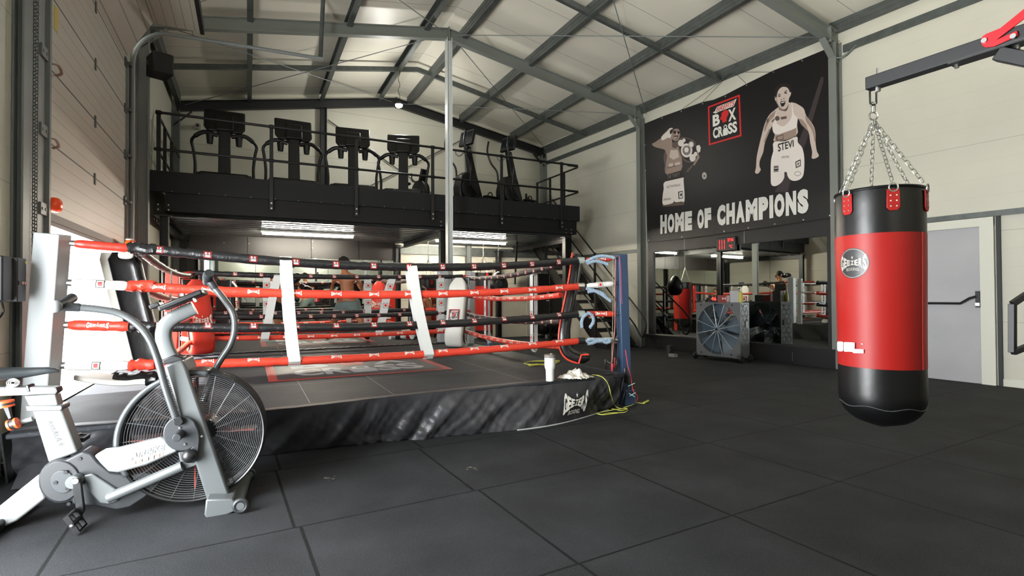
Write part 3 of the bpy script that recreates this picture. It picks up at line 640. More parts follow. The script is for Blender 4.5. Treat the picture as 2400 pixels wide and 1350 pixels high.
# light beams behind the woman
art('printed_light_beam', [(8, 0, [(870, 0), (900, 0), (900, 60), (700, 760), (560, 1080), (480, 1350), (330, 1350), (430, 1140), (600, 780), (720, 470)])], (1750, 180, 5.0))
W = [(3, 2, [(330, 250), (350, 130), (400, 100), (480, 95), (500, 170), (520, 175), (515, 215), (498, 250), (495, 300), (560, 305), (620, 335), (670, 375), (695, 450), (740, 510), (790, 590), (808, 680), (806, 760), (822, 870), (845, 915), (835, 940), (790, 960), (762, 950), (768, 880), (745, 770), (722, 640), (640, 560), (605, 490), (590, 560), (580, 690), (330, 760), (330, 680), (300, 585), (285, 600), (215, 770), (195, 880), (155, 980), (150, 1050), (165, 1090), (130, 1135), (98, 1120), (110, 1060), (118, 940), (150, 790), (195, 610), (225, 520), (270, 440), (340, 380), (375, 345), (345, 290)]),
     (6, 1, [(345, 240), (335, 250), (345, 150), (370, 110), (430, 85), (485, 92), (510, 120), (520, 180), (505, 270), (495, 300), (470, 310), (400, 200)]),
     (6, 4, [(340, 250), (330, 200), (342, 130), (390, 86), (440, 76), (496, 86), (520, 130), (524, 175), (504, 180), (494, 150), (468, 124), (425, 118), (390, 136), (368, 166), (356, 205), (350, 240)]),
     (9, 3, [(333, 395), (345, 395), (345, 520), (370, 560), (430, 580), (500, 520), (530, 440), (525, 310), (535, 310), (550, 430), (590, 480), (592, 550), (560, 610), (440, 650), (380, 675), (320, 660), (303, 610), (303, 560), (325, 520)]),
     (4, 3, [(690, 455), (740, 520), (786, 600), (806, 690), (800, 760), (790, 740), (780, 680), (750, 600), (700, 530)]), (4, 3, [(300, 430), (340, 390), (330, 450), (270, 520), (240, 580), (215, 640), (205, 620), (228, 530), (272, 450)]), (4, 3, [(345, 290), (352, 255), (362, 300), (385, 345), (410, 372), (440, 380), (425, 390), (395, 378), (370, 340)]),
     (4, 3, [(330, 685), (440, 655), (580, 600), (582, 690), (480, 735), (332, 765)]), (5, 4, [(345, 700), (430, 672), (435, 735), (350, 755)]), (4, 5, [(360, 705), (425, 685), (425, 725), (365, 740)]),
     (9, 3, [(318, 765), (450, 755), (585, 700), (600, 770), (650, 830), (675, 950), (670, 1120), (640, 1190), (570, 1220), (510, 1205), (478, 1160), (470, 1120), (442, 1120), (440, 1180), (405, 1240), (340, 1280), (290, 1265), (282, 1180), (285, 980), (312, 870)]),
     (6, 6, [(355, 215), (375, 200), (402, 205), (398, 212), (375, 208)]), (6, 6, [(435, 190), (450, 168), (478, 155), (472, 165), (452, 178)]),
     (6, 6, ring_pts(382, 226, 17, 7, 10)), (6, 6, ring_pts(457, 190, 16, 8, 10)), (6, 6, [(395, 290), (450, 280), (455, 310), (435, 345), (410, 352), (395, 320)]), (9, 7, [(403, 300), (445, 288), (445, 300), (407, 310)]), (5, 6, [(400, 265), (412, 260), (415, 272), (402, 276)]), (5, 6, [(430, 250), (445, 252), (440, 262), (428, 262)]),
     (5, 4, [(372, 350), (395, 378), (430, 388), (470, 360), (490, 320), (485, 360), (465, 400), (430, 400), (385, 385)]), (4, 4, [(605, 490), (640, 560), (722, 640), (700, 560), (650, 500)]), (4, 4, [(285, 600), (215, 770), (200, 760), (255, 620)]),
     (5, 5, ring_pts(358, 487, 28, 28, 14)), (5, 5, [(290, 520), (320, 490), (330, 500), (300, 535)]), (5, 5, [(400, 470), (468, 460), (468, 490), (402, 502)]), (5, 5, [(235, 500), (262, 485), (255, 530), (232, 545)]),
     (6, 5, [(570, 995), (632, 965), (635, 1045), (577, 1072)]), (9, 6, [(582, 1003), (624, 983), (626, 1036), (587, 1055)]), (7, 7, [(592, 1010), (616, 998), (617, 1030), (594, 1042)]),
     (7, 5, [(316, 1043), (374, 1040), (374, 1112), (316, 1118)]), (6, 6, ring_pts(345, 1078, 24, 22, 12)), (9, 7, [(325, 1070), (365, 1066), (365, 1074), (325, 1078)]), (7, 5, ring_pts(598, 1135, 38, 28, 14, 0.3)), (9, 6, ring_pts(598, 1135, 32, 22, 14, 0.3))]
art('printed_woman_boxer', W, (1750, 180, 5.0))
m = (1750, 180, 5.0)
def zq(x0, y0, s, a, b_, c, d, off=0.008):
    return quad(*[pR(x0+p[0]/s, y0+p[1]/s, BO+off) for p in (a, b_, c, d)])
mb = MB(); mb.text('STEVI', zq(*m, (368, 880), (552, 820), (548, 738), (362, 785)), 6, 0.02); mb.text('HYPE', zq(*m, (412, 955), (500, 950), (498, 925), (412, 930)), 6); mb.build('printed_lettering', bm_, t)
Mn = [(4, 1, [(150, 330), (255, 255), (265, 225), (340, 150), (405, 120), (400, 240), (400, 300), (410, 380), (480, 330), (500, 440), (540, 560), (525, 740), (320, 790), (295, 660), (280, 520), (300, 440), (180, 405), (120, 375), (115, 345)]),
      (9, 2, [(247, 250), (330, 170), (360, 130), (405, 122), (410, 150), (385, 240), (370, 270), (340, 262), (262, 300)]), (6, 3, [(370, 160), (410, 130), (405, 180), (380, 220), (365, 190)]),
      (6, 2, [(410, 170), (418, 130), (470, 105), (515, 135), (525, 180), (515, 230), (500, 180), (420, 165)]), (4, 3, [(415, 165), (440, 135), (495, 140), (515, 200), (512, 245), (480, 305), (440, 308), (405, 285), (398, 220)]),
      (6, 4, ring_pts(440, 185, 24, 22, 12)), (6, 4, ring_pts(492, 187, 20, 20, 12)), (5, 4, [(425, 235), (480, 225), (490, 245), (470, 285), (440, 285), (428, 265)]), (3, 5, [(458, 180), (472, 180), (478, 222), (456, 225)]), (9, 5, [(430, 262), (470, 256), (468, 268), (434, 274)]),
      (5, 2, [(300, 440), (330, 520), (310, 640), (320, 780), (295, 660), (280, 520)]), (5, 2, [(400, 330), (480, 320), (490, 380), (450, 420), (400, 400)]), (3, 2, [(380, 440), (480, 440), (500, 540), (420, 580), (360, 540)]), (5, 3, [(330, 690), (520, 640), (522, 655), (335, 705)]), (3, 3, [(350, 640), (410, 625), (415, 670), (355, 685)]), (3, 3, [(440, 625), (515, 610), (518, 650), (445, 668)]),
      (5, 3, [(480, 320), (540, 255), (640, 270), (720, 310), (750, 390), (770, 480), (720, 600), (640, 620), (560, 580), (510, 480), (490, 400)]), (6, 4, [(500, 330), (545, 275), (640, 285), (710, 320), (740, 400), (750, 480), (700, 585), (640, 600), (570, 560), (520, 470)]),
      (9, 5, ring_pts(527, 340, 42, 48)), (9, 5, ring_pts(570, 300, 24, 26)), (9, 5, ring_pts(609, 445, 82, 100, 20)), (7, 6, ring_pts(609, 445, 58, 70, 18)), (9, 7, ring_pts(607, 437, 30, 38)), (7, 5, ring_pts(675, 360, 44, 52)), (9, 6, ring_pts(675, 360, 32, 38)), (9, 5, ring_pts(695, 552, 44, 54)), (9, 5, ring_pts(738, 497, 26, 32)),
      (9, 4, [(750, 380), (790, 365), (812, 400), (805, 460), (775, 485), (750, 430)]), (4, 3, [(775, 480), (797, 545), (720, 665), (700, 650), (750, 560)]), (5, 3, [(600, 750), (640, 700), (690, 650), (700, 670), (630, 760)]),
      (6, 2, [(330, 790), (525, 735), (555, 770), (555, 835), (300, 895), (310, 850)]), (9, 2, [(300, 893), (545, 838), (565, 880), (580, 1165), (535, 1180), (445, 1190), (432, 1160), (425, 1185), (400, 1205), (330, 1225), (265, 1220), (265, 1100), (280, 1000)]), (6, 1, [(545, 850), (570, 880), (590, 1210), (575, 1215), (560, 1100)]), (5, 1, [(262, 1225), (575, 1180), (570, 1230), (262, 1255)]),
      (6, 3, [(487, 1040), (552, 1026), (558, 1132), (493, 1146)]), (9, 4, [(502, 1050), (545, 1040), (550, 1122), (506, 1132)]), (6, 5, [(516, 1066), (538, 1060), (542, 1100), (518, 1106)])]
Md = [(9, 2, ring_pts(864, 810, 33, 50)), (6, 3, ring_pts(864, 810, 26, 40)), (9, 4, ring_pts(864, 810, 20, 32)), (6, 5, ring_pts(864, 812, 11, 18))]
art('printed_man_boxer', Mn, (1510, 280, 6.1375)); art('printed_disc', Md, (1510, 280, 6.1375))
m = (1510, 280, 6.1375)
mb = MB(); mb.text('ACTIVITRAX', zq(*m, (320, 990), (520, 955), (520, 925), (322, 955)), 6); mb.text('ORDAN', zq(*m, (270, 1170), (380, 1155), (380, 1125), (272, 1140)), 6); mb.text('THE THIRTY', zq(*m, (330, 860), (515, 815), (510, 760), (330, 800)), 7); mb.build('printed_lettering', bm_, t)
m = (1480, 100, 2.8125)
mb = MB()
def poster(s_, f_, bold=0.075):
    wd = [0.45 if c_ == 'I' else (1.25 if c_ == 'M' else 1.0) for c_ in s_]; T_ = sum(wd); x_ = 0
    for c_, w_ in zip(s_, wd):
        mb.text(c_, lambda a, v, x_=x_, w_=w_: f_((x_+0.05+(w_-0.1)*a)/T_, v), 1, bold if c_ != 'I' else 0.05); x_ += w_
poster('HOME', zq(*m, (188, 1262), (402, 1235), (402, 1108), (188, 1138)))
poster('OF', zq(*m, (432, 1230), (530, 1216), (527, 1086), (432, 1102)))
poster('CHAMPIONS', zq(*m, (562, 1210), (1172, 1120), (1170, 958), (562, 1075)))
mb.build('slogan_lettering', bm_, t)
# the BOX CROSS emblem, generic over any frame map fr(u, v) with v up
m_lw, m_lr, m_lk = M('logo_white', (226, 224, 216), 0.5), M('logo_red', (206, 36, 36), 0.45), M('logo_black', (14, 13, 14), 0.5)
def emblem(mb, fr, detail=True, iw=0, ir=1, ik=2, lay=0.0, nrm=None):
    def F(u, v, l=0): return V(fr(u, v)) + (nrm*(lay*l) if nrm is not None else V((0, 0, 0)))
    def P(pts, mi, l): mb.face([F(a, b_, l) for a, b_ in pts], mi)
    P([(0, 0), (1, 0), (1, 1), (0, 1)], ir, 0); P([(0.045, 0.04), (0.955, 0.04), (0.955, 0.96), (0.045, 0.96)], ik, 1)
    def T(s_, u0, u1, v0, v1, mi, sh=0.0, l=2, b_=0.04): mb.text(s_, lambda a, c: F(u0+(u1-u0)*a+sh*c, v0+(v1-v0)*c, l), mi, b_)
    T('FIREFITS', 0.25, 0.80, 0.78, 0.90, ir, 0.05, 3, 0.02)
    P([(0.15, 0.80), (0.24, 0.75), (0.34, 0.77), (0.30, 0.90), (0.24, 0.86), (0.22, 0.82)], iw, 2)
    P([(0.22, 0.77), (0.80, 0.77), (0.90, 0.93), (0.80, 0.91), (0.28, 0.91)], iw, 2)
    T('B', 0.14, 0.36, 0.44, 0.73, iw); T('X', 0.62, 0.86, 0.44, 0.73, iw)
    T('CR', 0.14, 0.44, 0.13, 0.40, iw); T('SS', 0.60, 0.88, 0.13, 0.40, iw)
    P([(0.36, 0.60), (0.41, 0.62), (0.42, 0.71), (0.52, 0.76), (0.62, 0.72), (0.64, 0.62), (0.57, 0.55), (0.57, 0.46), (0.44, 0.46), (0.43, 0.54), (0.37, 0.56)], ir, 3)
    P([(0.45, 0.13), (0.59, 0.13), (0.60, 0.27), (0.57, 0.30), (0.57, 0.37), (0.52, 0.40), (0.47, 0.37), (0.47, 0.30), (0.44, 0.27)], iw, 2); P([(0.495, 0.31), (0.545, 0.31), (0.545, 0.36), (0.52, 0.375), (0.495, 0.36)], ik, 3)
m = (1640, 210, 9.64)
def _em():
    # curved emblem corners as read off the cloth
    bl, br, tr, tl = [(x0/9.64+1640, y0/9.64+210) for x0, y0 in ((205, 1262), (943, 1050), (905, 110), (185, 385))]
    def fr(u, v):
        x = (bl[0]*(1-u)+br[0]*u)*(1-v)+(tl[0]*(1-u)+tr[0]*u)*v; y = (bl[1]*(1-u)+br[1]*u)*(1-v)+(tl[1]*(1-u)+tr[1]*u)*v
        return pR(x, y, BO+0.002)
    return fr
mb = MB(); emblem(mb, _em(), lay=0.0012, nrm=RN); mb.build('printed_emblem', [m_lw, m_lr, m_lk], t)
# digital clock under the banner
t = thing('digital_clock', 'black digital clock with red digits right under the banner', 'clock', pR(1703, 572, 0.1))
a = pR(1681, 566, 0.08); mb = MB(); yy0, yy1 = pR(1726, 560, 0.08).y, a.y
rbox(mb, yy0, yy1, 1.98, 2.24, 0.07, 0.12); mb.build('case', M('clock_black', (8, 8, 9), 0.35), t, 0.01)
m_dig = M('red_digit', (255, 40, 50), 0.4, emit=(255, 30, 40, 3.0))
mb = MB(); L = yy1-yy0
def cq(u0, u1, v0, v1): return quad(rp(yy1-L*u0, 1.98+0.26*v0, 0.123), rp(yy1-L*u1, 1.98+0.26*v0, 0.123), rp(yy1-L*u1, 1.98+0.26*v1, 0.123), rp(yy1-L*u0, 1.98+0.26*v1, 0.123))
for k in range(3):
    for h in (0, 1): mb.text('I', cq(0.17+0.13*k, 0.20+0.13*k, 0.16+0.36*h, 0.46+0.36*h), 0)
mb.text('27:56', cq(0.60, 0.90, 0.68, 0.90), 0); mb.text('°C', cq(0.68, 0.86, 0.2, 0.42), 0); mb.build('digits', m_dig, t)
# ================================================================ boxing rings
m_canvas = M('ring_canvas', (45, 47, 51), 0.62, spec=0.15, bump=(40, 0.12, 0.004), rvar=0.10, var=0.16, vscale=2.2)
nt, b = nodes_of(m_canvas)       # thin pale scratches in the vinyl
g = nt.nodes.new('ShaderNodeNewGeometry'); mp = nt.nodes.new('ShaderNodeMapping'); mp.inputs['Rotation'].default_value = (0, 0, 0.5); mp.inputs['Scale'].default_value = (1.2, 9, 1)
nt.links.new(g.outputs['Position'], mp.inputs[0]); nz = nt.nodes.new('ShaderNodeTexNoise'); nz.inputs['Scale'].default_value = 5; nz.inputs['Detail'].default_value = 8; nt.links.new(mp.outputs[0], nz.inputs['Vector'])
ab = math_node(nt, 'LESS_THAN', math_node(nt, 'ABSOLUTE', math_node(nt, 'SUBTRACT', nz.outputs['Fac'], 0.5)), 0.0018)
old = b.inputs['Base Color'].links[0].from_socket; mx = nt.nodes.new('ShaderNodeMix'); mx.data_type = 'RGBA'
nt.links.new(math_node(nt, 'MULTIPLY', ab, 0.35), mx.inputs[0]); nt.links.new(old, mx.inputs[6]); mx.inputs[7].default_value = C3(150, 152, 155); nt.links.new(mx.outputs[2], b.inputs['Base Color'])
m_skirt = M('black_vinyl_skirt', (54, 54, 57), 0.42, bump=(11, 0.5, 0.02), var=0.2, vscale=3)
m_rk = M('black_rope_sleeve', (25, 26, 28), 0.36, bump=(24, 0.6, 0.012), spec=0.6)
m_rr = M('red_rope_sleeve', (214, 66, 48), 0.36, bump=(30, 0.6, 0.008), spec=0.5)
m_rw = M('white_rope_sleeve', (222, 222, 218), 0.42, bump=(30, 0.5, 0.008))
m_web = M('white_webbing', (210, 211, 208), 0.6, bump=(120, 0.3, 0.002))
m_padk = M('black_pad_vinyl', (13, 13, 15), 0.28, bump=(9, 0.35, 0.01), spec=0.6)
m_padr = M('red_pad_vinyl', (210, 58, 44), 0.3, bump=(9, 0.25, 0.01))
m_padw = M('white_pad_vinyl', (222, 221, 212), 0.36, bump=(9, 0.25, 0.01))
m_blue = M('blue_post_paint', (54, 74, 102), 0.4, var=0.06); m_postw = M('white_post_paint', (188, 193, 196), 0.38); m_postr = M('red_post_paint', (206, 54, 38), 0.38)
m_lblue = M('pale_blue_rope', (140, 160, 176), 0.7, bump=(200, 0.4, 0.002))
LOG = [m_lw, m_lr, m_lk]
def geezers(mb, F, mi=0, star=True, word2=True):
    """bow tie shaped lettering with a star above and a small word below; F(u,v) v up"""
    s_ = 'GEEZERS'; n_ = len(s_)
    for i, ch in enumerate(s_):
        def mp(a, c, i=i):
            u = (i+0.06+a*0.88)/n_; k = 2*u-1; lo = 0.42-0.34*k*k; hi = 0.62+0.34*k*k
            return F(u, lo+(hi-lo)*c)
        mb.text(ch, mp, mi, 0.045)
    if star: mb.face([F(0.5+(0.045 if q % 2 == 0 else 0.018)*math.sin(q*math.pi/5), 0.76+(0.09 if q % 2 == 0 else 0.036)*math.cos(q*math.pi/5)) for q in range(10)], mi)
    if word2: mb.text('BOXING', lambda a, c: F(0.26+0.48*a, 0.14+0.14*c+0.02*math.sin(a*3.14)), mi, 0.01)
def sag_path(p0, p1, sag, n_=40, jit=0.0, seed=0):
    rnd = random.Random(seed); p0, p1 = V(p0), V(p1); out = []
    for i in range(n_+1):
        t_ = i/n_; out.append(p0.lerp(p1, t_) - V((0, 0, sag*4*t_*(1-t_))))
    return out
def at_path(P, s_):
    d = 0
    for a, b_ in zip(P, P[1:]):
        L = (b_-a).length
        if d+L >= s_: return a+(b_-a)*((s_-d)/L), (b_-a).normalized()
        d += L
    return P[-1], (P[-1]-P[-2]).normalized()
def plen(P): return sum((b_-a).length for a, b_ in zip(P, P[1:]))
def rope(parent, p0, p1, sag, mat, r=0.036, seed=0, logos=None, side=None, step=0.31, name='rope'):
    L = (V(p1)-V(p0)).length; n_ = max(12, int(L/0.045)); P = sag_path(p0, p1, sag, n_); rnd = random.Random(seed)
    rs = [r*(1+rnd.uniform(-0.05, 0.05)-(0.10 if i % 14 == 7 else 0)) for i in range(len(P))]
    mb = MB(); mb.tube(P, rs, 14)
    if logos and side is not None:
        s0 = 0.16; sd = V(side).normalized(); T = plen(P)
        while s0 < T-0.1:
            c, tg = at_path(P, s0); nrm = (sd-tg*sd.dot(tg)).normalized(); up = tg.cross(nrm)
            if up.z < 0: up = -up
            tw = tg if tg.cross(up).dot(nrm) < 0 else tg
            rt = up.cross(nrm); rr = r*1.07
            def F(u, v, l=0, c=c, rt=rt, up=up, nrm=nrm, rr=rr, w_=(0.052 if logos == 'box' else 0.085), h_=(0.05 if logos == 'box' else 0.05)):
                an = (v-0.5)*h_/r; q = rr+0.0006*l
                return c+rt*(u-0.5)*w_+up*math.sin(an)*q+nrm*math.cos(an)*q
            if logos == 'box':
                def band(u0, u1, v0, v1, mi, l):
                    mb.grid(lambda a, c_: F(u0+(u1-u0)*a, v0+(v1-v0)*c_, l), 1, 4, mi)
                band(0, 1, 0, 1, 2, 0); band(0.07, 0.93, 0.07, 0.93, 3, 1)
                mb.text('BOX', lambda a, c_: F(0.16+0.68*a, 0.5+0.32*c_, 2.5), 1, 0.05); mb.text('CROSS', lambda a, c_: F(0.16+0.68*a, 0.12+0.3*c_, 2.5), 1, 0.05)
                mb.face([F(0.5+0.14*math.cos(q), 0.66+0.16*math.sin(q), 4) for q in [i*0.785 for i in range(8)]], 2)
            else:
                geezers(mb, lambda u, v: F(u, v, 2), 1, True, False)
            s0 += step
    return mb.build(name, [mat]+LOG, parent)
def ribbon(mb, P, w_, wd, th=0.004, mi=0):
    """flat strip along P, width vector direction wd"""
    wd = V(wd).normalized()*w_/2; n_ = len(P)
    nn = []
    for i in range(n_):
        tg = (P[min(i+1, n_-1)]-P[max(i-1, 0)]).normalized(); nn.append(tg.cross(wd).normalized()*th/2)
    vs = []
    for i in range(n_): vs += [P[i]-wd-nn[i], P[i]+wd-nn[i], P[i]+wd+nn[i], P[i]-wd+nn[i]]
    fs = [(0, 3, 2, 1), (n_*4-4, n_*4-3, n_*4-2, n_*4-1)]
    for i in range(n_-1):
        for k in range(4): l = (k+1) % 4; fs.append((i*4+k, i*4+l, i*4+4+l, i*4+4+k))
    return mb.add(vs, fs, mi)
def strap(parent, tops, out, wd, w_=0.085, r=0.042, logo=False):
    """webbing running down both faces of the ropes at the given points"""
    out = V(out).normalized(); 
    pts = [V(p) for p in tops]
    F_ = [pts[0]+V((0, 0, r))] + [p+out*(r+0.003) for p in pts] + [pts[-1]-V((0, 0, r))]
    B_ = [pts[-1]-V((0, 0, r))] + [p-out*(r+0.003) for p in pts[::-1]] + [pts[0]+V((0, 0, r))]
    P = [F_[0]]+spline(F_[1:-1], 5)+[F_[-1]]; Q = [B_[0]]+spline(B_[1:-1], 5)+[B_[-1]]
    mb = MB(); ribbon(mb, P, w_, wd); ribbon(mb, Q, w_, wd)
    if logo:
        for k in range(len(pts)-1):
            c = (pts[k]+pts[k+1])/2+out*(r+0.007); x = V(wd).normalized()*w_*0.36
            if x.dot(_r) < 0: x = -x
            up = V((0, 0, 1))*0.036
            fr = lambda u, v, c=c, x=x: c+x*(2*u-1)+up*(2*v-1)
            mb.face([fr(0, 0), fr(1, 0), fr(1, 1), fr(0, 1)], 3); mb.face([fr(.08, .08)+out*.0006, fr(.92, .08)+out*.0006, fr(.92, .92)+out*.0006, fr(.08, .92)+out*.0006], 1)
            mb.face([fr(.25, .25)+out*.0012, fr(.75, .25)+out*.0012, fr(.75, .75)+out*.0012, fr(.25, .75)+out*.0012], 2)
    return mb.build('rope_spacer', [m_web]+LOG, parent)
def sweep(mb, P, axW, axT, ws, ts, seg=20, e=0.45, mi=0, miT=None):
    """soft rectangular section swept along P; miT colours the +T half"""
    def sg(v): return math.copysign(abs(v)**e, v)
    vs = []; n_ = len(P)
    for i, p in enumerate(P):
        W_ = V(axW[i] if isinstance(axW, list) else axW).normalized(); T_ = V(axT[i] if isinstance(axT, list) else axT).normalized()
        for k in range(seg):
            a = 2*math.pi*(k+0.5)/seg; vs.append(V(p)+W_*sg(math.cos(a))*ws[i]/2+T_*sg(math.sin(a))*ts[i]/2)
    o = len(mb.f)
    fs = [(i*seg+k, i*seg+(k+1) % seg, (i+1)*seg+(k+1) % seg, (i+1)*seg+k) for i in range(n_-1) for k in range(seg)]
    fs += [tuple(range(seg))[::-1], tuple((n_-1)*seg+k for k in range(seg))]
    mb.add(vs, fs, mi)
    if miT is not None:
        for q in range((n_-1)*seg):
            k = q % seg
            if 0 <= k+0.5 < seg/2: mb.m[o+q] = miT
    return mb
def post(parent, top, bot, s_, mat, rot=0.0):
    top, bot = V(top), V(bot); up = V((math.sin(rot), math.cos(rot), 0))
    mb = MB(); mb.bar(bot, top, s_, s_, up); return mb.build('corner_post', mat, parent, 0.008)
def sleeve(parent, a, b_, r, mat, seed=0, logo=None, side=(0, -1, 0)):
    a, b_ = V(a), V(b_); L = (b_-a).length; ax = (b_-a).normalized(); rnd = random.Random(seed)
    P = [a.lerp(b_, t_/10) for t_ in range(11)]; rs = [r*(0.75 if i in (0, 10) else 1)*(1+rnd.uniform(-0.06, 0.06)) for i in range(11)]
    mb = MB(); mb.tube(P, rs, 14); mb.cyl(b_, b_+ax*0.03, r*0.7, seg=12, mi=4); mb.cyl(b_+ax*0.03, b_+ax*0.09, 0.008, seg=8, mi=4)
    if logo:
        c = a.lerp(b_, 0.5); sd = V(side); nrm = (sd-ax*sd.dot(ax)).normalized(); up = ax.cross(nrm); up = up if up.z > 0 else -up; rt = up.cross(nrm)
        w_, h_ = (0.13, 0.055) if logo == 'gz' else (0.05, 0.05)
        def F(u, v, l=1):
            an = (v-0.5)*h_/r; return c+rt*(u-0.5)*w_+up*math.sin(an)*(r*1.1+0.0006*l)+nrm*math.cos(an)*(r*1.1+0.0006*l)
        if logo == 'gz': geezers(mb, F, 1, True, False)
        else:
            mb.grid(lambda a_, c_: F(a_, c_, 0), 1, 4, 3); mb.grid(lambda a_, c_: F(.08+.84*a_, .08+.84*c_, 1), 1, 4, 1); mb.grid(lambda a_, c_: F(.25+.5*a_, .25+.5*c_, 2), 1, 4, 2)
    return mb.build('turnbuckle_sleeve', [mat]+LOG+[m_chrome], parent)
def twisted(mb, pts, r=0.011, mi=0):
    P = spline(pts, 6); L = plen(P); n_ = int(L/0.008); base = []
    for i in range(n_+1): base.append(at_path(P, L*i/n_))
    for k in range(3):
        q = []
        for i, (c, tg) in enumerate(base):
            x = tg.orthogonal().normalized(); y = tg.cross(x); a = i*0.62+k*2.094
            q.append(c+x*math.cos(a)*r*0.55+y*math.sin(a)*r*0.55)
        mb.tube(q, r*0.62, 6, mi)
ZR = (1.53, 1.26, 0.97, 0.69)
RM = (m_rk, m_rr, m_rk, m_rr)
def canvas(parent, x0, x1, y0, y1, ex0, ey0, es, skew=(0, 0), z=0.38):
    mb = MB(); mb.prism([(x0, y0+skew[0], z-0.03), (x1, y0+skew[1], z-0.03), (x1, y1, z-0.03), (x0, y1, z-0.03)], (0, 0, 0.03)); mb.build('canvas_mat', m_canvas, parent, 0.01)
    MB().b2((x0+0.12, y0+0.5, 0.0), (x1-0.12, y1-0.06, z-0.03)).build('platform_base', m_blackmatt, parent)
    mb = MB(); emblem(mb, lambda u, v: (ex0+es*u, ey0+es*v, z+0.002), lay=0.0012, nrm=V((0, 0, 1))); mb.build('printed_emblem', [M('faded_logo_white', (166, 170, 174), 0.5), M('faded_logo_red', (170, 44, 34), 0.45), M('mat_black', (42, 44, 48), 0.45)], parent)
    mb = MB()
    def ln(a, b_, w_=0.006):
        a, b_ = V(a), V(b_); d = (b_-a).normalized().cross(V((0, 0, 1)))*w_/2; mb.face([a-d, b_-d, b_+d, a+d])
    for y in (y0+1.05, y0+2.1, y0+3.1): ln((x0+0.1, y, z+0.0012), (x1-0.1, y+0.02, z+0.0012), 0.004)
    for x in (0.42, 1.05, 2.3): ln((x-0.01, y0+0.12, z+0.0015), (x, y1-0.1, z+0.0015), 0.004)
    mb.build('mat_seam', M('seam_grey', (136, 138, 140), 0.6), parent)
# ---------------------------------------------------------------- front ring
R1 = thing('boxing_ring', 'front boxing ring with red and black ropes, blue post and black skirt', 'boxing ring', (1.1, 6.2, 0))
canvas(R1, -1.25, 3.33, 4.02, 8.22, 0.17, 5.32, 1.8, (0.0, 0.12))
fe = spline([(-1.25, 4.10, 0), (0.1, 3.98, 0), (1.13, 4.07, 0), (2.46, 4.13, 0), (3.31, 4.13, 0)], 16)
be = spline([(-1.32, 4.42, 0), (0.17, 4.28, 0), (1.2, 4.18, 0), (2.36, 4.04, 0), (3.38, 4.36, 0)], 16)
rnd = random.Random(3); ph = [rnd.uniform(0, 6.28) for _ in range(12)]
def skirt(u, v):
    i = u*(len(fe)-1); k = min(int(i), len(fe)-2); f_ = i-k
    a = fe[k].lerp(fe[k+1], f_); c = be[k].lerp(be[k+1], f_); p = a.lerp(c, v); x = u*4.5
    wr = (0.015*math.sin(x*5.3+ph[0]+v*3.1)+0.016*math.sin(x*11+ph[1]-v*5)+0.012*math.sin(x*19+ph[2]+v*7+1.5*math.sin(x*3))+0.008*math.sin(x*31+v*11+ph[3])+0.005*math.sin(x*53-v*17+ph[4])+0.0035*math.sin(x*79+v*23+2*math.sin(x*13)))
    amp = math.sin(min(1, v*1.35)*math.pi/2)*(0.55+0.45*math.sin(x*1.7+1)**2)*(1 if v < 0.9 else 0.7)*(1-0.93*math.exp(-((u-0.82)/0.07)**4))
    q = V((p.x+0.015*math.sin(v*9+x*6)*v, p.y+wr*amp*1.35-0.02*math.sin(math.pi*v), 0.385*(1-v)+0.002))
    return q
mb = MB(); mb.grid(skirt, 360, 22, thick=(0, 0.004, 0)); SK = mb.build('skirt', m_skirt, R1, sharp=60)
mb = MB()
def corner_sk(u, v):
    a = V((3.31, 4.13, 0)).lerp(V((3.34, 8.2, 0)), u)
    w_ = 0.03*math.sin(u*40+v*4)+0.02*math.sin(u*83+v*7); return V((a.x+0.02+w_*v*0.9+0.05*v, a.y+0.2*v*(1-u), 0.385*(1-v)+0.002))
mb.grid(corner_sk, 160, 10, thick=(-0.004, 0, 0)); mb.build('skirt', m_skirt, R1, sharp=60)
mb = MB(); mb.prism([(-1.3, 4.1, 0.37), (-1.28, 8.2, 0.37), (-1.33, 8.2, 0.0), (-1.36, 4.4, 0.0)], (0.01, 0, 0)); mb.build('skirt', m_skirt, R1)
mb = MB(); P = [be[i]+V((0, -0.016, 0.006)) for i in range(44, 63)]; mb.tube(P, 0.006, 6); mb.build('hem', M('pale_hem', (176, 178, 176), 0.5), R1)
mb = MB(); P = [fe[i]+V((0, 0.055, 0.384)) for i in range(len(fe))]; ribbon(mb, [p+V((0, 0.004*math.sin(i*1.9), 0)) for i, p in enumerate(P)], 0.07, (0, 1, 0), 0.003); mb.build('edge_welt', M('dusty_black', (44, 43, 40), 0.5, var=0.3, vscale=20), R1)
c0 = skirt(0.815, 0.48); c1 = skirt(0.905, 0.44)
def skl(u, v):
    uu = 0.787+0.078*u; vv = 0.93-0.72*v; p = skirt(uu, vv); return V((p.x, p.y-0.024, p.z))
mb = MB(); geezers(mb, lambda u, v: skl(u, v)); mb.build('skirt_lettering', LOG, SK)
# black rubber strip joint between the two rings
mb = MB()
P = [V((-1.2+4.3*i/90, 8.24+0.01*math.sin(i*0.7), 0.39+0.012*abs(math.sin(i*1.3)))) for i in range(91)]; ribbon(mb, P, 0.12, (0, 1, 0), 0.006); mb.build('joint_cover', m_skirt, R1)
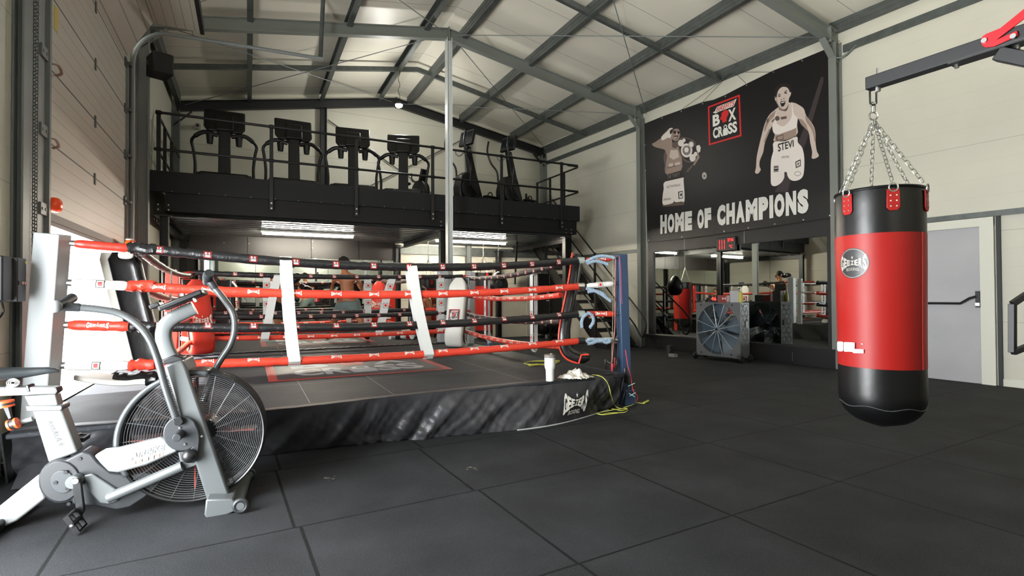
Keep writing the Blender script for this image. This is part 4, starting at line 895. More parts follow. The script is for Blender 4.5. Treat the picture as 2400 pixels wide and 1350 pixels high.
# corners
tFL, bFL = pD(124, 548, 3.5), pD(84, 1083, 3.56); bFL.z = 0
post(R1, tFL, bFL, 0.145, m_postw, 0.25)
tFR, bFR = V((3.52, 4.42, 1.595)), V((3.60, 4.46, 0.0))
post(R1, tFR, bFR, 0.105, m_blue, 0.15)
MB().box((3.605, 4.44, 0.08), (0.14, 0.13, 0.16)).build('post_foot', m_blue, R1, 0.006)
tBR, bBR = V((3.30, 8.02, 1.56)), V((3.29, 8.05, 0.36)); post(R1, tBR, bBR, 0.095, m_postw)
pb = pY(405, 640, 8.1); tBL, bBL = V((pb.x, 8.1, 1.50)), V((pb.x-0.02, 8.1, 0.36)); post(R1, tBL, bBL, 0.15, m_postr)
J = {'FL': (-0.74, 4.72), 'FR': (3.10, 4.60), 'BR': (3.02, 7.72), 'BL': (-0.62, 7.80)}
sgs = (0.105, 0.075, 0.06, 0.045)
for k, z in enumerate(ZR):
    lg = 'box' if k in (0, 2) else 'gz'
    a, b_ = J['FL'], J['FR']; rope(R1, (a[0], a[1]-0.12, z-(0, .01, .01, .01)[k]), (b_[0]-0.0, b_[1]-0.03, z), sgs[k], RM[k], (0.037, 0.036, 0.035, 0.034)[k], k, lg if k < 3 else 'gz', (-0.1, -1, (0.12, 0.1, 0.75, 0.9)[k]), 0.31)
    a, b_ = J['BL'], J['BR']; rope(R1, (a[0], a[1], z-0.05), (b_[0], b_[1], z-0.06), 0.03, RM[k], 0.034, 10+k, lg, (0, -1, 0.2), 0.31)
    a, b_ = J['FR'], J['BR']; rope(R1, (a[0]+0.0, a[1]+0.34, z-0.02-(0.07 if k else 0)), (b_[0]+0.06, b_[1], z-0.09), 0.05, (m_rk, m_rr, M('worn_black_sleeve', (52, 47, 44), 0.4, bump=(38, 0.8, 0.01)), m_rr)[k], 0.032, 20+k, lg, (-1, -0.3, 0.1), 0.2)
    a, b_ = J['FL'], J['BL']; rope(R1, (a[0]+0.02, a[1]+0.1, z-0.02), (b_[0]-0.03, b_[1], z-0.08), 0.06, (M('worn_brown_sleeve', (62, 46, 42), 0.35, bump=(38, 0.9, 0.01)), M('worn_pink_sleeve', (190, 96, 84), 0.4, bump=(38, 0.8, 0.01)), MATS['worn_brown_sleeve'], m_rr)[k], 0.032, 30+k, None)
# sleeves to the posts
FLx = lambda z: bFL.lerp(tFL, z/tFL.z)
for k, z in enumerate(ZR):
    mt = (m_padr, m_rw, m_rr, m_rw)[k]
    p = FLx(z); a = V((J['FL'][0]-0.02, J['FL'][1]-0.14, z-0.01)); e_ = p+V((0.11, 0.05, 0.01)); sleeve(R1, a, e_, (0.03, 0.034, 0.036, 0.036)[k], mt, k, ('', 'bx', 'gz', 'bx')[k], (0.1, -1, 0.1))
    p = bFR.lerp(tFR, z/1.6); a = V((J['FR'][0]+0.07, J['FR'][1]-0.05, z)); sleeve(R1, a, p+V((-0.10, 0.02, 0.03 if k in (0, 1) else 0.0)), 0.03, (m_rr, m_rw, m_rr, m_rw)[k], 9+k, ('gz', 'bx', 'gz', 'bx')[k], (-0.3, -1, 0.1))
    sleeve(R1, (J['BR'][0]+0.05, J['BR'][1]+0.06, z-0.06), (3.24, 7.97, z-0.06), 0.028, (m_rr, m_rw, m_rr, m_rw)[k], 19+k)
    sleeve(R1, (J['BL'][0]-0.05, J['BL'][1]+0.06, z-0.07), (pb.x+0.10, 8.03, z-0.06), 0.028, (m_rr, m_rw, m_rr, m_rw)[k], 29+k)
# crumpled rope ends by the near left corner
for k, z in enumerate(ZR):
    mb = MB(); rr = random.Random(50+k)
    P = [V((J['FL'][0]-0.04+0.03*i+rr.uniform(-.008, .008), J['FL'][1]-0.13+rr.uniform(-.008, .008), z-0.012+rr.uniform(-.008, .008))) for i in range(7)]
    mb.tube(P, [0.03, 0.045, 0.034, 0.046, 0.036, 0.044, 0.036], 10); mb.build('rope_end', (m_rk, m_rr, m_rk, m_rr)[k], R1)
    MB().tube([V((J['FR'][0]-0.03, J['FR'][1]-0.03, z)), V((J['FR'][0]+0.04, J['FR'][1]-0.05, z))], 0.036, 12).build('rope_end', (M('grey_cap', (150, 156, 150), 0.5), m_chrome, MATS['grey_cap'], m_rk)[k], R1)
D6 = 5.55
def pj_(L_, D=D6): return [pD(x, y, D) for x, y in L_]
for L_ in ([(1374, 614), (1392, 604), (1410, 600), (1430, 602), (1440, 605)], [(1376, 618), (1395, 612), (1412, 615), (1425, 620)], [(1374, 676), (1390, 680), (1410, 690), (1432, 706)], [(1378, 684), (1395, 682), (1412, 688), (1420, 694)],
           [(1376, 735), (1366, 745), (1363, 757), (1364, 768)], [(1376, 733), (1386, 737), (1391, 750), (1388, 760), (1382, 768)], [(1374, 800), (1388, 795), (1402, 800), (1416, 796), (1432, 797)], [(1378, 806), (1392, 803), (1406, 796), (1420, 803), (1430, 800)]):
    mb = MB(); twisted(mb, pj_(L_, D6-0.12), 0.016); mb.build('rope_tie', m_lblue, R1)
# spacers
def zrow(x, k): # front rope height at x
    t_ = (x-J['FL'][0])/(J['FR'][0]-J['FL'][0]); return ZR[k]-sgs[k]*4*t_*(1-t_)-(0.01 if k else 0)*(1-t_)
def yrow(x): t_ = (x-J['FL'][0])/(J['FR'][0]-J['FL'][0]); return (J['FL'][1]-0.12)*(1-t_)+(J['FR'][1]-0.03)*t_
for xs_ in ((0.27, 0.285, 0.305, 0.335), (1.30, 1.335, 1.39, 1.455)):
    strap(R1, [V((x, yrow(x), zrow(x, k))) for k, x in enumerate(xs_)], (0, -1, 0), (1, 0, 0), 0.09)
for xs_ in ((0.36, 0.30, 0.25, 0.20), (1.92, 1.84, 1.78, 1.72)):
    strap(R1, [V((x, 7.77, ZR[k]-0.055-0.03)) for k, x in enumerate(xs_)], (0, -1, 0), (1, 0, 0), 0.10, 0.037, xs_[0] > 1)
strap(R1, [V((2.66, 7.74, ZR[k]-0.06)) for k in range(4)], (0, -1, 0), (1, 0, 0), 0.10, 0.037, True)
for yy in (7.0, 5.6):
    strap(R1, [V((3.12, yy, ZR[k]-0.07-0.05-(0.07 if k else 0)*(8-yy)/3)) for k in range(4)], (-0.8, -0.3, 0), (0.15, 1, 0), 0.10, 0.037, True)
for yy in (6.0, 6.7):
    strap(R1, [V((-0.70, yy, ZR[k]-0.10)) for k in range(4)], (0.8, -0.2, 0), (0, 1, 0), 0.08, 0.036, True)
# pads
mb = MB(); P = spline([(3.27, 4.86, 1.62), (3.20, 4.84, 1.3), (3.10, 4.82, 0.95), (3.05, 4.80, 0.70), (3.08, 4.78, 0.56), (3.17, 4.72, 0.50), (3.27, 4.64, 0.50)], 5)
n_ = len(P); Wd = (0.62, 0.78, 0)
tgs = [(P[min(i+1, n_-1)]-P[max(i-1, 0)]).normalized() for i in range(n_)]
axT = [V(Wd).cross(tg) for tg in tgs]
sweep(mb, P, Wd, axT, [0.2]+[0.27]*(n_-5)+[0.25, 0.22, 0.2, 0.16], [0.06]+[0.11]*(n_-3)+[0.08, 0.05]); mb.build('corner_pad', m_padk, R1); PDK = bpy.data.objects[-1] if False else [o for o in R1.children if o.name.startswith('corner_pad')][-1]
mb = MB(); edge = [P[i]-V(Wd).normalized()*0.135 for i in range(n_)]; mb.tube([e+axT[i].normalized()*(0.045 if axT[i].x < 0 else -0.045) for i, e in enumerate(edge)], 0.010, 8); mb.build('pad_piping', m_rr, PDK)
# near left pad, black back and white face
P = spline([pD(288, 592, 4.05), pD(312, 690, 4.05), pD(335, 780, 4.05), pD(352, 848, 4.05)], 6); n_ = len(P); Wd = (0.86, -0.3, 0); Tn = V((0.3, 0.86, 0))
mb = MB(); sweep(mb, P, Wd, Tn, [0.14]+[0.21]*(n_-1), [0.06]+[0.11]*(n_-1), mi=0, miT=None); mb.build('corner_pad', m_padk, R1)
mb = MB(); Q = [p+V((-0.10, 0.07, -0.0)) for p in P]; sweep(mb, Q, Wd, Tn, [0.10]+[0.14]*(n_-1), [0.05]+[0.07]*(n_-1)); mb.build('corner_pad', m_padw, R1)
mb = MB(); P2 = spline([pD(185, 878, 3.95), pD(240, 888, 3.95), pD(300, 893, 4.0), pD(365, 888, 4.0)], 5); n2 = len(P2); sweep(mb, P2, V((0.25, 0.9, 0)), V((0, 0, 1)), [0.05]+[0.24]*(n2-2)+[0.2], [0.02]+[0.05]*(n2-2)+[0.07]); mb.build('corner_pad', m_padw, R1)
mb = MB(); rr = random.Random(5)
P2 = [pD(268+10*i, 884+rr.uniform(-4, 4), 3.93) for i in range(11)]; sweep(mb, P2, V((0.2, 0.5, 0.5)), V((0, -0.4, 0.8)), [0.06+rr.uniform(0, .05) for _ in P2], [0.05+rr.uniform(0, .03) for _ in P2], e=0.9); mb.build('pad_flap', m_padk, R1, sharp=20)
MB().ell(pD(295, 598, 3.95), (0.05, 0.02, 0.03), e=0.8).build('pad_tie', m_padw, R1)
# red pad far left and white pad far right
def bigpad(parent, ctop, cbot, nrm, w_, mat, curl, logo=None, matb=None):
    ctop, cbot, nrm = V(ctop), V(cbot), V(nrm).normalized(); W_ = nrm.cross(V((0, 0, 1))).normalized()
    P = spline([ctop, ctop.lerp(cbot, 0.35), ctop.lerp(cbot, 0.7), cbot.lerp(ctop, 0.12), cbot-nrm*0.05, cbot-nrm*0.15+V((0, 0, 0.03))], 6); n_ = len(P)
    tg = [(P[min(i+1, n_-1)]-P[max(i-1, 0)]).normalized() for i in range(n_)]; T_ = [W_.cross(a) for a in tg]
    T_ = [a if a.dot(nrm) > -0.2 or a.z < 0 else -a for a in T_]
    mb = MB(); sweep(mb, P, W_, T_, [w_*0.35, w_*0.72, w_*0.93]+[w_]*(n_-3), [0.04, 0.07]+[0.10]*(n_-2), mi=0); PD_ = mb.build('corner_pad', mat, parent)
    mb = MB(); Q = [p-nrm*0.055 for p in P[:-6]]; sweep(mb, Q, W_, nrm, [w_*1.03]*len(Q), [0.03]*len(Q)); mb.build('pad_backing', matb or m_padk, PD_)
    if logo:
        c = ctop.lerp(cbot, 0.58)+nrm*0.056; rt = W_ if W_.dot(_r) > 0 else -W_; dn = (ctop-cbot).normalized()
        mb = MB()
        if logo == 'gz': geezers(mb, lambda u, v: c+rt*(u-0.5)*w_*0.82+dn*(v-0.5)*w_*0.75)
        else: emblem(mb, lambda u, v: c+rt*(u-0.5)*w_*0.62+dn*(v-0.5)*w_*0.72, lay=0.0012, nrm=nrm)
        mb.build('pad_emblem', LOG, PD_)
bigpad(R1, pD(460, 655, 6.62), pD(478, 822, 6.62), (0.45, -0.85, 0), 0.28, m_padr, 1, 'gz')
bigpad(R1, pD(1076, 651, 7.95), pD(1062, 806, 7.95), (-0.75, -0.65, 0), 0.30, m_padw, 1, 'bx')
# ---------------------------------------------------------------- rear ring
R2 = thing('boxing_ring', 'rear boxing ring under the mezzanine with two boxers in it', 'boxing ring', (1.1, 10.2, 0))
canvas(R2, -1.0, 3.15, 8.27, 12.3, 0.19, 9.12, 1.78)
J2 = {'FL': (-0.45, 8.72), 'FR': (2.72, 8.72), 'BR': (2.66, 11.75), 'BL': (-0.40, 11.75)}
x_ = pY(438, 640, 8.5).x
post(R2, (x_, 8.5, 1.42), (x_, 8.5, 0.0), 0.12, m_postr); post(R2, (2.93, 8.42, 1.6), (2.93, 8.42, 0.0), 0.15, m_postw)
post(R2, (2.98, 12.1, 1.62), (2.98, 12.1, 0.0), 0.13, m_postr); post(R2, (-0.78, 12.1, 1.6), (-0.78, 12.1, 0.0), 0.13, m_blue)
for k, z in enumerate(ZR):
    lg = 'box' if k in (0, 2) else 'gz'; zz = z-0.03
    rope(R2, J2['FL']+(zz,), J2['FR']+(zz,), 0.03, RM[k], 0.033, 40+k, lg, (0, -1, 0.2), 0.33)
    rope(R2, J2['BL']+(zz-0.02,), J2['BR']+(zz,), 0.04, RM[k], 0.033, 50+k, lg, (0, -1, 0.1), 0.33)
    rope(R2, J2['FR']+(zz,), J2['BR']+(zz,), 0.06, RM[k], 0.031, 60+k, lg, (-1, 0, 0.1), 0.3); rope(R2, J2['FL']+(zz,), J2['BL']+(zz,), 0.06, RM[k], 0.031, 70+k, lg, (1, 0, 0.1), 0.3)
    for j_, q in (('FL', (x_, 8.5)), ('FR', (2.86, 8.48)), ('BR', (2.92, 12.03)), ('BL', (-0.7, 12.03))):
        a = V(J2[j_]+(zz,)); b_ = V(q+(zz,)); sleeve(R2, a, b_, 0.027, (m_rr, m_rw, m_rr, m_rw)[k], 80+k, 'bx' if j_ == 'FR' and k % 2 else None)
for x in (0.25, 1.75): strap(R2, [V((x, 8.72, ZR[k]-0.055)) for k in range(4)], (0, -1, 0), (1, 0, 0), 0.10, 0.037, True); strap(R2, [V((x+0.2, 11.75, ZR[k]-0.08)) for k in range(4)], (0, -1, 0), (1, 0, 0), 0.10, 0.037, True)
bigpad(R2, (2.60, 11.70, 1.50), (2.55, 11.70, 0.62), (-0.5, -0.85, 0), 0.30, m_padr, 1, 'gz')
bigpad(R2, (-0.30, 11.70, 1.48), (-0.25, 11.72, 0.62), (0.75, -0.65, 0), 0.30, m_padw, 1, 'bx')
bigpad(R2, (-0.28, 8.95, 1.42), (-0.30, 8.95, 0.60), (0.7, 0.7, 0), 0.28, m_padk, 1)
bigpad(R2, (2.60, 8.92, 1.45), (2.58, 8.95, 0.60), (-0.7, 0.7, 0), 0.28, m_padk, 1)
# ================================================================ air bike
BA = math.radians(-5); Bd = V((math.cos(BA), math.sin(BA), 0)); Bn = V((-Bd.y, Bd.x, 0)); BP = V((0.0, 3.45, 0))
def Bk(x, y, off=0.0):
    P = BP-Bn*off; d = ray(x, y); return CAM+d*(Bn.dot(P-CAM)/Bn.dot(d))
def zA(X, Y): return 80+X/2.143, 620+Y/2.143
def zC(X, Y): return X/3.1385, 840+Y/3.1385
m_bsil = M('bike_silver_paint', (98, 102, 103), 0.34, 0.25, spec=0.6); m_bwh = M('bike_white_paint', (122, 125, 125), 0.32)
m_bgr = M('bike_graphite_plastic', (38, 41, 44), 0.45); m_bkp = M('bike_black_plastic', (20, 21, 23), 0.38); m_bhd = M('bike_handle_steel', (104, 108, 110), 0.28, 0.6)
m_org = M('orange_ring', (232, 84, 40), 0.4); m_wire = M('cage_wire', (40, 41, 44), 0.3, 0.4)
T5 = thing('air_bike', 'silver and white air bike with a big caged fan wheel in the foreground', 'exercise bike', (BP.x-0.5, BP.y, 0))
def plate(name, pts, o0, o1, mat, conv=None, bev=0.004, parent=T5):
    q = [Bk(*(conv(*p) if conv else p), o0) for p in pts]
    return MB().prism(q, Bn*(o0-o1)*1.0, 0).build(name, mat, parent, bev)
def btube(name, pts, r, mat, conv=None, off=0.0, n=6, seg=14, parent=T5):
    P = spline([Bk(*(conv(p[0], p[1]) if conv else p[:2]), p[2] if len(p) > 2 else off) for p in pts], n)
    if isinstance(r, (list, tuple)):
        k = len(P)-1; r = [r[min(int(i/k*(len(r)-1)), len(r)-2)]*(1-(i/k*(len(r)-1) % 1 if i < k else 1))+r[min(int(i/k*(len(r)-1)), len(r)-2)+1]*((i/k*(len(r)-1) % 1) if i < k else 1) for i in range(k+1)]
    return MB().tube(P, r, seg).build(name, mat, parent)
C0 = BP+Bd*-0.262+V((0, 0, 0.398)); RW_ = 0.352
H0 = Bk(486, 1004, 0.02)
def circ(c, r, off, n_=56, a0=0, a1=2*math.pi): return [c+Bd*r*math.cos(a0+(a1-a0)*i/n_)+V((0, 0, 1))*r*math.sin(a0+(a1-a0)*i/n_)-Bn*off for i in range(n_ if a1-a0 > 6.28 else n_+1)]
for sgn, nm in ((1, 'near'), (-1, 'far')):
    mb = MB(); Hc = C0.lerp(H0, 0.9) if sgn > 0 else C0
    Hc = Hc+Bn*((C0-Hc).dot(Bn))
    for i in range(26):
        r = 0.07+i*0.0111; k = (r-0.07)/0.28; c = Hc.lerp(C0, k)
        mb.tube(circ(c, r, sgn*(0.105-0.02*k), 52), 0.0016, 4, closed=True)
    for i in range(20 if sgn > 0 else 0):
        a = 2*math.pi*i/20; e = Bd*math.cos(a)+V((0, 0, 1))*math.sin(a)
        mb.tube([Hc+e*0.06-Bn*sgn*0.106, Hc.lerp(C0, 0.55)+e*0.21-Bn*sgn*0.092, C0+e*0.348-Bn*sgn*0.082], 0.0022, 4)
    o = mb.build('fan_cage', M('cage_wire_lit', (104, 106, 108), 0.3, 0.5) if sgn > 0 else m_wire, T5)  # near wires coloured paler for the light they catch, far ones kept dark
mb = MB()
for off, r, w_ in ((0.085, RW_, 0.008), (-0.085, RW_, 0.008), (0.06, RW_+0.004, 0.006), (-0.06, RW_+0.004, 0.006), (0.03, RW_+0.006, 0.006), (0.0, RW_+0.007, 0.006), (-0.03, RW_+0.006, 0.006)): mb.tube(circ(C0, r, off, 72), w_, 6, closed=True)
mb.build('cage_rim', m_bkp, T5)
# silver shroud covering the rear upper arc
vs = []; N_ = 40
def shroud(u, v):
    a = math.radians(78)+math.radians(132)*u; r = RW_+0.012; o = 0.1*(1-2*v); return C0+Bd*r*math.cos(a)+V((0, 0, 1))*r*math.sin(a)-Bn*o
mb = MB(); mb.grid(shroud, 40, 4); 
def shr2(s_):
    return lambda u, v: C0+(Bd*math.cos(math.radians(78+132*u))+V((0, 0, 1))*math.sin(math.radians(78+132*u)))*(RW_+0.012-0.028*v)-Bn*s_*0.1
mb.grid(shr2(1), 40, 1); mb.grid(shr2(-1), 40, 1); o = mb.build('shroud', M('shroud_grey', (66, 70, 72), 0.35), T5); md = o.modifiers.new('s', 'SOLIDIFY'); md.thickness = 0.003
MB().cyl(H0-Bn*0.03, H0+Bn*0.16, 0.055, seg=24).build('fan_hub', m_bkp, T5)
mb = MB()
for i in range(4):
    a = 2*math.pi*i/4+0.0; e = Bd*math.cos(a)+V((0, 0, 1))*math.sin(a); f_ = V((0, 0, 1))*math.cos(a)-Bd*math.sin(a); c = C0+Bn*0.01
    mb.prism([c+e*0.06-Bn*0.06, c+e*0.31-Bn*0.06, c+e*0.31+Bn*0.06, c+e*0.06+Bn*0.06], f_*0.003, 0)
    mb.prism([c+e*0.16-Bn*0.066, c+e*0.30-Bn*0.066, c+e*0.30-Bn*0.06, c+e*0.16-Bn*0.06], f_*0.006, 1)
mb.build('fan_blade', [m_bgr, M('red_edge', (200, 60, 44), 0.5)], T5)
# frame
plate('fork', [(650, 508), (742, 478), (764, 520), (990, 1180), (868, 1188)], 0.155, 0.112, m_bsil, zA, 0.012)
plate('fork', [(650, 508), (742, 478), (764, 520), (990, 1180), (868, 1188)], -0.115, -0.15, m_bsil, zA, 0.008)
plate('fork_crown', [(652, 512), (742, 482), (768, 545), (668, 560)], 0.15, -0.15, m_bsil, zA, 0.01)
plate('mast_collar', [(648, 505), (640, 480), (700, 455), (748, 468), (748, 480)], 0.055, -0.055, m_bkp, zA, 0.006)
P = spline([Bk(*zA(*p)) for p in ((692, 478), (664, 420), (650, 360), (660, 310), (700, 268), (755, 240), (806, 218))], 6)
tg = [(P[min(i+1, len(P)-1)]-P[max(i-1, 0)]).normalized() for i in range(len(P))]
mb = MB(); sweep(mb, P, [t_.cross(Bn) for t_ in tg], Bn, [0.078]*len(P), [0.06]*len(P), e=0.55); mb.build('mast', m_bsil, T5)
# console
a, b_ = Bk(*zA(650, 232)), Bk(*zA(862, 146)); ax = (b_-a).normalized(); up = Bn.cross(ax); up = up if up.z > 0 else -up
mb = MB(); R_ = Matrix((ax, Bn, up)).transposed()
CT = (a+b_)/2+up*0.012
MB().box(CT, ((b_-a).length, 0.20, 0.030), R_).build('console', m_bkp, T5, 0.008); CO_ = [o for o in T5.children if o.name == 'console'][0]
MB().box(CT+up*0.0165, ((b_-a).length*0.8, 0.15, 0.002), R_).build('screen', M('screen_glass', (30, 34, 38), 0.1), CO_)
MB().box(CT-ax*0.13+up*0.028, (0.05, 0.12, 0.025), R_).build('console_button_bar', m_bkp, CO_, 0.005)
mb = MB(); mb.cyl(a+Bn*0.04-up*0.01, a+Bn*0.04-up*0.03, 0.008, seg=8); mb.cyl(CT+ax*0.05-up*0.01, CT+ax*0.05-up*0.035, 0.010, seg=8); mb.build('console_bolt', m_chrome, CO_)
# handles
btube('near_handle', [(228, 216, .27), (330, 226, .26), (430, 246, .25), (515, 296, .24), (578, 372, .23), (618, 470, .21), (660, 620, .19), (712, 772, .17)], 0.0175, m_bhd, zA)
btube('far_handle', [(905, 118, -.22), (958, 180, -.21), (1000, 250, -.2), (1006, 330, -.19), (985, 405, -.18), (940, 475, -.17), (902, 545, -.16), (850, 690, -.12)], 0.0185, m_bhd, zA)
o = btube('grip', [(230, 216, .27), (170, 212, .28), (128, 208, .29)], [0.02, 0.022, 0.024], m_bgr, zA, seg=16)
btube('grip', [(112, 212, .34), (150, 192, .26), (190, 168, .16)], [0.022, 0.022, 0.024], m_bgr, zA, seg=16)
MB().ell(Bk(*zA(100, 211), .35), (0.032, 0.032, 0.03)).build('grip_cap', M('pale_grip_cap', (140, 142, 144), 0.5), T5)
btube('grip', [(908, 122, -.22), (890, 95, -.22), (872, 75, -.23)], [0.021, 0.023, 0.03], m_bgr, zA, seg=16)
btube('grip', [(874, 88, -.25), (874, 58, -.19), (880, 42, -.16)], [0.03, 0.03, 0.026], m_bgr, zA, seg=16)
# main beam and covers
plate('main_beam', [(298, 962), (352, 932), (420, 922), (640, 868), (706, 900), (722, 940), (560, 1010), (420, 1047), (372, 1042), (330, 1000)], 0.15, 0.108, m_bwh, zA, 0.010)
cover = [(240, 940), (285, 948), (320, 990), (385, 1045), (450, 1058), (560, 1040), (640, 1060), (620, 1115), (560, 1170), (480, 1222), (410, 1236), (300, 1215), (190, 1205)]
ringp = [(130+112*math.cos(a), 1090+112*math.sin(a)) for a in [math.radians(q) for q in range(60, 300, 15)]]
plate('chain_cover', cover+ringp, 0.075, -0.06, m_bgr, zA, 0.012)
plate('cover_ring', [(128+104*math.cos(a), 1090+104*math.sin(a)) for a in [math.radians(q) for q in range(0, 360, 12)]], 0.083, 0.07, m_bgr, zA, 0.006)
plate('chainring_disc', [(140+60*math.cos(a), 1092+58*math.sin(a)) for a in [math.radians(q) for q in range(0, 360, 12)]], 0.090, 0.08, M('bike_disc_grey', (54, 58, 61), 0.4), zA, 0.003)
for p in ((158, 1044), (106, 1096), (168, 1125), (228, 976), (308, 1066), (174, 1202)):
    c = Bk(*zA(*p), 0.092 if p[0] < 170 and p[1] < 1150 else 0.078); MB().cyl(c-Bn*0.003, c+Bn*0.012, 0.009, seg=12).build('cover_bolt', m_bkp, T5)
plate('lower_panel', [(246, 1062), (290, 1050), (380, 1108), (440, 1145), (420, 1190), (370, 1205), (330, 1200), (262, 1128)], 0.088, 0.07, m_bsil, zA, 0.006)
btube('link_rod', [(372, 1172, .11), (560, 1092, .12), (745, 1012, .13)], 0.026, m_bsil, zA, n=3, seg=18)
plate('rod_bracket', [(720, 940), (790, 940), (828, 975), (815, 1010), (760, 1030), (735, 1000)], 0.12, 0.09, m_bsil, zA, 0.006)
# pivot plate with footpeg and ball
pp = [(738+92*math.cos(a), 850+88*math.sin(a)) for a in [math.radians(q) for q in range(60, 330, 15)]]+[(826, 835), (832, 880), (826, 940), (822, 980), (800, 1000), (765, 995), (742, 970)]
plate('pivot_plate', pp, 0.185, 0.156, M('pivot_grey', (50, 53, 56), 0.4), zA, 0.008)
c = Bk(*zA(735, 850), 0.18); mb = MB(); mb.cyl(c, c-Bn*0.09, 0.024, 0.02, 20); mb.build('foot_peg', m_bgr, T5, 0.003)
c = Bk(*zA(780, 962), 0.195); MB().ell(c, (0.036, 0.03, 0.036)).build('pivot_ball', m_bkp, T5)
for p in ((730, 820), (756, 902), (842, 862)): c = Bk(*zA(*p), 0.187); MB().cyl(c, c-Bn*0.005, 0.006, seg=8).build('pivot_bolt', m_chrome, T5)
plate('handle_socket', [(694, 772), (735, 762), (750, 790), (735, 812), (705, 806)], 0.21, 0.185, m_bkp, zA, 0.003)
# crank and pedals
c = Bk(*zA(208, 1085), 0.10); MB().cyl(c+Bn*0.02, c-Bn*0.035, 0.033, seg=22).build('crank_hub', m_bsil, T5, 0.003)
q = [Bk(*zA(*p), 0.14) for p in ((190, 1075), (232, 1072), (252, 1240), (238, 1262), (212, 1258), (196, 1160))]; MB().prism(q, Bn*0.022).build('crank_arm', m_bkp, T5, 0.004)
mb = MB(); c = Bk(*zA(208, 1087), 0.145); mb.cyl(c, c-Bn*0.006, 0.014, seg=14); mb.build('crank_bolt', m_chrome, T5)
def pedal(c, tilt):
    mb = MB(); R_ = Matrix.Rotation(BA, 3, 'Z') @ Matrix.Rotation(tilt, 3, 'Y')
    def L_(x, y, z): return c+R_ @ V((x, y, z))
    for y in (-0.045, 0.045): mb.prism([L_(-0.05, y-0.006, -0.012), L_(0.05, y-0.006, -0.012), L_(0.04, y-0.006, 0.012), L_(-0.04, y-0.006, 0.012)], R_ @ V((0, 0.012, 0)))
    for x in (-0.045, 0.045): mb.prism([L_(x-0.005, -0.05, -0.012), L_(x+0.005, -0.05, -0.012), L_(x+0.005, -0.05, 0.012), L_(x-0.005, -0.05, 0.012)], R_ @ V((0, 0.10, 0)))
    mb.cyl(L_(0, -0.055, 0), L_(0, 0.06, 0), 0.012, seg=12)
    mb.prism([L_(-0.04, -0.004, -0.008), L_(0.04, -0.004, -0.008), L_(0.04, -0.004, 0.008), L_(-0.04, -0.004, 0.008)], R_ @ V((0, 0.008, 0)))
    pd_ = mb.build('pedal', m_bkp, T5)
    mb = MB()
    for x, y in ((-0.03, -0.03), (0.03, -0.03), (0.0, -0.045)): mb.ell(L_(x, y-0.004, 0), (0.009, 0.009, 0.009), seg=8, rings=6)
    mb.build('reflector', M('pedal_reflector', (190, 190, 188), 0.3), pd_)
pedal(Bk(*zA(208, 1290), 0.20), math.radians(62)); pedal(Bk(*zA(212, 868), -0.2), math.radians(10))
q = [Bk(*zA(*p), -0.13) for p in ((130, 1075), (160, 1070), (225, 880), (205, 870))]; MB().prism(q, Bn*0.02).build('crank_arm', m_bkp, T5, 0.004)
# front stabiliser
f0 = Bk(*zA(925, 1232), 0.24); mb = MB()
q = [Bk(*zA(*p), 0.24) for p in ((862, 1180), (995, 1178), (1010, 1195), (1045, 1205), (1050, 1222), (970, 1258), (865, 1278), (854, 1258))]; mb.prism(q, Bn*0.5); mb.build('front_foot', m_bsil, T5, 0.008)
for (x, y, o_) in ((1038, 1212, 0.262), (1038, 1212, -0.27)):
    c = Bk(*zA(1038, 1212), 0.25)+Bn*(0.25-o_); c.z = 0.045
    mb = MB(); mb.tube([c+Bd*0.030*math.cos(a)+V((0, 0, 1))*0.030*math.sin(a) for a in [i*math.pi/10 for i in range(20)]], 0.012, 8, closed=True); tw_ = mb.build('transport_wheel', m_bgr, T5)
    MB().cyl(c-Bn*0.012, c+Bn*0.012, 0.020, seg=14).build('wheel_hub', m_bsil, tw_)
c = Bk(*zA(922, 1285), 0.2); c.z = 0.012; mb = MB(); mb.cyl((c.x, c.y, 0), (c.x, c.y, 0.024), 0.03, seg=16); c2 = c+Bn*0.42; mb.cyl((c2.x, c2.y, 0), (c2.x, c2.y, 0.024), 0.03, seg=16); mb.build('levelling_foot', M('pale_rubber', (150, 150, 148), 0.5), T5)
# rear leg and foot
plate('rear_leg', [(285, 852), (338, 1030), (120, 1200), (40, 1238), (-180, 1330), (-230, 1250), (0, 1082)], 0.045, -0.045, m_bwh, zC, 0.010)
p = BP+Bd*-1.13; mb = MB(); mb.box(p+V((0, 0, 0.035)), (0.09, 0.52, 0.06), Matrix.Rotation(BA, 3, 'Z')); mb.build('rear_foot', m_bkp, T5, 0.012)
# seat tube, rail, saddle
plate('seat_tube', [(235, 385), (448, 368), (572, 690), (430, 745), (355, 772)], 0.045, -0.045, m_bwh, zC, 0.010)
plate('seat_collar', [(186, 352), (452, 346), (458, 368), (448, 384), (196, 390)], 0.052, -0.052, m_bsil, zC, 0.004)
plate('seat_post', [(175, 280), (405, 264), (428, 350), (215, 356)], 0.036, -0.036, m_bwh, zC, 0.006)
plate('seat_rail', [(-260, 212), (415, 212), (418, 262), (-260, 290)], 0.03, -0.03, m_bwh, zC, 0.006)
plate('rail_stop', [(184, 198), (208, 198), (222, 246), (196, 246)], 0.034, -0.034, m_bkp, zC, 0.003); plate('rail_stop', [(398, 216), (416, 214), (426, 246), (408, 262)], 0.034, -0.034, m_bkp, zC, 0.003)
mb = MB()
for o_ in (0.02, -0.02): mb.tube([Bk(*zC(215, 228), o_), Bk(*zC(400, 230), o_)], 0.008, 8)
mb.build('guide_rod', m_chrome, T5)
mb = MB(); c = Bk(*zC(98, 180), 0.05)
for r in (0.010, 0.018, 0.025): mb.tube([c+Bd*r*math.cos(a)+V((0, 0, 1))*r*math.sin(a)*0.8 for a in [i*math.pi/8 for i in range(16)]], 0.0035, 6, closed=True)
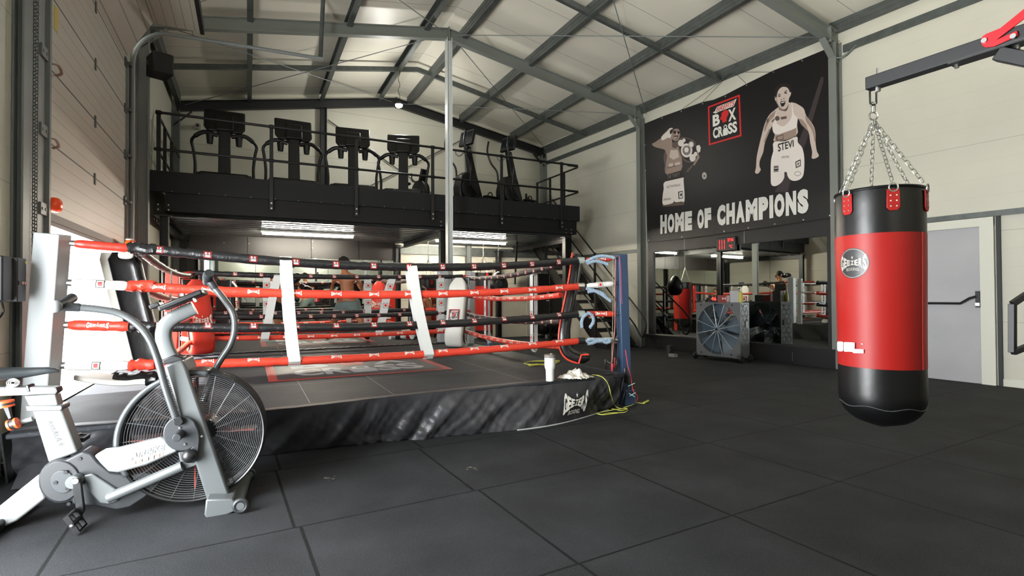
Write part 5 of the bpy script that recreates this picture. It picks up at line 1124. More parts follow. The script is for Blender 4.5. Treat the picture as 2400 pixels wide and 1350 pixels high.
mb.cyl(Bk(*zC(98, 195)), Bk(*zC(98, 215)), 0.03, seg=14); mb.build('seat_clamp', m_chrome, T5)
P = [Bk(*zC(x, y)) for x, y in ((432, 94), (405, 88), (350, 88), (280, 95), (200, 103), (100, 110), (0, 118), (-90, 118), (-170, 110), (-200, 108))]
mb = MB(); sweep(mb, P, Bn, V((0, 0, 1)), [0.015, 0.035, 0.05, 0.06, 0.08, 0.12, 0.18, 0.22, 0.20, 0.12], [0.012, 0.024, 0.034, 0.042, 0.05, 0.06, 0.068, 0.07, 0.06, 0.03], seg=28, e=0.8); mb.build('saddle', M('saddle_vinyl', (42, 46, 48), 0.3), T5)
# adjusting knobs
def knob(a, b_, r, nm='adjuster_knob'):
    a, b_ = V(a), V(b_); mb = MB(); mb.cyl(a, b_, r, seg=18); kb_ = mb.build(nm, m_bgr, T5, 0.002)
    mb = MB(); ax = (b_-a).normalized(); mb.cyl(a-ax*0.004, a+ax*0.006, r*1.15, seg=18); mb.cyl(b_-ax*0.006, b_+ax*0.004, r*1.15, seg=18); mb.build('knob_ring', m_org, kb_)
knob(Bk(*zC(70, 492), 0.03), Bk(*zC(124, 474), 0.03), 0.024); btube('knob_rod', [(132, 476), (180, 462), (240, 444)], 0.012, m_bwh, zC, n=3)
knob(Bk(*zC(30, 318), 0.03), Bk(*zC(34, 352), 0.03), 0.034)
plate('knob_bracket', [(20, 360), (60, 352), (84, 440), (60, 450)], 0.01, -0.01, m_bgr, zC, 0.002)
# lettering
def bquad(pts, off, conv): a_, b2_, c_, d_ = [Bk(*conv(*p), off) for p in pts]; return quad(a_, b2_, c_, d_)
mb = MB(); mb.text('ASSAULT', bquad(((342, 458), (438, 652), (466, 645), (372, 450)), 0.056, zC), 0, 0.03); mb.text('FITNESS', bquad(((288, 470), (382, 668), (408, 660), (312, 460)), 0.056, zC), 1); mb.build('frame_lettering', [m_bgr, M('pale_grey_print', (84, 86, 86), 0.5)], T5)
mb = MB(); mb.text('AIRBIKE', bquad(((480, 985), (650, 930), (655, 898), (490, 950)), 0.153, zA), 0, 0.03); mb.text('ELITE', bquad(((500, 1006), (648, 962), (648, 942), (502, 988)), 0.153, zA), 1); mb.build('frame_lettering', [M('print_mid_grey', (225, 225, 224), 0.4), M('print_salmon', (214, 130, 112), 0.5)], T5)
# ================================================================ punching bags
m_bagr = M('red_bag_vinyl', (142, 20, 16), 0.46, bump=(5, 0.12, 0.01), spec=0.3, rvar=0.06, vscale=3)
m_bagk = M('black_bag_vinyl', (8, 8, 9), 0.36, bump=(6, 0.3, 0.01), spec=0.4)
m_chain = M('chain_steel', (178, 178, 172), 0.3, 0.9)
def on_cyl(c, r, ang, z): return V((c.x+r*math.cos(ang), c.y+r*math.sin(ang), z))
def bag(T_, c, r, zt, zb, seams, big=False, view=None):
    """c axis, seams (z of the two colour joints); view = angle that faces the viewer"""
    h = zt-zb
    def rad(z):
        k = (zt-z)/h; q = r*(0.985+0.02*math.sin(k*5+1)+0.012*k)
        if z < zb+0.17: q *= math.sqrt(max(0.02, 1-((zb+0.17-z)/0.17)**2.6*0.94))
        if z > zt-0.02: q *= 0.985
        return q
    def shell(z0, z1, n_, nm, mat, sc_=1.0):
        mb = MB(); ps = [(rad(z0+(z1-z0)*i/n_)*sc_, z0+(z1-z0)*i/n_-zb) for i in range(n_+1)]
        if nm == 'bottom_cap': ps = [(0.004, -0.012)]+ps
        if nm == 'top_cap': ps = ps+[(r*0.9, h-0.004+0.004), (0.01, h-0.02)]
        mb.lathe(ps, (c.x, c.y, zb), 48); mb.build(nm, mat, T_)
    shell(zb, seams[1], 14, 'bottom_cap', m_bagk); shell(seams[1], seams[0], 8, 'bag_body', m_bagr, 1.006); shell(seams[0], zt, 6, 'top_cap', m_bagk)
    mb = MB(); mb.tube([on_cyl(c, rad(zt)*0.995, a, zt) for a in [i*math.pi/18 for i in range(36)]], 0.008, 8, closed=True); mb.build('top_rim', m_bagk, T_)
    if big:
        mb = MB(); mb.tube([on_cyl(c, rad(z)*1.009, view+1.05, z) for z in [seams[1]+(seams[0]-seams[1])*i/12 for i in range(13)]], 0.004, 6); mb.build('side_seam', m_bagr, T_)
        mb = MB()
        rr = random.Random(4); P = [on_cyl(c, rad(zb+0.105)*1.0+0.001, view-1.5+3.0*i/40, zb+0.105+0.006*math.sin(i*0.5)) for i in range(41)]; mb.tube(P, 0.002, 5); mb.build('bottom_seam', M('seam_thread', (70, 70, 72), 0.4), T_)
    return rad
# the large hanging bag
BD = 2.6
bc = pD(2063, 720, BD); bc = V((bc.x, bc.y, 0)); zt, zb = pD(2063, 452, BD).z, pD(2063, 990, BD-0.02).z-0.012
T6 = thing('punching_bag', 'big red and black punching bag on chains in the right foreground', 'punching bag', (bc.x, bc.y, zb))
view = math.atan2(-bc.y, -bc.x); BR_ = 0.187
z1, z2 = pD(2063, 545, BD-BR_*0.8).z, pD(2063, 866, BD-BR_*0.8).z
rad = bag(T6, bc, BR_, zt, zb, (z1, z2), True, view)
def surf(x, y, extra=0.0):
    """point on the bag surface under a pixel"""
    d = ray(x, y); o = CAM; rr_ = BR_*1.008+extra
    dx, dy = d.x, d.y; ox, oy = o.x-bc.x, o.y-bc.y; A_ = dx*dx+dy*dy; B_ = 2*(ox*dx+oy*dy); C_ = ox*ox+oy*oy-rr_*rr_
    D_ = B_*B_-4*A_*C_; t_ = (-B_-math.sqrt(max(D_, 0)))/(2*A_); return o+d*t_
cc = surf(1998, 617); ca = math.atan2(cc.y-bc.y, cc.x-bc.x); cz = cc.z
def bagF(ca, cz, w_, h_, ex): return lambda u, v: on_cyl(bc, rad(cz+(v-0.5)*h_)*1.006+ex, ca+(u-0.5)*w_/BR_, cz+(v-0.5)*h_)
mb = MB()
def disc(mb, f, r0, r1, mi, n_=40):
    vs = []
    for i in range(n_):
        a = 2*math.pi*i/n_
        for r in (r0, (r0+r1)/2, r1): vs.append(f(0.5+r*math.cos(a), 0.5+r*math.sin(a)))
    mb.add(vs, [(i*3+k, ((i+1) % n_)*3+k, ((i+1) % n_)*3+k+1, i*3+k+1) for i in range(n_) for k in (0, 1)], mi)
S_ = 0.148
disc(mb, bagF(ca, cz, S_, S_, 0.0015), 0.01, 0.25, 2); disc(mb, bagF(ca, cz, S_, S_, 0.0015), 0.25, 0.5, 2); disc(mb, bagF(ca, cz, S_, S_, 0.0025), 0.455, 0.47, 0)
fg = bagF(ca, cz, S_*0.88, S_*0.72, 0.0026); geezers(mb, fg, 0, True, True)
mb.build('brand_badge', [M('badge_pewter', (150, 148, 140), 0.45), m_lr, M('badge_black', (34, 34, 36), 0.4)], T6)
gl = surf(1992, 815); ga = math.atan2(gl.y-bc.y, gl.x-bc.x)
def gelm(x, y):
    p = surf(x, y, 0.0025); return p
mb = MB()
for poly in ([(1962, 803), (1964, 800.5), (1975.5, 801), (1975.5, 821), (1974, 823.5), (1965, 823), (1962.5, 820)], [(1977, 803), (1979, 801.8), (1990, 802.2), (1990, 824), (1980, 824.3), (1977, 821.5)], [(1990, 802.2), (2003, 803), (2003, 818), (2024, 819), (2024, 828), (2001, 827.5), (1998.5, 826), (1998.5, 824.8), (1990, 824)]):
    mb.face([gelm(*p) for p in poly], 0)
mb.face([gelm(*p) for p in ((2018, 805), (2023, 806), (2022, 807.5), (2018, 806.5))], 1)
for poly in ([(1967, 808.5), (1974, 809), (1974, 809.8), (1967, 809.3)], [(1966, 809), (1967, 809), (1967, 815.5), (1966, 815.5)], [(1982, 809.5), (1989, 809.8), (1989, 810.6), (1982, 810.3)], [(1982, 815.5), (1989, 815.8), (1989, 816.6), (1982, 816.3)]):
    mb.face([gelm(*p)-_f*0.0006 for p in poly], 1)
mb.build('gel_lettering', [M('gel_white', (232, 234, 234), 0.4), M('gel_line', (206, 206, 206), 0.4)], T6)
ringp_ = pD(2047, 272, BD)
ends = [(1984, 468), (2092, 462), (2160, 470), (2120, 446), (2030, 446), (1968, 476)]
hp = []
for i in range(6):
    a = view + (-0.98 + i*2*math.pi/6+0.12)*-1; hp.append(a)
angs = [surf(1987, 470), surf(2093, 462)]
a1 = math.atan2(angs[0].y-bc.y, angs[0].x-bc.x); a2 = math.atan2(angs[1].y-bc.y, angs[1].x-bc.x); da = (a2-a1+math.pi) % (2*math.pi)-math.pi
AL = [a1+da*k for k in range(6)] if abs(abs(da)-1.05) < 0.35 else [a1+math.copysign(math.pi/3, da)*k for k in range(6)]
for k, a in enumerate(AL):
    top_ = on_cyl(bc, rad(zt)+0.006, a, zt-0.012); up_ = on_cyl(bc, rad(zt)*0.97, a, zt+0.035)
    tv = V((math.sin(a), -math.cos(a), 0)); ov = V((math.cos(a), math.sin(a), 0))
    mb = MB(); w_ = 0.026; q = []
    pts_ = [(-w_, 0.0), (w_, 0.0), (w_*1.05, -0.085), (w_*0.6, -0.10), (-w_*0.6, -0.10), (-w_*1.05, -0.085)]
    mb.prism([V((bc.x, bc.y, 0))+ov*(rad(zt)+0.004)+tv*x+V((0, 0, zt-0.015+z)) for x, z in pts_], ov*0.006); tb_ = mb.build('hanging_tab', m_bagr, T6, 0.002)
    mb = MB()
    for x, z in ((-0.012, -0.03), (0.012, -0.03), (-0.012, -0.055), (0.012, -0.055), (-0.012, -0.08), (0.012, -0.08)): p = V((bc.x, bc.y, 0))+ov*(rad(zt)+0.010)+tv*x+V((0, 0, zt-0.015+z)); mb.cyl(p, p+ov*0.003, 0.0035, seg=8)
    mb.build('rivet', m_chrome, tb_)
    mb = MB(); mb.tube([top_+ov*0.006+tv*0.018*math.cos(q)+V((0, 0, 1))*(0.02*math.sin(q)+0.005) for q in [i*math.pi/8 for i in range(16)]], 0.0035, 6, closed=True)
    chain(mb, [up_+V((0, 0, -0.01)), ringp_+V((0, 0, -0.02))], 0.0019, 0.031, 5, 0.6); mb.build('chain', m_chain, T6)
mb = MB(); mb.tube([ringp_+_r*0.02*math.cos(q)+V((0, 0, 1))*0.02*math.sin(q) for q in [i*math.pi/8 for i in range(16)]], 0.0045, 8, closed=True)
mb.cyl(ringp_+V((0, 0, 0.018)), ringp_+V((0, 0, 0.045)), 0.010, seg=12); mb.tube([ringp_+V((0, 0, 0.055))+_r*0.012*math.cos(q)+V((0, 0, 1))*0.014*math.sin(q) for q in [i*math.pi/8 for i in range(16)]], 0.004, 8, closed=True); mb.build('swivel', m_chain, T6)
cb = ringp_+V((0, 0, 0.095)); mb = MB(); P = []
for i in range(24):
    q = 2*math.pi*i/24; P.append(cb+_r*0.016*math.cos(q)+V((0, 0, 1))*(0.014*math.sin(q)+math.copysign(0.026, math.sin(q))))
mb.tube(P, 0.0045, 8, closed=True); mb.build('carabiner', m_bkp, T6)
# rack that carries it
A0, A1 = pD(2030, 197, BD), pD(2330, 88, 2.17); A1.z = A0.z+0.0
dirA = (A1-A0).normalized(); A2 = A0+dirA*1.25
tip = ringp_+V((0, 0, 0.15))
off = V((tip.x-A0.x, tip.y-A0.y, 0)); off = off-dirA*off.dot(dirA); A0 = A0+off*0.5; A2 = A2+off*0.5
TR = thing('bag_rack', 'black steel arm with red brace plate holding the big punching bag', 'bag rack', (A2.x, A2.y, 0))
m_rackk = M('rack_black', (14, 14, 17), 0.45); m_rackr = M('rack_red', (186, 12, 28), 0.35)
MB().bar(A0, A2, 0.055, 0.062).build('arm', m_rackk, TR, 0.004)
mb = MB(); e_ = A0+dirA*0.045; mb.cyl(e_+V((0, 0, 0.03)), e_+V((0, 0, 0.065)), 0.006, seg=8); mb.cyl(e_+V((0, 0, -0.05)), e_+V((0, 0, -0.03)), 0.012, seg=10); mb.build('eye_bolt', m_chrome, TR)
pb_ = A0+dirA*0.50; q0 = pb_+V((0, 0, -0.05)); q1 = A2+V((0, 0, -0.55))
MB().bar(q0, q1, 0.05, 0.055).build('brace', m_rackk, TR, 0.004)
mb = MB()
for s_ in (0.36, 0.56): p = A0+dirA*s_+V((0, 0, -0.033)); mb.cyl(p, p-V((0, 0, 0.022)), 0.009, seg=8)
mb.build('clamp_bolt', m_chrome, TR)
MB().bar(A0+dirA*0.34+V((0, 0, -0.035)), A0+dirA*0.62+V((0, 0, -0.035)), 0.07, 0.008).build('clamp_plate', m_rackk, TR)
sideN = dirA.cross(V((0, 0, 1))); sideN = sideN if sideN.dot(CAM-A0) > 0 else -sideN
def AP(x, y):  # pixel on the near face plane of the arm
    P_ = A0+sideN*0.031; d = ray(x, y); return CAM+d*(sideN.dot(P_-CAM)/sideN.dot(d))
pl = [(2300, 96), (2303, 86), (2312, 80), (2346, 66), (2400, 22), (2460, -26), (2475, -6), (2400, 46), (2340, 92), (2385, 72), (2388, 84), (2330, 110), (2310, 112), (2302, 106)]
MB().prism([AP(*p) for p in pl], sideN*0.006).build('brace_plate', m_rackr, TR, 0.002)
for p in ((2309, 96), (2377, 86)): c = AP(*p)+sideN*0.006; MB().cyl(c, c+sideN*0.008, 0.010, seg=10).build('plate_bolt', m_chrome, TR)
up0 = V((A2.x, A2.y, 0)); mb = MB(); mb.bar(up0, up0+V((0, 0, 2.75)), 0.07, 0.07, dirA); mb.build('upright', m_rackk, TR, 0.004)
mb = MB(); mb.bar(up0+V((0, 0, 0.03)), up0+V((0, 0, 0.03))+sideN*-0.9, 0.07, 0.06); mb.bar(up0+V((0, 0, 0.03))-dirA*0.45, up0+V((0, 0, 0.03))+dirA*0.45, 0.07, 0.06); mb.build('foot', m_rackk, TR, 0.004)
fq = [pD(2373, 712, 2.35), pD(2440, 668, 2.35), pD(2440, 800, 2.35), pD(2373, 826, 2.35)]
mb = MB()
for i in range(4): mb.bar(fq[i], fq[(i+1) % 4], 0.024, 0.024)
mb.bar((fq[1]+fq[2])/2, V((up0.x, up0.y, (fq[1].z+fq[2].z)/2)), 0.024, 0.024); mb.build('side_frame', m_rackk, TR, 0.002)
# bags under the mezzanine
def hung(px_, pyt, pyb, Dp, rr_, lab, seamf=(0.2, 0.86), name='punching_bag'):
    c = pY(px_, 640, Dp); zt_ = pY(px_, pyt, Dp).z; zb_ = pY(px_, pyb, Dp).z; c.z = 0
    t_ = thing(name, lab, 'punching bag', (c.x, c.y, zb_)); v_ = math.atan2(-c.y, -c.x); h = zt_-zb_
    rd = bag(t_, c, rr_, zt_, zb_, (zt_-h*seamf[0], zt_-h*seamf[1]))
    apex = V((c.x, c.y, min(zt_+0.45, 2.35)))
    for i in range(4):
        a = v_+0.4+i*math.pi/2; ov = V((math.cos(a), math.sin(a), 0)); tv = V((-ov.y, ov.x, 0))
        mb = MB(); mb.prism([c+ov*(rr_+0.004)+tv*x+V((0, 0, z)) for x, z in ((-0.03, zt_-0.01), (0.03, zt_-0.01), (0.025, zt_-0.12), (-0.025, zt_-0.12))], ov*0.006); mb.build('hanging_tab', m_bagr, t_)
        mb = MB(); mb.tube([c+ov*rr_+V((0, 0, zt_)), apex], 0.006, 5); mb.build('chain', m_chain, t_)
    mb = MB(); chain(mb, [apex, (apex.x, apex.y, 2.53)], 0.004, 0.05, 4); mb.build('top_chain', m_chain, t_)
    return t_
hung(1004, 655, 800, 11.3, 0.19, 'red and black punching bag hanging behind the third boxer', (0.14, 0.80))
hung(1133, 640, 795, 12.2, 0.235, 'red and black punching bag hanging beside the black punch ball')
c = pY(1168, 668, 10.6); t = thing('punch_ball', 'black teardrop punch ball hanging beside the far punching bag', 'punch ball', c)
prof = [(0.01, -0.30), (0.12, -0.285), (0.21, -0.22), (0.26, -0.10), (0.265, 0.02), (0.23, 0.14), (0.16, 0.24), (0.08, 0.31), (0.03, 0.34)]
cz_ = pY(1168, 668, 10.6).z
prof = [(r_*0.83, h_*0.88) for r_, h_ in prof]
MB().lathe(prof, (c.x, c.y, cz_), 28).build('ball', m_bagk, t)
mb = MB(); chain(mb, [(c.x, c.y, cz_+0.34), (c.x, c.y, 2.7)], 0.004, 0.05, 4)
for i in range(4): a = i*1.57; mb.tube([(c.x+0.16*math.cos(a), c.y+0.16*math.sin(a), cz_+0.24), (c.x, c.y, cz_+0.5)], 0.004, 4)
mb.build('chain', m_chain, t)
mb = MB(); mb.cyl((c.x-0.1, c.y-0.245, cz_+0.02), (c.x-0.1, c.y-0.25, cz_+0.02), 0.08, seg=20); mb.build('badge', m_bgr, t)
# punch ball that shows in the right hand mirror: the same ball; nothing more to build
# ================================================================ drum fan with its things on top
fa, fb, fcn = V((7.26, 6.98, 0)), V((7.42, 6.16, 0)), V((7.70, 6.22, 0))
FX = (fb-fa).normalized(); FN = V((FX.y, -FX.x, 0)); FN = FN if FN.dot(CAM-fa) > 0 else -FN; FZ = V((0, 0, 1))
FW = (fb-fa).length; FH = 1.0; FD = 0.30; fz0 = 0.07
TF = thing('drum_fan', 'large grey box drum fan on wheels standing before the mirrors', 'fan', (fa+fb)/2+FN*-0.15)
m_fan = M('fan_grey_plastic', (92, 95, 98), 0.45, var=0.06); m_fanm = M('fan_mesh_blue_grey', (122, 142, 160), 0.3, 0.4); m_tp = M('tread_pattern_grey', (96, 98, 98), 0.5)
def FF(u, z, d=0.0): return fa+FX*(u*FW)+FZ*z-FN*d
n_ = 40; cu, czf, rx = 0.5, 0.555, 0.40
outer = []
for i in range(n_):
    a = 2*math.pi*i/n_; x, z = math.cos(a), math.sin(a); m_ = max(abs(x), abs(z)); outer.append((0.5+x/m_*0.5, czf+z/m_*0.47 if z > 0 else czf+z/m_*0.48))
mb = MB(); vs = []
for i in range(n_):
    a = 2*math.pi*i/n_; vs += [FF(*outer[i]), FF(cu+rx/FW*math.cos(a), czf+0.445*math.sin(a)), FF(cu+rx/FW*math.cos(a), czf+0.445*math.sin(a), FD), FF(*outer[i], FD)]
mb.add(vs, [(i*4+k, ((i+1) % n_)*4+k, ((i+1) % n_)*4+(k+1) % 4, i*4+(k+1) % 4) for i in range(n_) for k in range(4)]); mb.build('housing', m_fan, TF, 0.004)
mb = MB()
for k in range(1, 17): r = k/16; mb.tube([FF(cu+rx/FW*r*math.cos(a), czf+0.445*r*math.sin(a), -0.012+0.02*r*r) for a in [i*math.pi/18 for i in range(36)]], 0.0016, 4, closed=True)
for i in range(48): a = i*math.pi/24; mb.tube([FF(cu+rx/FW*r*math.cos(a), czf+0.445*r*math.sin(a), -0.012+0.02*r*r) for r in (0.1, 0.6, 1)], 0.0012, 4)
mb.build('front_mesh', m_fanm, TF)
mb = MB()
for i in range(12): a = i*math.pi/6+0.2; mb.tube([FF(cu+rx/FW*r*math.cos(a), czf+0.445*r*math.sin(a), -0.016+0.02*r*r) for r in (0.06, 0.6, 1.02)], 0.006, 6)
mb.build('guard_spokes', M('bright_guard_wire', (170, 182, 190), 0.3, 0.5), TF)
mb = MB(); mb.cyl(FF(cu, czf, -0.02), FF(cu, czf, -0.035), 0.038, seg=22); mb.build('guard_boss', m_fanm, TF); MB().cyl(FF(cu, czf, -0.035), FF(cu, czf, -0.038), 0.024, seg=20).build('boss_badge', m_bkp, TF)
mb = MB()
for i in range(5):
    a = i*2*math.pi/5+0.3
    def blade(u, v, a=a): r = 0.07+0.33*u; b2 = a+(v-0.5)*(0.75+0.2*u); return FF(cu+r*math.cos(b2)/FW, czf+r*1.1*math.sin(b2), 0.12+(v-0.5)*0.10)
    mb.grid(blade, 8, 6, thick=FN*0.003)
mb.cyl(FF(cu, czf, 0.08), FF(cu, czf, 0.2), 0.07, seg=20); mb.build('impeller', M('blade_blue_grey', (96, 112, 128), 0.35), TF)
mb = MB(); vs = [FF(0.02, 0.09, FD-0.01), FF(0.98, 0.09, FD-0.01), FF(0.98, 1.02, FD-0.01), FF(0.02, 1.02, FD-0.01)]
for k in range(1, 12): r = k/11; mb.tube([FF(cu+rx/FW*r*math.cos(a), czf+0.445*r*math.sin(a), FD) for a in [i*math.pi/12 for i in range(24)]], 0.002, 4, closed=True)
for i in range(16): a = i*math.pi/8; mb.tube([FF(cu, czf, FD), FF(cu+rx/FW*math.cos(a), czf+0.445*math.sin(a), FD)], 0.003, 4)
mb.build('rear_mesh', m_bkp, TF)
mb = MB()   # diamond tread pattern on the near side wall
for i in range(9):
    for j in range(4):
        s_ = 1 if (i+j) % 2 else -1; c = FF(1.0, 0.30+i*0.083, 0.055+j*0.06)+FX*0.003
        d_ = (FZ*0.028*s_+(-FN)*0.022); mb.prism([c-d_-FZ*0.005, c-d_+FZ*0.005, c+d_+FZ*0.005, c+d_-FZ*0.005], FX*0.003)
mb.build('tread_pattern', m_tp, TF)
mb = MB(); mb.prism([FF(1.0, 0.60, 0.16)+FX*0.004, FF(1.0, 0.60, 0.24)+FX*0.004, FF(1.0, 0.70, 0.24)+FX*0.004, FF(1.0, 0.70, 0.16)+FX*0.004], FX*0.008); mb.build('speed_switch', m_bkp, TF, 0.002)
mb = MB(); mb.prism([FF(1.0, 0.945, 0.10)+FX*0.004, FF(1.0, 0.945, 0.22)+FX*0.004, FF(1.0, 0.975, 0.22)+FX*0.004, FF(1.0, 0.975, 0.10)+FX*0.004], FX*0.005); mb.build('side_handle', m_bkp, TF)
mb = MB(); mb.prism([FF(1.0, 0.07), FF(1.0, 0.19), FF(0.86, 0.07)], -FN*0.05); mb.build('corner_foot', m_fan, TF)
for u, d_ in ((-0.02, 0.0), (1.02, 0.0), (-0.02, FD), (1.02, FD)):
    c = FF(u, 0.065, d_); mb = MB(); mb.cyl(c-FX*0.02, c+FX*0.02, 0.06, seg=20); wh_ = mb.build('wheel', m_bkp, TF, 0.004)
    mb = MB(); mb.cyl(c-FX*0.024, c+FX*0.024, 0.025, seg=14); mb.build('wheel_cap', m_bgr, wh_)
for u, z in ((0.12, 0.98), (0.83, 0.98), (0.12, 0.13), (0.80, 0.13)): MB().cyl(FF(u, z, 0), FF(u, z, -0.006), 0.016, seg=12).build('screw_plug', m_bkp, TF)
top = 1.025
def FB(mb, u0, u1, z0, z1, d0, d1, mi=0): mb.prism([FF(u0, z0, d0), FF(u1, z0, d0), FF(u1, z1, d0), FF(u0, z1, d0)], -FN*(d1-d0), mi); return mb
TT = thing('interval_timer', 'red interval timer box with glowing 46 on top of the drum fan', 'timer', FF(0.42, top, 0.15))
FB(MB(), 0.22, 0.44, top, top+0.125, 0.10, 0.2).build('display_case', M('clock_black', (8, 8, 9)), TT, 0.003); FB(MB(), 0.44, 0.64, top, top+0.125, 0.10, 0.2).build('case', M('timer_red', (150, 36, 34), 0.4), TT, 0.003)
mb = MB(); mb.text('46', quad(FF(0.29, top+0.03, 0.097), FF(0.41, top+0.03, 0.097), FF(0.41, top+0.10, 0.097), FF(0.29, top+0.10, 0.097)), 0); mb.build('digits', M('timer_digit', (255, 60, 50), 0.4, emit=(255, 60, 50, 3.0)), TT)
mb = MB()
for i in range(4):
    for j in range(2): FB(mb, 0.455+j*0.035, 0.48+j*0.035, top+0.02+i*0.025, top+0.035+i*0.025, 0.096, 0.10)
mb.build('keypad', m_fan, TT)
mb = MB(); geezers(mb, quad(FF(0.54, top+0.03, 0.098), FF(0.63, top+0.03, 0.098), FF(0.63, top+0.10, 0.098), FF(0.54, top+0.10, 0.098)), 0, False, False); mb.build('timer_lettering', LOG, TT)
o = MB(); FB(o, 0.70, 0.90, top, top+0.20, 0.12, 0.2); tag(o.build('paper_box', M('grey_white_box', (176, 178, 186), 0.5), None, 0.002), 'plain pale grey box standing on the drum fan', 'box')
TB = thing('spray_bottle', 'yellow spray bottle with white pump on the drum fan edge', 'bottle', FF(0.95, top, 0.1)); c = FF(0.95, top, 0.1)
MB().lathe([(0.033, 0), (0.036, 0.01), (0.036, 0.11), (0.03, 0.15), (0.016, 0.18), (0.014, 0.20)], c, 16).build('body', M('yellow_plastic', (200, 190, 90), 0.35), TB)
mb = MB(); mb.cyl(c+FZ*0.2, c+FZ*0.225, 0.017, seg=12); mb.cyl(c+FZ*0.225, c+FZ*0.26, 0.007, seg=8); mb.bar(c+FZ*0.26-FX*0.045, c+FZ*0.26+FX*0.015, 0.016, 0.014); mb.build('pump', m_white, TB)
# socket tower on the floor
c = pZ(1578, 836); TS = thing('socket_tower', 'grey round base cable device with black cylinder on the floor by the plinth', 'socket tower', c)
MB().lathe([(0.085, 0.0), (0.088, 0.01), (0.085, 0.05), (0.07, 0.058)], c, 24).build('base', M('pale_grey_plastic', (142, 142, 142), 0.5), TS)
MB().b2(c+V((-0.05, 0.04, 0.0)), c+V((0.05, 0.12, 0.21))).build('socket_block', m_bgr, TS, 0.008)
mb = MB(); mb.tube(spline([c+V((0, 0, 0.06)), c+V((0.06, -0.05, 0.05)), c+V((0.1, 0.1, 0.01)), c+V((0.5, -0.1, 0.008)), c+V((0.75, -0.55, 0.008))], 8), 0.004, 6); mb.tube([c+V((0.04*math.cos(a), -0.08, 0.035+0.03*math.sin(a))) for a in [i*0.5 for i in range(12)]], 0.004, 6); mb.build('cable', m_black, TS)
# ================================================================ things on and beside the front ring
zc = 0.383
c = pZ(1289, 893, zc); TT = thing('tumbler', 'white insulated tumbler with clear lid standing on the ring edge', 'tumbler', c)
MB().lathe([(0.033, 0.0), (0.036, 0.004), (0.038, 0.10), (0.047, 0.125), (0.049, 0.14), (0.050, 0.215)], c, 32).build('body', m_white, TT)
MB().lathe([(0.051, 0.214), (0.052, 0.238), (0.046, 0.242), (0.01, 0.242)], c, 28).build('lid', M('smoky_lid', (128, 124, 120), 0.15), TT)
MB().lathe([(0.012, 0.24), (0.014, 0.252), (0.008, 0.256)], c+V((0.01, -0.01, 0)), 14).build('lid_plug', M('smoky_lid', (128, 124, 120)), TT)
# crumpled cloth
cc = [pZ(1312, 888, zc), pZ(1386, 884, zc)]; rr = random.Random(9)
ph = [rr.uniform(0, 6.3) for _ in range(10)]
def cloth(u, v):
    p = cc[0].lerp(cc[1], u)+V((0.1, 0.85, 0)).normalized()*(v-0.5)*(0.05+0.17*math.sin(math.pi*min(1, u*0.9+0.05)))
    h = 0.062*math.sin(math.pi*min(1, max(0, u*1.05)))**1.2*math.sin(math.pi*v)*(0.75+0.4*math.sin(u*17+ph[0]+v*5)+0.3*math.sin(v*21+ph[1]+u*9)+0.22*math.sin(u*37+ph[2]+v*19))
    return V((p.x+0.012*math.sin(v*15+ph[3]+u*8), p.y+0.012*math.sin(u*23+ph[4]), zc+0.004+max(0, h)+0.006*abs(math.sin(u*40+v*13))))
mb = MB(); mb.grid(cloth, 60, 36, thick=(0, 0, 0.002)); tag(mb.build('crumpled_cloth', M('cream_cloth', (206, 200, 190), 0.85, bump=(90, 0.3, 0.003)), None, sharp=60), 'crumpled cream cloth lying on the ring edge beside the tumbler', 'cloth')
m_yel = M('yellow_cord', (206, 208, 92), 0.45)
def cord(pts, r, mat, label, name='skipping_rope', cat='skipping rope', grp=None, n=6):
    t_ = thing(name, label, cat, pts[0], 0, grp); MB().tube(spline(pts, n), r, 7).build('cord', mat, t_); return t_
def handle(t_, a, b_, mat, r=0.012):
    a, b_ = V(a), V(b_); mb = MB(); mb.tube([a, a.lerp(b_, 0.1), a.lerp(b_, 0.5), a.lerp(b_, 0.9), b_], [r*0.7, r, r*0.85, r, r*0.7], 10); mb.build('handle', mat, t_)
pts = [pZ(x, y, zc+0.006) for x, y in ((1230, 850), (1250, 846), (1278, 845), (1305, 845), (1309, 849), (1290, 852), (1262, 853), (1240, 854), (1228, 851), (1245, 847), (1285, 847), (1304, 850), (1296, 854), (1262, 855), (1236, 853))]
t_ = cord(pts, 0.004, m_yel, 'yellow skipping rope coiled on the ring mat behind the tumbler')
handle(t_, pZ(1298, 849, zc+0.012), pZ(1311, 846, zc+0.012), m_yel); handle(t_, pZ(1240, 856, zc+0.012), pZ(1262, 854, zc+0.012), m_yel)
E_ = lambda x, y: pY(x, y, 4.02)
pts = [pZ(1388, 878, zc+0.006), pZ(1408, 882, zc+0.008), pZ(1420, 892, zc-0.02), E_(1427, 905), E_(1432, 925), pZ(1440, 948, 0.05), pZ(1452, 957, 0.01), pZ(1470, 957, 0.008), pZ(1455, 962, 0.008), pZ(1420, 955, 0.008), pZ(1400, 963, 0.008), pZ(1408, 971, 0.008), pZ(1428, 968, 0.008), pZ(1465, 966, 0.008), pZ(1468, 958, 0.008), pZ(1440, 960, 0.02), pZ(1410, 966, 0.008), pZ(1396, 968, 0.008), pZ(1412, 972, 0.008), pZ(1448, 968, 0.01)]
cord(pts, 0.0035, m_yel, 'yellow cord running from the cloth down the skirt onto the floor', 'cord', 'cord')
pts = [pZ(1462, 955, 0.008), pZ(1480, 950, 0.012), pZ(1492, 944, 0.012), pZ(1508, 945, 0.012), pZ(1520, 939, 0.012)]
t_ = cord(pts, 0.004, m_yel, 'yellow skipping rope end with handle lying past the foot of the blue post'); handle(t_, pts[-2], pts[-1], m_yel)
Dp_ = 5.5
def H(x, y, D=Dp_): return pD(x, y, D)
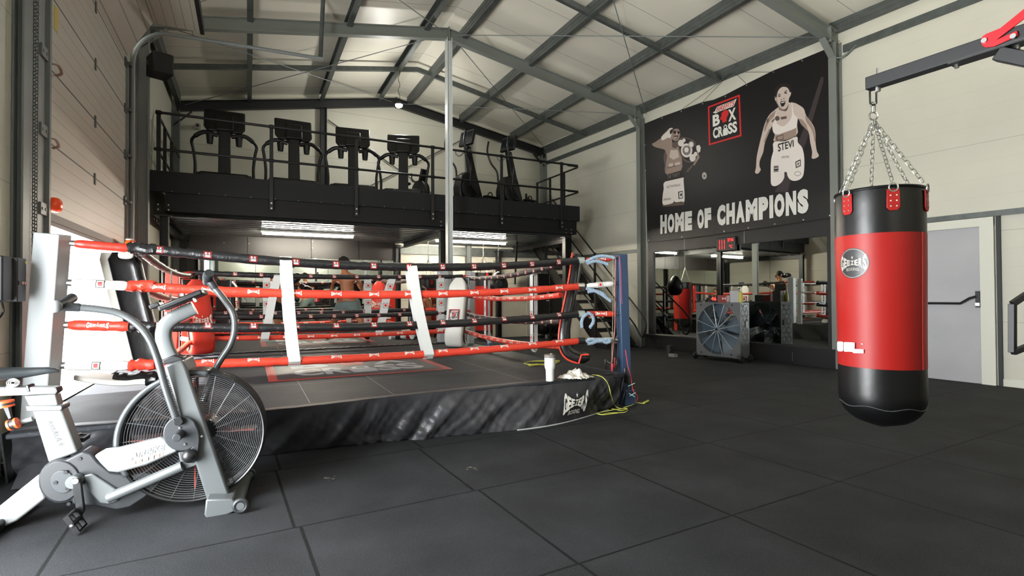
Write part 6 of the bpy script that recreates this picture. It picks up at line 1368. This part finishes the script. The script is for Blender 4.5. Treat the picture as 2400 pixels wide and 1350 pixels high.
t_ = cord([H(1436, 605), H(1437, 680), H(1436, 760), H(1434, 815), H(1433, 850), H(1421, 845), H(1419, 842)], 0.003, M('tan_cord', (150, 140, 110), 0.5), 'thin tan skipping rope hanging left of the blue post, dark handle down'); handle(t_, H(1419, 842), H(1420, 868), m_bkp, 0.014)
t_ = cord([H(1443, 602), H(1441, 680), H(1441, 760), H(1434, 850)], 0.004, M('pink_cord', (206, 120, 124), 0.5), 'pink skipping rope hanging left of the blue post, pink handle on the mat'); handle(t_, H(1435, 852), H(1434, 876), M('pink_handle', (220, 70, 90), 0.4), 0.013)
t_ = cord([H(1446, 604), H(1449, 660), H(1444, 740), H(1441, 800), H(1441, 838)], 0.003, m_black, 'black skipping rope hanging on the blue post, red and black handle'); handle(t_, H(1441, 838), H(1441, 862), M('dark_red', (120, 24, 20)), 0.012)
t_ = cord([H(1447, 612), H(1443, 690), H(1448, 770), H(1446, 845)], 0.003, m_bgr, 'dark grey wire skipping rope hanging nearest the blue post'); handle(t_, H(1446, 845), H(1445, 866), m_bkp, 0.010)
t_ = cord([H(1452, 600, 5.35), H(1455, 640, 5.35), H(1457, 700, 5.35), H(1458, 712, 5.35)], 0.003, M('magenta_cord', (196, 50, 90), 0.5), 'short magenta cord looped over the top of the blue post', 'cord', 'cord')
t_ = cord([H(1466, 820, 5.35), H(1472, 860, 5.35), H(1478, 880, 5.35), H(1484, 915, 5.35), H(1495, 930, 5.4), pZ(1488, 946, 0.01)], 0.004, M('red_yellow_cord', (206, 50, 50), 0.5), 'red skipping rope tied to the foot of the blue post')
t_ = thing('skipping_rope', 'black handled skipping rope bound upright against the blue post', 'skipping rope', H(1466, 900, 5.35)); handle(t_, H(1465, 862, 5.35), H(1468, 898, 5.35), m_bkp, 0.022); handle(t_, H(1472, 880, 5.35), H(1474, 912, 5.35), m_bgr, 0.014)
mb = MB(); mb.tube(spline([H(1468, 898, 5.35), H(1462, 930, 5.3), pZ(1455, 955, 0.01), pZ(1475, 950, 0.01)], 6), 0.004, 6); mb.build('cord', m_black, t_)
mb = MB(); mb.tube([H(1472, 905, 5.3), H(1488, 898, 5.3)], 0.003, 5); mb.tube([H(1474, 922, 5.3), H(1488, 930, 5.3)], 0.003, 5); mb.tube([H(1476, 928, 5.3), H(1490, 920, 5.3)], 0.003, 5); mb.build('tie', M('mint_tie', (160, 206, 196), 0.5), t_)
t_ = thing('grip_ring', 'small black oval grip lying on the mat by the blue post', 'grip', pZ(1425, 877, zc+0.01)); MB().ell(pZ(1425, 877, zc+0.01), (0.07, 0.03, 0.012)).build('body', m_bkp, t_)
# bottle and phone at the far corner of the front ring
c = pZ(1147, 815, zc); TB = thing('water_bottle', 'clear water bottle with blue label on the far corner of the ring', 'bottle', c)
MB().lathe([(0.034, 0), (0.037, 0.01), (0.036, 0.06), (0.033, 0.09), (0.036, 0.12), (0.036, 0.18), (0.03, 0.21), (0.014, 0.24), (0.013, 0.26)], c, 18).build('body', M('clear_plastic', (150, 158, 166), 0.12), TB)
MB().lathe([(0.038, 0.015), (0.038, 0.07)], c, 18).build('label', M('blue_label', (50, 70, 110), 0.4), TB); MB().lathe([(0.015, 0.255), (0.015, 0.275), (0.004, 0.276)], c, 12).build('cap', M('dull_white', (150, 150, 140)), TB)
p = pZ(1132, 815, zc+0.006); t_ = MB().box(p, (0.15, 0.075, 0.009), Matrix.Rotation(-0.4, 3, 'Z')).build('phone', m_bkp, None, 0.003); tag(t_, 'dark phone lying flat beside the water bottle', 'phone')
# gloves
def glove(c, ang, mat, cuff, label, grp=None, s=1.0):
    t_ = thing('boxing_glove', label, 'boxing glove', c, ang, grp); R_ = Matrix.Rotation(ang, 3, 'Z')
    c = V(c)
    MB().ell(c+R_ @ V((0.05*s, 0, 0.065*s)), (0.10*s, 0.07*s, 0.062*s), R_, e=0.85).build('fist', mat, t_)
    MB().ell(c+R_ @ V((0.04*s, 0.065*s, 0.055*s)), (0.06*s, 0.028*s, 0.03*s), R_).build('thumb', mat, t_)
    mb = MB(); mb.tube([c+R_ @ V((-0.03*s, 0, 0.06*s)), c+R_ @ V((-0.10*s, 0, 0.055*s)), c+R_ @ V((-0.14*s, 0, 0.055*s))], [0.045*s, 0.042*s, 0.05*s], 14); mb.build('cuff', cuff, t_); return t_
gm = [(2.38, 9.42, 0.4, m_bgr, m_rw, 'dark grey boxing glove leftmost in the pile on the rear ring'), (2.56, 9.36, 2.2, m_rw, m_bagr, 'white and red boxing glove in the middle of the pile on the rear ring'), (2.70, 9.30, 0.9, m_bgr, m_rw, 'grey boxing glove right of the white one in the pile'), (2.84, 9.20, 2.8, m_bgr, m_bgr, 'plain grey boxing glove at the right end of the pile'), (2.50, 9.55, 1.2, m_bkp, m_rw, 'black boxing glove at the back of the pile')]
for x, y, a, m1, m2_, lab in gm: glove((x, y, 0.385), a, m1, m2_, lab, 'boxing gloves in the pile on the rear ring', 0.85)
t_ = glove((2.80, 8.62, 1.60), 0.5, m_bkp, m_rw, 'black boxing glove draped over the white post of the rear ring'); t_ = glove((2.98, 8.5, 1.61), 2.4, m_bkp, m_bgr, 'second black glove lying over the white post top')
# bags and kit in the left foreground corner
p = V((-1.12, 4.02, 0)); t_ = thing('sports_bag', 'black sports bag on the floor at the left edge of the picture', 'bag', (-1.2, 3.85, 0))
q = pZ(15, 1100)+V((0.12, 0, 0)); MB().ell(q+V((-0.14, 0.25, 0.15)), (0.24, 0.3, 0.17), e=0.8).build('body', M('black_canvas', (12, 12, 14), 0.8), t_)
mb = MB(); mb.tube(spline([q+V((-0.2, 0.05, 0.2)), q+V((-0.05, 0.0, 0.3)), q+V((0.03, 0.2, 0.25))], 6), 0.012, 6); mb.build('strap', m_blackmatt, t_)
t_ = thing('kick_shield', 'low black padded block on the floor below the sports bag', 'pad', q+V((-0.1, -0.12, 0))); MB().b2(q+V((-0.35, -0.16, 0.0)), q+V((-0.02, -0.02, 0.11))).build('body', m_padk, t_, 0.03)
# black mat flap at the near left corner of the skirt
def flap(u, v):
    a = pZ(25, 1148, 0.01).lerp(pZ(100, 1150, 0.01), u); b2_ = pZ(60, 1062, 0.17).lerp(pZ(150, 1052, 0.2), u); p = a.lerp(b2_, v); return p+V((0, 0.02*math.sin(u*7+v*2), 0.015*math.sin(u*9)*v))
mb = MB(); mb.grid(flap, 16, 12, thick=(0, 0.005, 0)); mb.build('skirt', m_skirt, R1)
# ================================================================ exercise machines on the mezzanine
m_mk = M('machine_black', (6, 6, 7), 0.42, var=0.08); m_mg = M('machine_grey', (20, 21, 23), 0.4); m_ms = M('machine_silver', (120, 122, 126), 0.35, 0.3)
def treadmill(label):
    t_ = thing('treadmill', label, 'treadmill', (0, 0, 0), 0, 'treadmills in a row on the mezzanine')
    MB().b2((-0.40, 0.0, 0.04), (0.40, 1.9, 0.16)).build('deck', m_mk, t_, 0.02)
    MB().b2((-0.27, 0.15, 0.16), (0.27, 1.85, 0.168)).build('belt', m_blackmatt, t_)
    MB().b2((-0.36, -0.06, 0.03), (0.36, 0.42, 0.17)).build('motor_cover', m_mg, t_, 0.04)
    mb = MB(); mb.prism([(-0.09, -0.02, 0.1), (0.09, -0.02, 0.1), (0.085, 0.04, 0.95), (-0.085, 0.04, 0.95)], (0, 0.10, 0.01)); mb.build('mast', m_mk, t_, 0.012)
    for s_ in (-1, 1):
        P = spline([(s_*0.10, 0.08, 0.82), (s_*0.28, 0.10, 0.86), (s_*0.40, 0.14, 0.80), (s_*0.47, 0.20, 0.72), (s_*0.45, 0.24, 0.58), (s_*0.425, 0.26, 0.35), (s_*0.43, 0.26, 0.12)], 6)
        MB().tube(P, [0.036]*14+[0.024]*(len(P)-14), 12).build('side_handrail', m_mk, t_)
        mb = MB(); mb.lathe([(0.045, -0.16), (0.058, 0.0)], (s_*0.21, 0.10, 0.83), 14); mb.build('cup_holder', m_mk, t_)
    R_ = Matrix.Rotation(math.radians(-18), 3, 'X')
    def c_(x, y, z): return V((0, 0.10, 1.08))+R_ @ V((x, y, z))
    mb = MB(); mb.prism([c_(*p) for p in ((-0.30, 0, 0.22), (-0.30, 0, -0.12), (-0.24, 0, -0.20), (0.24, 0, -0.20), (0.30, 0, -0.12), (0.30, 0, 0.22))], R_ @ V((0, 0.06, 0))); co_ = mb.build('console', m_mk, t_, 0.02)
    mb = MB(); mb.prism([c_(*p) for p in ((-0.13, -0.05, 0.10), (0.13, -0.05, 0.10), (0.13, -0.05, -0.20), (-0.13, -0.05, -0.20))], R_ @ V((0, 0.06, 0))); mb.build('console_back', m_mk, t_, 0.015)
    mb = MB(); mb.prism([c_(*p) for p in ((-0.26, 0.062, 0.19), (0.26, 0.062, 0.19), (0.26, 0.062, -0.10), (-0.26, 0.062, -0.10))], R_ @ V((0, 0.003, 0))); mb.build('screen', M('screen_dark_glass', (20, 24, 28), 0.12), co_)
    mb = MB(); mb.tube([(-0.10, 0.12, 0.88), (-0.09, 0.35, 0.90), (0.09, 0.35, 0.90), (0.10, 0.12, 0.88)], 0.018, 8); mb.build('front_grip', m_mk, t_)
    return t_
YT = 10.62
tl = ['leftmost treadmill on the mezzanine, nearest the left wall', 'second treadmill from the left on the mezzanine', 'third treadmill from the left, behind the middle rail post', 'rightmost treadmill on the mezzanine, left of the pale column']
xs = [pY(x, 330, YT).x for x in (526, 690, 828, 945)]
t0 = treadmill(tl[0]); t0.scale = (1.1, 1, 1.05)
for i in range(1, 4): dup(t0, (xs[i], YT, MZ), (0, 0.05, -0.12, -0.3)[i], tl[i])
t0.location = (xs[0], YT, MZ)
def elliptical(label):
    t_ = thing('elliptical_trainer', label, 'elliptical trainer', (0, 0, 0), 0, 'elliptical trainers on the mezzanine')
    mb = MB(); mb.b2((-0.25, -0.25, 0.0), (0.0, 0.25, 0.06)); mb.b2((0.68, -0.26, 0.0), (0.78, 0.26, 0.06)); mb.b2((-0.1, -0.05, 0.03), (0.7, 0.05, 0.09)); mb.build('base_frame', m_mk, t_, 0.01)
    P = [(-0.30, 0.05), (-0.33, 0.35), (-0.26, 0.62), (-0.10, 0.72), (0.18, 0.72), (0.34, 0.30), (0.42, 0.05)]
    MB().prism([(x, -0.12, z) for x, z in P], (0, 0.24, 0)).build('drive_housing', m_mk, t_, 0.03)
    mb = MB(); mb.cyl((-0.03, -0.13, 0.33), (-0.03, -0.15, 0.33), 0.25, seg=32); mb.build('side_disc', m_mg, t_, 0.006)
    mb = MB(); mb.cyl((-0.03, -0.15, 0.33), (-0.03, -0.16, 0.33), 0.12, seg=24); mb.build('disc_cap', m_mk, t_)
    mb = MB(); mb.prism([(0.06, -0.06, 0.6), (0.30, -0.06, 0.5), (0.06, -0.05, 1.32), (-0.06, -0.05, 1.32)], (0, 0.12, 0)); mb.build('mast', m_mk, t_, 0.015)
    R_ = Matrix.Rotation(0.25, 3, 'Y')
    MB().box(V((0.0, 0, 1.50)), (0.07, 0.44, 0.36), R_).build('console', m_mk, t_, 0.02)
    MB().box(V((-0.036, 0, 1.50)), (0.006, 0.38, 0.30), R_).build('screen', M('screen_dark_glass', (20, 24, 28)), t_)
    for s_ in (-1, 1):
        P = spline([(-0.34, s_*0.32, 1.55), (-0.38, s_*0.32, 1.30), (-0.28, s_*0.30, 1.05), (-0.12, s_*0.26, 0.85), (-0.10, s_*0.22, 0.45), (0.1, s_*0.2, 0.22)], 6); MB().tube(P, 0.022, 10).build('moving_arm', m_mk, t_)
        P = spline([(0.02, s_*0.06, 1.25), (-0.12, s_*0.12, 1.10), (-0.20, s_*0.16, 1.15), (-0.18, s_*0.18, 1.24)], 5); MB().tube(P, 0.016, 8).build('fixed_grip', m_ms, t_)
        mb = MB(); mb.b2((0.35, s_*0.2-0.07, 0.20), (0.72, s_*0.2+0.07, 0.24)); mb.bar((0.0, s_*0.2, 0.18), (0.7, s_*0.2, 0.14), 0.04, 0.04); mb.build('pedal', m_mk, t_, 0.01)
    mb = MB(); mb.tube(spline([(0.44, -0.2, 0.0), (0.46, -0.2, 0.28), (0.58, -0.2, 0.30), (0.62, -0.2, 0.0)], 4), 0.014, 8); mb.build('step_loop', m_mk, t_)
    return t_
e0 = elliptical('left elliptical trainer on the mezzanine, just right of the pale column')
p1 = pY(1095, 330, 10.9); p2 = pY(1192, 345, 10.9)
dup(e0, (p2.x, 10.9, MZ), 0.36, 'right elliptical trainer on the mezzanine, nearest the stairs'); e0.location = (p1.x, 10.9, MZ); e0.rotation_euler = (0, 0, 0.36)
p = pY(992, 412, 11.2); t_ = thing('exercise_bike', 'small black exercise bike between the last treadmill and the pale column', 'exercise bike', (p.x, 11.2, MZ))
class _B:
    def __add__(s, v): return V((p.x, 11.2, MZ))+Matrix.Rotation(-1.2, 3, 'Z') @ v
b3 = _B(); zc_ = p.z-MZ
MB().box(b3+V((0.02, 0, zc_+0.0)), (0.06, 0.20, 0.28), Matrix.Rotation(-1.2, 3, 'Z') @ Matrix.Rotation(0.35, 3, 'Y')).build('console', m_mk, t_, 0.01)
mb = MB(); mb.bar(b3+V((-0.02, 0, zc_-0.1)), b3+V((-0.1, 0, 0.1)), 0.07, 0.07); mb.build('stem', m_mk, t_, 0.01)
mb = MB()
for s_ in (-1, 1): mb.tube(spline([b3+V((-0.05, s_*0.05, zc_-0.12)), b3+V((-0.17, s_*0.16, zc_-0.12)), b3+V((-0.16, s_*0.2, zc_+0.05))], 5), 0.014, 8)
mb.build('handlebar', m_mk, t_)
mb = MB(); mb.cyl(b3+V((-0.1, -0.06, 0.28)), b3+V((-0.1, 0.06, 0.28)), 0.26, seg=28); mb.build('flywheel_cover', m_mg, t_, 0.01)
mb = MB(); mb.bar(b3+V((-0.9, 0, 0.06)), b3+V((0.1, 0, 0.06)), 0.08, 0.06); mb.bar(b3+V((-0.91, -0.22, 0.025)), b3+V((-0.91, 0.22, 0.025)), 0.08, 0.05); mb.bar(b3+V((0.12, -0.22, 0.025)), b3+V((0.12, 0.22, 0.025)), 0.08, 0.05); mb.bar(b3+V((-0.6, 0, 0.08)), b3+V((-0.66, 0, 0.52)), 0.05, 0.05); mb.build('frame', m_mk, t_, 0.01)
MB().ell(b3+V((-0.67, 0, 0.55)), (0.14, 0.10, 0.04), e=0.8).build('saddle', m_mk, t_)
# ---------------------------------------------------------------- machine by the back door
p = pY(1298, 730, 12.4); t_ = thing('cable_machine', 'black machine on castors with a small yellow tipped label by the back door', 'machine', (p.x, 12.4, 0))
b3 = V((p.x-0.14, 12.4, 0))
MB().b2(b3+V((-0.42, -0.1, 0.12)), b3+V((0.40, 0.35, 1.75))).build('cabinet', m_black, t_, 0.02)
mb = MB(); mb.tube([b3+V((-0.42, -0.28, 0.36)), b3+V((-0.36, -0.28, 0.36)), b3+V((0.34, -0.28, 0.36)), b3+V((0.40, -0.28, 0.36))], [0.12, 0.2, 0.2, 0.12], 24); mb.build('tank', m_mk, t_)
for x in (-0.3, 0.3):
    mb = MB(); mb.cyl(b3+V((x-0.02, -0.35, 0.06)), b3+V((x+0.02, -0.35, 0.06)), 0.06, seg=16); mb.build('castor', m_ms, t_)
    mb = MB(); mb.cyl(b3+V((x-0.02, 0.25, 0.06)), b3+V((x+0.02, 0.25, 0.06)), 0.06, seg=16); mb.build('castor', m_ms, t_)
mb = MB(); q = b3+V((-0.10, -0.105, 1.22)); mb.prism([q+V((-0.04, 0, -0.13)), q+V((0.04, 0, -0.13)), q+V((0.05, 0, 0.15)), q+V((-0.05, 0, 0.15))], (0, 0.003, 0), 0); mb.ell(q+V((0, 0, 0.09)), (0.028, 0.008, 0.028), mi=1, seg=12, rings=8); mb.prism([q+V((-0.04, -0.002, -0.13)), q+V((0.04, -0.002, -0.13)), q+V((0.045, -0.002, -0.05)), q+V((-0.045, -0.002, -0.05))], (0, 0.002, 0), 2); mb.build('instruction_label', [m_ms, m_padr, M('yellow_sticker', (196, 176, 40))], t_)
MB().box(q+V((0.0, 0, -0.20)), (0.12, 0.01, 0.02)).build('label_edge', m_white, t_)
# ================================================================ people
def skin_mesh(nodes, edges, root, sub=2):
    me = bpy.data.meshes.new('s'); names = list(nodes); idx = {n_: i for i, n_ in enumerate(names)}
    me.from_pydata([tuple(nodes[n_][0]) for n_ in names], [(idx[a], idx[b_]) for a, b_ in edges], [])
    o = bpy.data.objects.new('s', me); link(o); md = o.modifiers.new('skin', 'SKIN'); md.use_smooth_shade = True; md.branch_smoothing = 0.6
    if not me.skin_vertices: 
        bm = bmesh.new(); bm.from_mesh(me); bm.verts.layers.skin.verify(); bm.to_mesh(me); bm.free()
    sv = me.skin_vertices[0].data
    for n_ in names:
        r = nodes[n_][1]; sv[idx[n_]].radius = (r, r) if isinstance(r, float) else r; sv[idx[n_]].use_root = (n_ == root)
    sb = o.modifiers.new('sub', 'SUBSURF'); sb.levels = sub; sb.render_levels = sub
    bpy.context.view_layer.update()
    m_ = bpy.data.meshes.new_from_object(o.evaluated_get(bpy.context.evaluated_depsgraph_get()))
    vs = [v.co.copy() for v in m_.vertices]; fs = [tuple(p.vertices) for p in m_.polygons]
    bpy.data.objects.remove(o); bpy.data.meshes.remove(me); bpy.data.meshes.remove(m_)
    return vs, fs
m_skin = M('skin_tan', (180, 118, 80), 0.5, var=0.05, vscale=12); m_skin2 = M('skin_light', (188, 130, 96), 0.5, var=0.05, vscale=12)
m_hair = M('dark_brown_hair', (38, 26, 20), 0.7, bump=(60, 1.0, 0.02)); m_hair2 = M('brown_hair', (66, 42, 26), 0.7, bump=(60, 1.0, 0.02)); m_sock = M('black_sock', (14, 14, 16), 0.8)
m_sg = M('grey_green_cloth', (112, 130, 128), 0.8, bump=(25, 0.5, 0.01)); m_sb = M('black_cloth', (15, 15, 18), 0.8); m_eye = M('eye_dark', (20, 16, 14), 0.3); m_lip = M('lip', (150, 84, 76), 0.5); m_eyw = M('eye_white', (220, 216, 210), 0.3)
def widen(vs, J_, k):
    a, b_ = J_['pelvis'], J_['neck']; ax = b_-a; L = ax.length; ax = ax/L; lat = J_['shoulder_r']-J_['shoulder_l']; lat = (lat-ax*lat.dot(ax)).normalized(); out = []
    for p in vs:
        p = V(p); t_ = (p-a).dot(ax)/L; d = p-a-ax*(t_*L); x = d.dot(lat); r = d.length
        f_ = max(0, min(1, (t_+0.35)/0.3))*max(0, min(1, (0.97-t_)/0.25)); g_ = max(0, min(1, (0.24-r)/0.08))
        out.append(p+lat*x*k*f_*g_)
    return out
def person(name, label, J_, face, skinm, hairm, shorts, gloves=True, hair_len=1.0, base=None):
    """J_ joint positions; face = direction the face looks"""
    t_ = thing('person', label, 'person', base if base is not None else J_['ankle_l'])
    fd = V(face).normalized(); rt = fd.cross(V((0, 0, 1))).normalized()
    hc = J_['head']; nk = J_['neck']; up_ = (hc-nk).normalized()
    N = {'pelvis': (J_['pelvis'], 0.118), 'waist': (J_['pelvis'].lerp(J_['chest'], 0.42), 0.102), 'chest': (J_['chest'], 0.118), 'uchest': (J_['chest'].lerp(nk, 0.55), 0.09), 'neck': (nk, 0.052), 'jaw': (hc-up_*0.055+fd*0.012, 0.062), 'head': (hc+up_*0.02, 0.082), 'crown': (hc+up_*0.085, 0.058)}
    E = [('pelvis', 'waist'), ('waist', 'chest'), ('chest', 'uchest'), ('uchest', 'neck'), ('neck', 'jaw'), ('jaw', 'head'), ('head', 'crown')]
    for s_ in 'lr':
        sh, el, wr = J_['shoulder_'+s_], J_['elbow_'+s_], J_['wrist_'+s_]; hp_, kn, an, to = J_['hip_'+s_], J_['knee_'+s_], J_['ankle_'+s_], J_['toe_'+s_]
        N['sh'+s_] = (sh, 0.066); N['ua'+s_] = (sh.lerp(el, 0.4), 0.052); N['el'+s_] = (el, 0.040); N['fa'+s_] = (el.lerp(wr, 0.35), 0.043); N['wr'+s_] = (wr, 0.028)
        E += [('uchest', 'sh'+s_), ('sh'+s_, 'ua'+s_), ('ua'+s_, 'el'+s_), ('el'+s_, 'fa'+s_), ('fa'+s_, 'wr'+s_)]
        N['hp'+s_] = (hp_, 0.095); N['th'+s_] = (hp_.lerp(kn, 0.5), 0.080); N['kn'+s_] = (kn, 0.056); N['ca'+s_] = (kn.lerp(an, 0.35), 0.058); N['an'+s_] = (an, 0.036); N['ft'+s_] = (an.lerp(to, 0.55), 0.036); N['to'+s_] = (to, 0.026)
        E += [('pelvis', 'hp'+s_), ('hp'+s_, 'th'+s_), ('th'+s_, 'kn'+s_), ('kn'+s_, 'ca'+s_), ('ca'+s_, 'an'+s_), ('an'+s_, 'ft'+s_), ('ft'+s_, 'to'+s_)]
    vs, fs = skin_mesh(N, E, 'pelvis'); vs = widen(vs, J_, 0.34); mb = MB(); mb.add(vs, fs)
    R_ = Matrix((rt, fd, up_)).transposed(); hd = hc+up_*0.005
    mb.ell(hd+fd*0.098-up_*0.012, (0.014, 0.020, 0.026), R_, 12, 8)
    for s_ in (-1, 1):
        mb.ell(hd+rt*s_*0.086-up_*0.01, (0.010, 0.018, 0.030), R_, 12, 8)
        mb.ell(hd+rt*s_*0.032+fd*0.080+up_*0.014, (0.014, 0.008, 0.008), R_, 10, 6, mi=1); mb.ell(hd+rt*s_*0.032+fd*0.087+up_*0.014, (0.005, 0.003, 0.005), R_, 8, 6, mi=2)
        mb.ell(hd+rt*s_*0.034+fd*0.083+up_*0.034, (0.021, 0.008, 0.005), R_, 10, 6, mi=4)
    mb.ell(hd+fd*0.083-up_*0.055, (0.024, 0.010, 0.008), R_, 12, 6, mi=3)
    mb.build('body', [skinm, m_eyw, m_eye, m_lip, hairm], t_, sharp=180)
    # hair
    mb = MB(); rr = random.Random(len(label)); seg, rings = 28, 14; vs = []; fs = []
    for i in range(rings+1):
        th = math.radians(118)*i/rings
        for k in range(seg):
            a = 2*math.pi*k/seg; f_ = math.cos(a); lim = 1.0 if f_ < 0.3 else 1-(f_-0.3)*0.62
            tt = th*lim; r = 0.098+0.008*math.sin(k*3.1+i*1.7)+0.006*math.sin(k*7+i*5)
            vs.append(hc+up_*0.022+R_ @ V((r*0.98*math.sin(tt)*math.sin(a), r*1.1*math.sin(tt)*f_, r*1.05*math.cos(tt)+0.0)))
    for i in range(rings):
        for k in range(seg): l = (k+1) % seg; fs.append((i*seg+k, (i+1)*seg+k, (i+1)*seg+l, i*seg+l))
    mb.add(vs, fs); o = mb.build('hair', hairm, t_, sharp=180); md = o.modifiers.new('s', 'SOLIDIFY'); md.thickness = 0.012
    # shorts
    w_, hl, hr, kl, kr = J_['pelvis'].lerp(J_['chest'], 0.34), J_['hip_l'], J_['hip_r'], J_['knee_l'], J_['knee_r']
    Ns = {'w': (w_, 0.132), 'p': (J_['pelvis'], 0.160), 'hl': (hl, 0.135), 'hr': (hr, 0.135), 'tl': (hl.lerp(kl, 0.45), 0.125), 'tr': (hr.lerp(kr, 0.45), 0.125), 'el': (hl.lerp(kl, 0.80), 0.12), 'er': (hr.lerp(kr, 0.80), 0.12)}
    vs, fs = skin_mesh(Ns, [('w', 'p'), ('p', 'hl'), ('p', 'hr'), ('hl', 'tl'), ('hr', 'tr'), ('tl', 'el'), ('tr', 'er')], 'p'); vs = widen(vs, J_, 0.30); mb = MB(); mb.add(vs, fs); mb.build('shorts', shorts, t_, sharp=180)
    for s_ in 'lr':
        kn, an, to = J_['knee_'+s_], J_['ankle_'+s_], J_['toe_'+s_]
        vs, fs = skin_mesh({'c': (an.lerp(kn, 0.36), 0.046), 'a': (an, 0.044), 'h': (an-(to-an)*0.22-V((0, 0, 0.03)), 0.034), 'f': (an.lerp(to, 0.55), 0.044), 't': (to, 0.034)}, [('c', 'a'), ('a', 'h'), ('a', 'f'), ('f', 't')], 'a'); mb = MB(); mb.add(vs, fs); mb.build('sock', m_sock, t_, sharp=180)
        el, wr = J_['elbow_'+s_], J_['wrist_'+s_]; d_ = (wr-el).normalized()
        if gloves:
            x = d_.orthogonal().normalized(); Rg = Matrix((x, d_.cross(x), d_)).transposed()
            mb = MB(); mb.ell(wr+d_*0.10, (0.065, 0.075, 0.095), Rg, e=0.85); mb.ell(wr+d_*0.07+x*0.055, (0.026, 0.028, 0.05), Rg); mb.tube([wr-d_*0.06, wr+d_*0.04], [0.05, 0.044], 16); mb.build('boxing_glove', m_bkp, t_)
    return t_
def JJ(d): return {k: pD(*v) for k, v in d.items()}
D0 = 9.15
A_ = JJ(dict(head=(807, 618, D0), neck=(809, 637, D0-0.02), chest=(812, 664, D0), pelvis=(815, 706, D0+0.05), shoulder_l=(789, 651, D0), shoulder_r=(836, 650, D0), elbow_l=(776, 684, D0+0.02), wrist_l=(766, 700, D0+0.22), elbow_r=(846, 680, D0+0.1), wrist_r=(838, 660, D0+0.32),
             hip_l=(803, 717, D0+0.05), hip_r=(828, 717, D0), knee_l=(781, 755, 9.30), knee_r=(846, 752, 9.05), ankle_l=(777, 790, 9.34), ankle_r=(855, 786, 9.15), toe_l=(764, 796, 9.42), toe_r=(864, 795, 9.30)))
for k in ('ankle_l', 'ankle_r'): A_[k].z = max(A_[k].z, 0.38+0.075)
for k in ('toe_l', 'toe_r'): A_[k].z = 0.38+0.034
person('person', 'shirtless person seen from behind in grey green shorts, boxing in the rear ring', A_, V((-0.55, 0.83, 0)), m_skin, m_hair, m_sg, base=(A_['pelvis'].x, A_['pelvis'].y, 0.38))
D1 = 9.2
B_ = JJ(dict(head=(675, 624, D1), neck=(668, 640, D1), chest=(659, 663, D1), pelvis=(652, 710, D1), shoulder_l=(652, 651, D1+0.16), shoulder_r=(654, 652, D1-0.16), elbow_l=(684, 655, D1+0.12), wrist_l=(712, 674, D1+0.05), elbow_r=(668, 684, D1-0.22), wrist_r=(686, 662, D1-0.15),
             hip_l=(654, 720, D1+0.09), hip_r=(650, 720, D1-0.09), knee_l=(672, 752, D1+0.12), knee_r=(649, 752, D1-0.12), ankle_l=(684, 790, D1+0.1), ankle_r=(662, 790, D1-0.05), toe_l=(700, 796, D1+0.1), toe_r=(678, 797, D1-0.05)))
for k in ('ankle_l', 'ankle_r'): B_[k].z = 0.38+0.08
for k in ('toe_l', 'toe_r'): B_[k].z = 0.38+0.034
person('person', 'shirtless person in black shorts facing right, boxing behind the white strap', B_, V((0.95, 0.1, 0)), m_skin2, m_hair2, m_sb, base=(B_['pelvis'].x, B_['pelvis'].y, 0.38))
D2 = 10.8
C_ = JJ(dict(head=(990, 681, D2), neck=(996, 694, D2), chest=(1003, 711, D2), pelvis=(1000, 752, D2), shoulder_l=(1000, 700, D2+0.18), shoulder_r=(1002, 702, D2-0.18), elbow_l=(1022, 700, D2+0.2), wrist_l=(1030, 712, D2+0.25), elbow_r=(1012, 726, D2-0.22), wrist_r=(1024, 708, D2-0.15),
             hip_l=(1003, 760, D2+0.1), hip_r=(998, 760, D2-0.1), knee_l=(1012, 782, D2+0.12), knee_r=(1000, 786, D2-0.12), ankle_l=(1006, 812, D2+0.1), ankle_r=(990, 814, D2-0.05), toe_l=(1022, 820, D2+0.1), toe_r=(1008, 822, D2-0.05)))
for k in ('ankle_l', 'ankle_r'): C_[k].z = 0.08
for k in ('toe_l', 'toe_r'): C_[k].z = 0.034
for k in ('knee_l', 'knee_r'): C_[k].z = min(C_[k].z, 0.46)
person('person', 'shirtless brown haired person crouching at the far red punching bag', C_, V((0.9, 0.3, -0.15)), m_skin, m_hair2, m_sb, base=(C_['pelvis'].x, C_['pelvis'].y, 0))
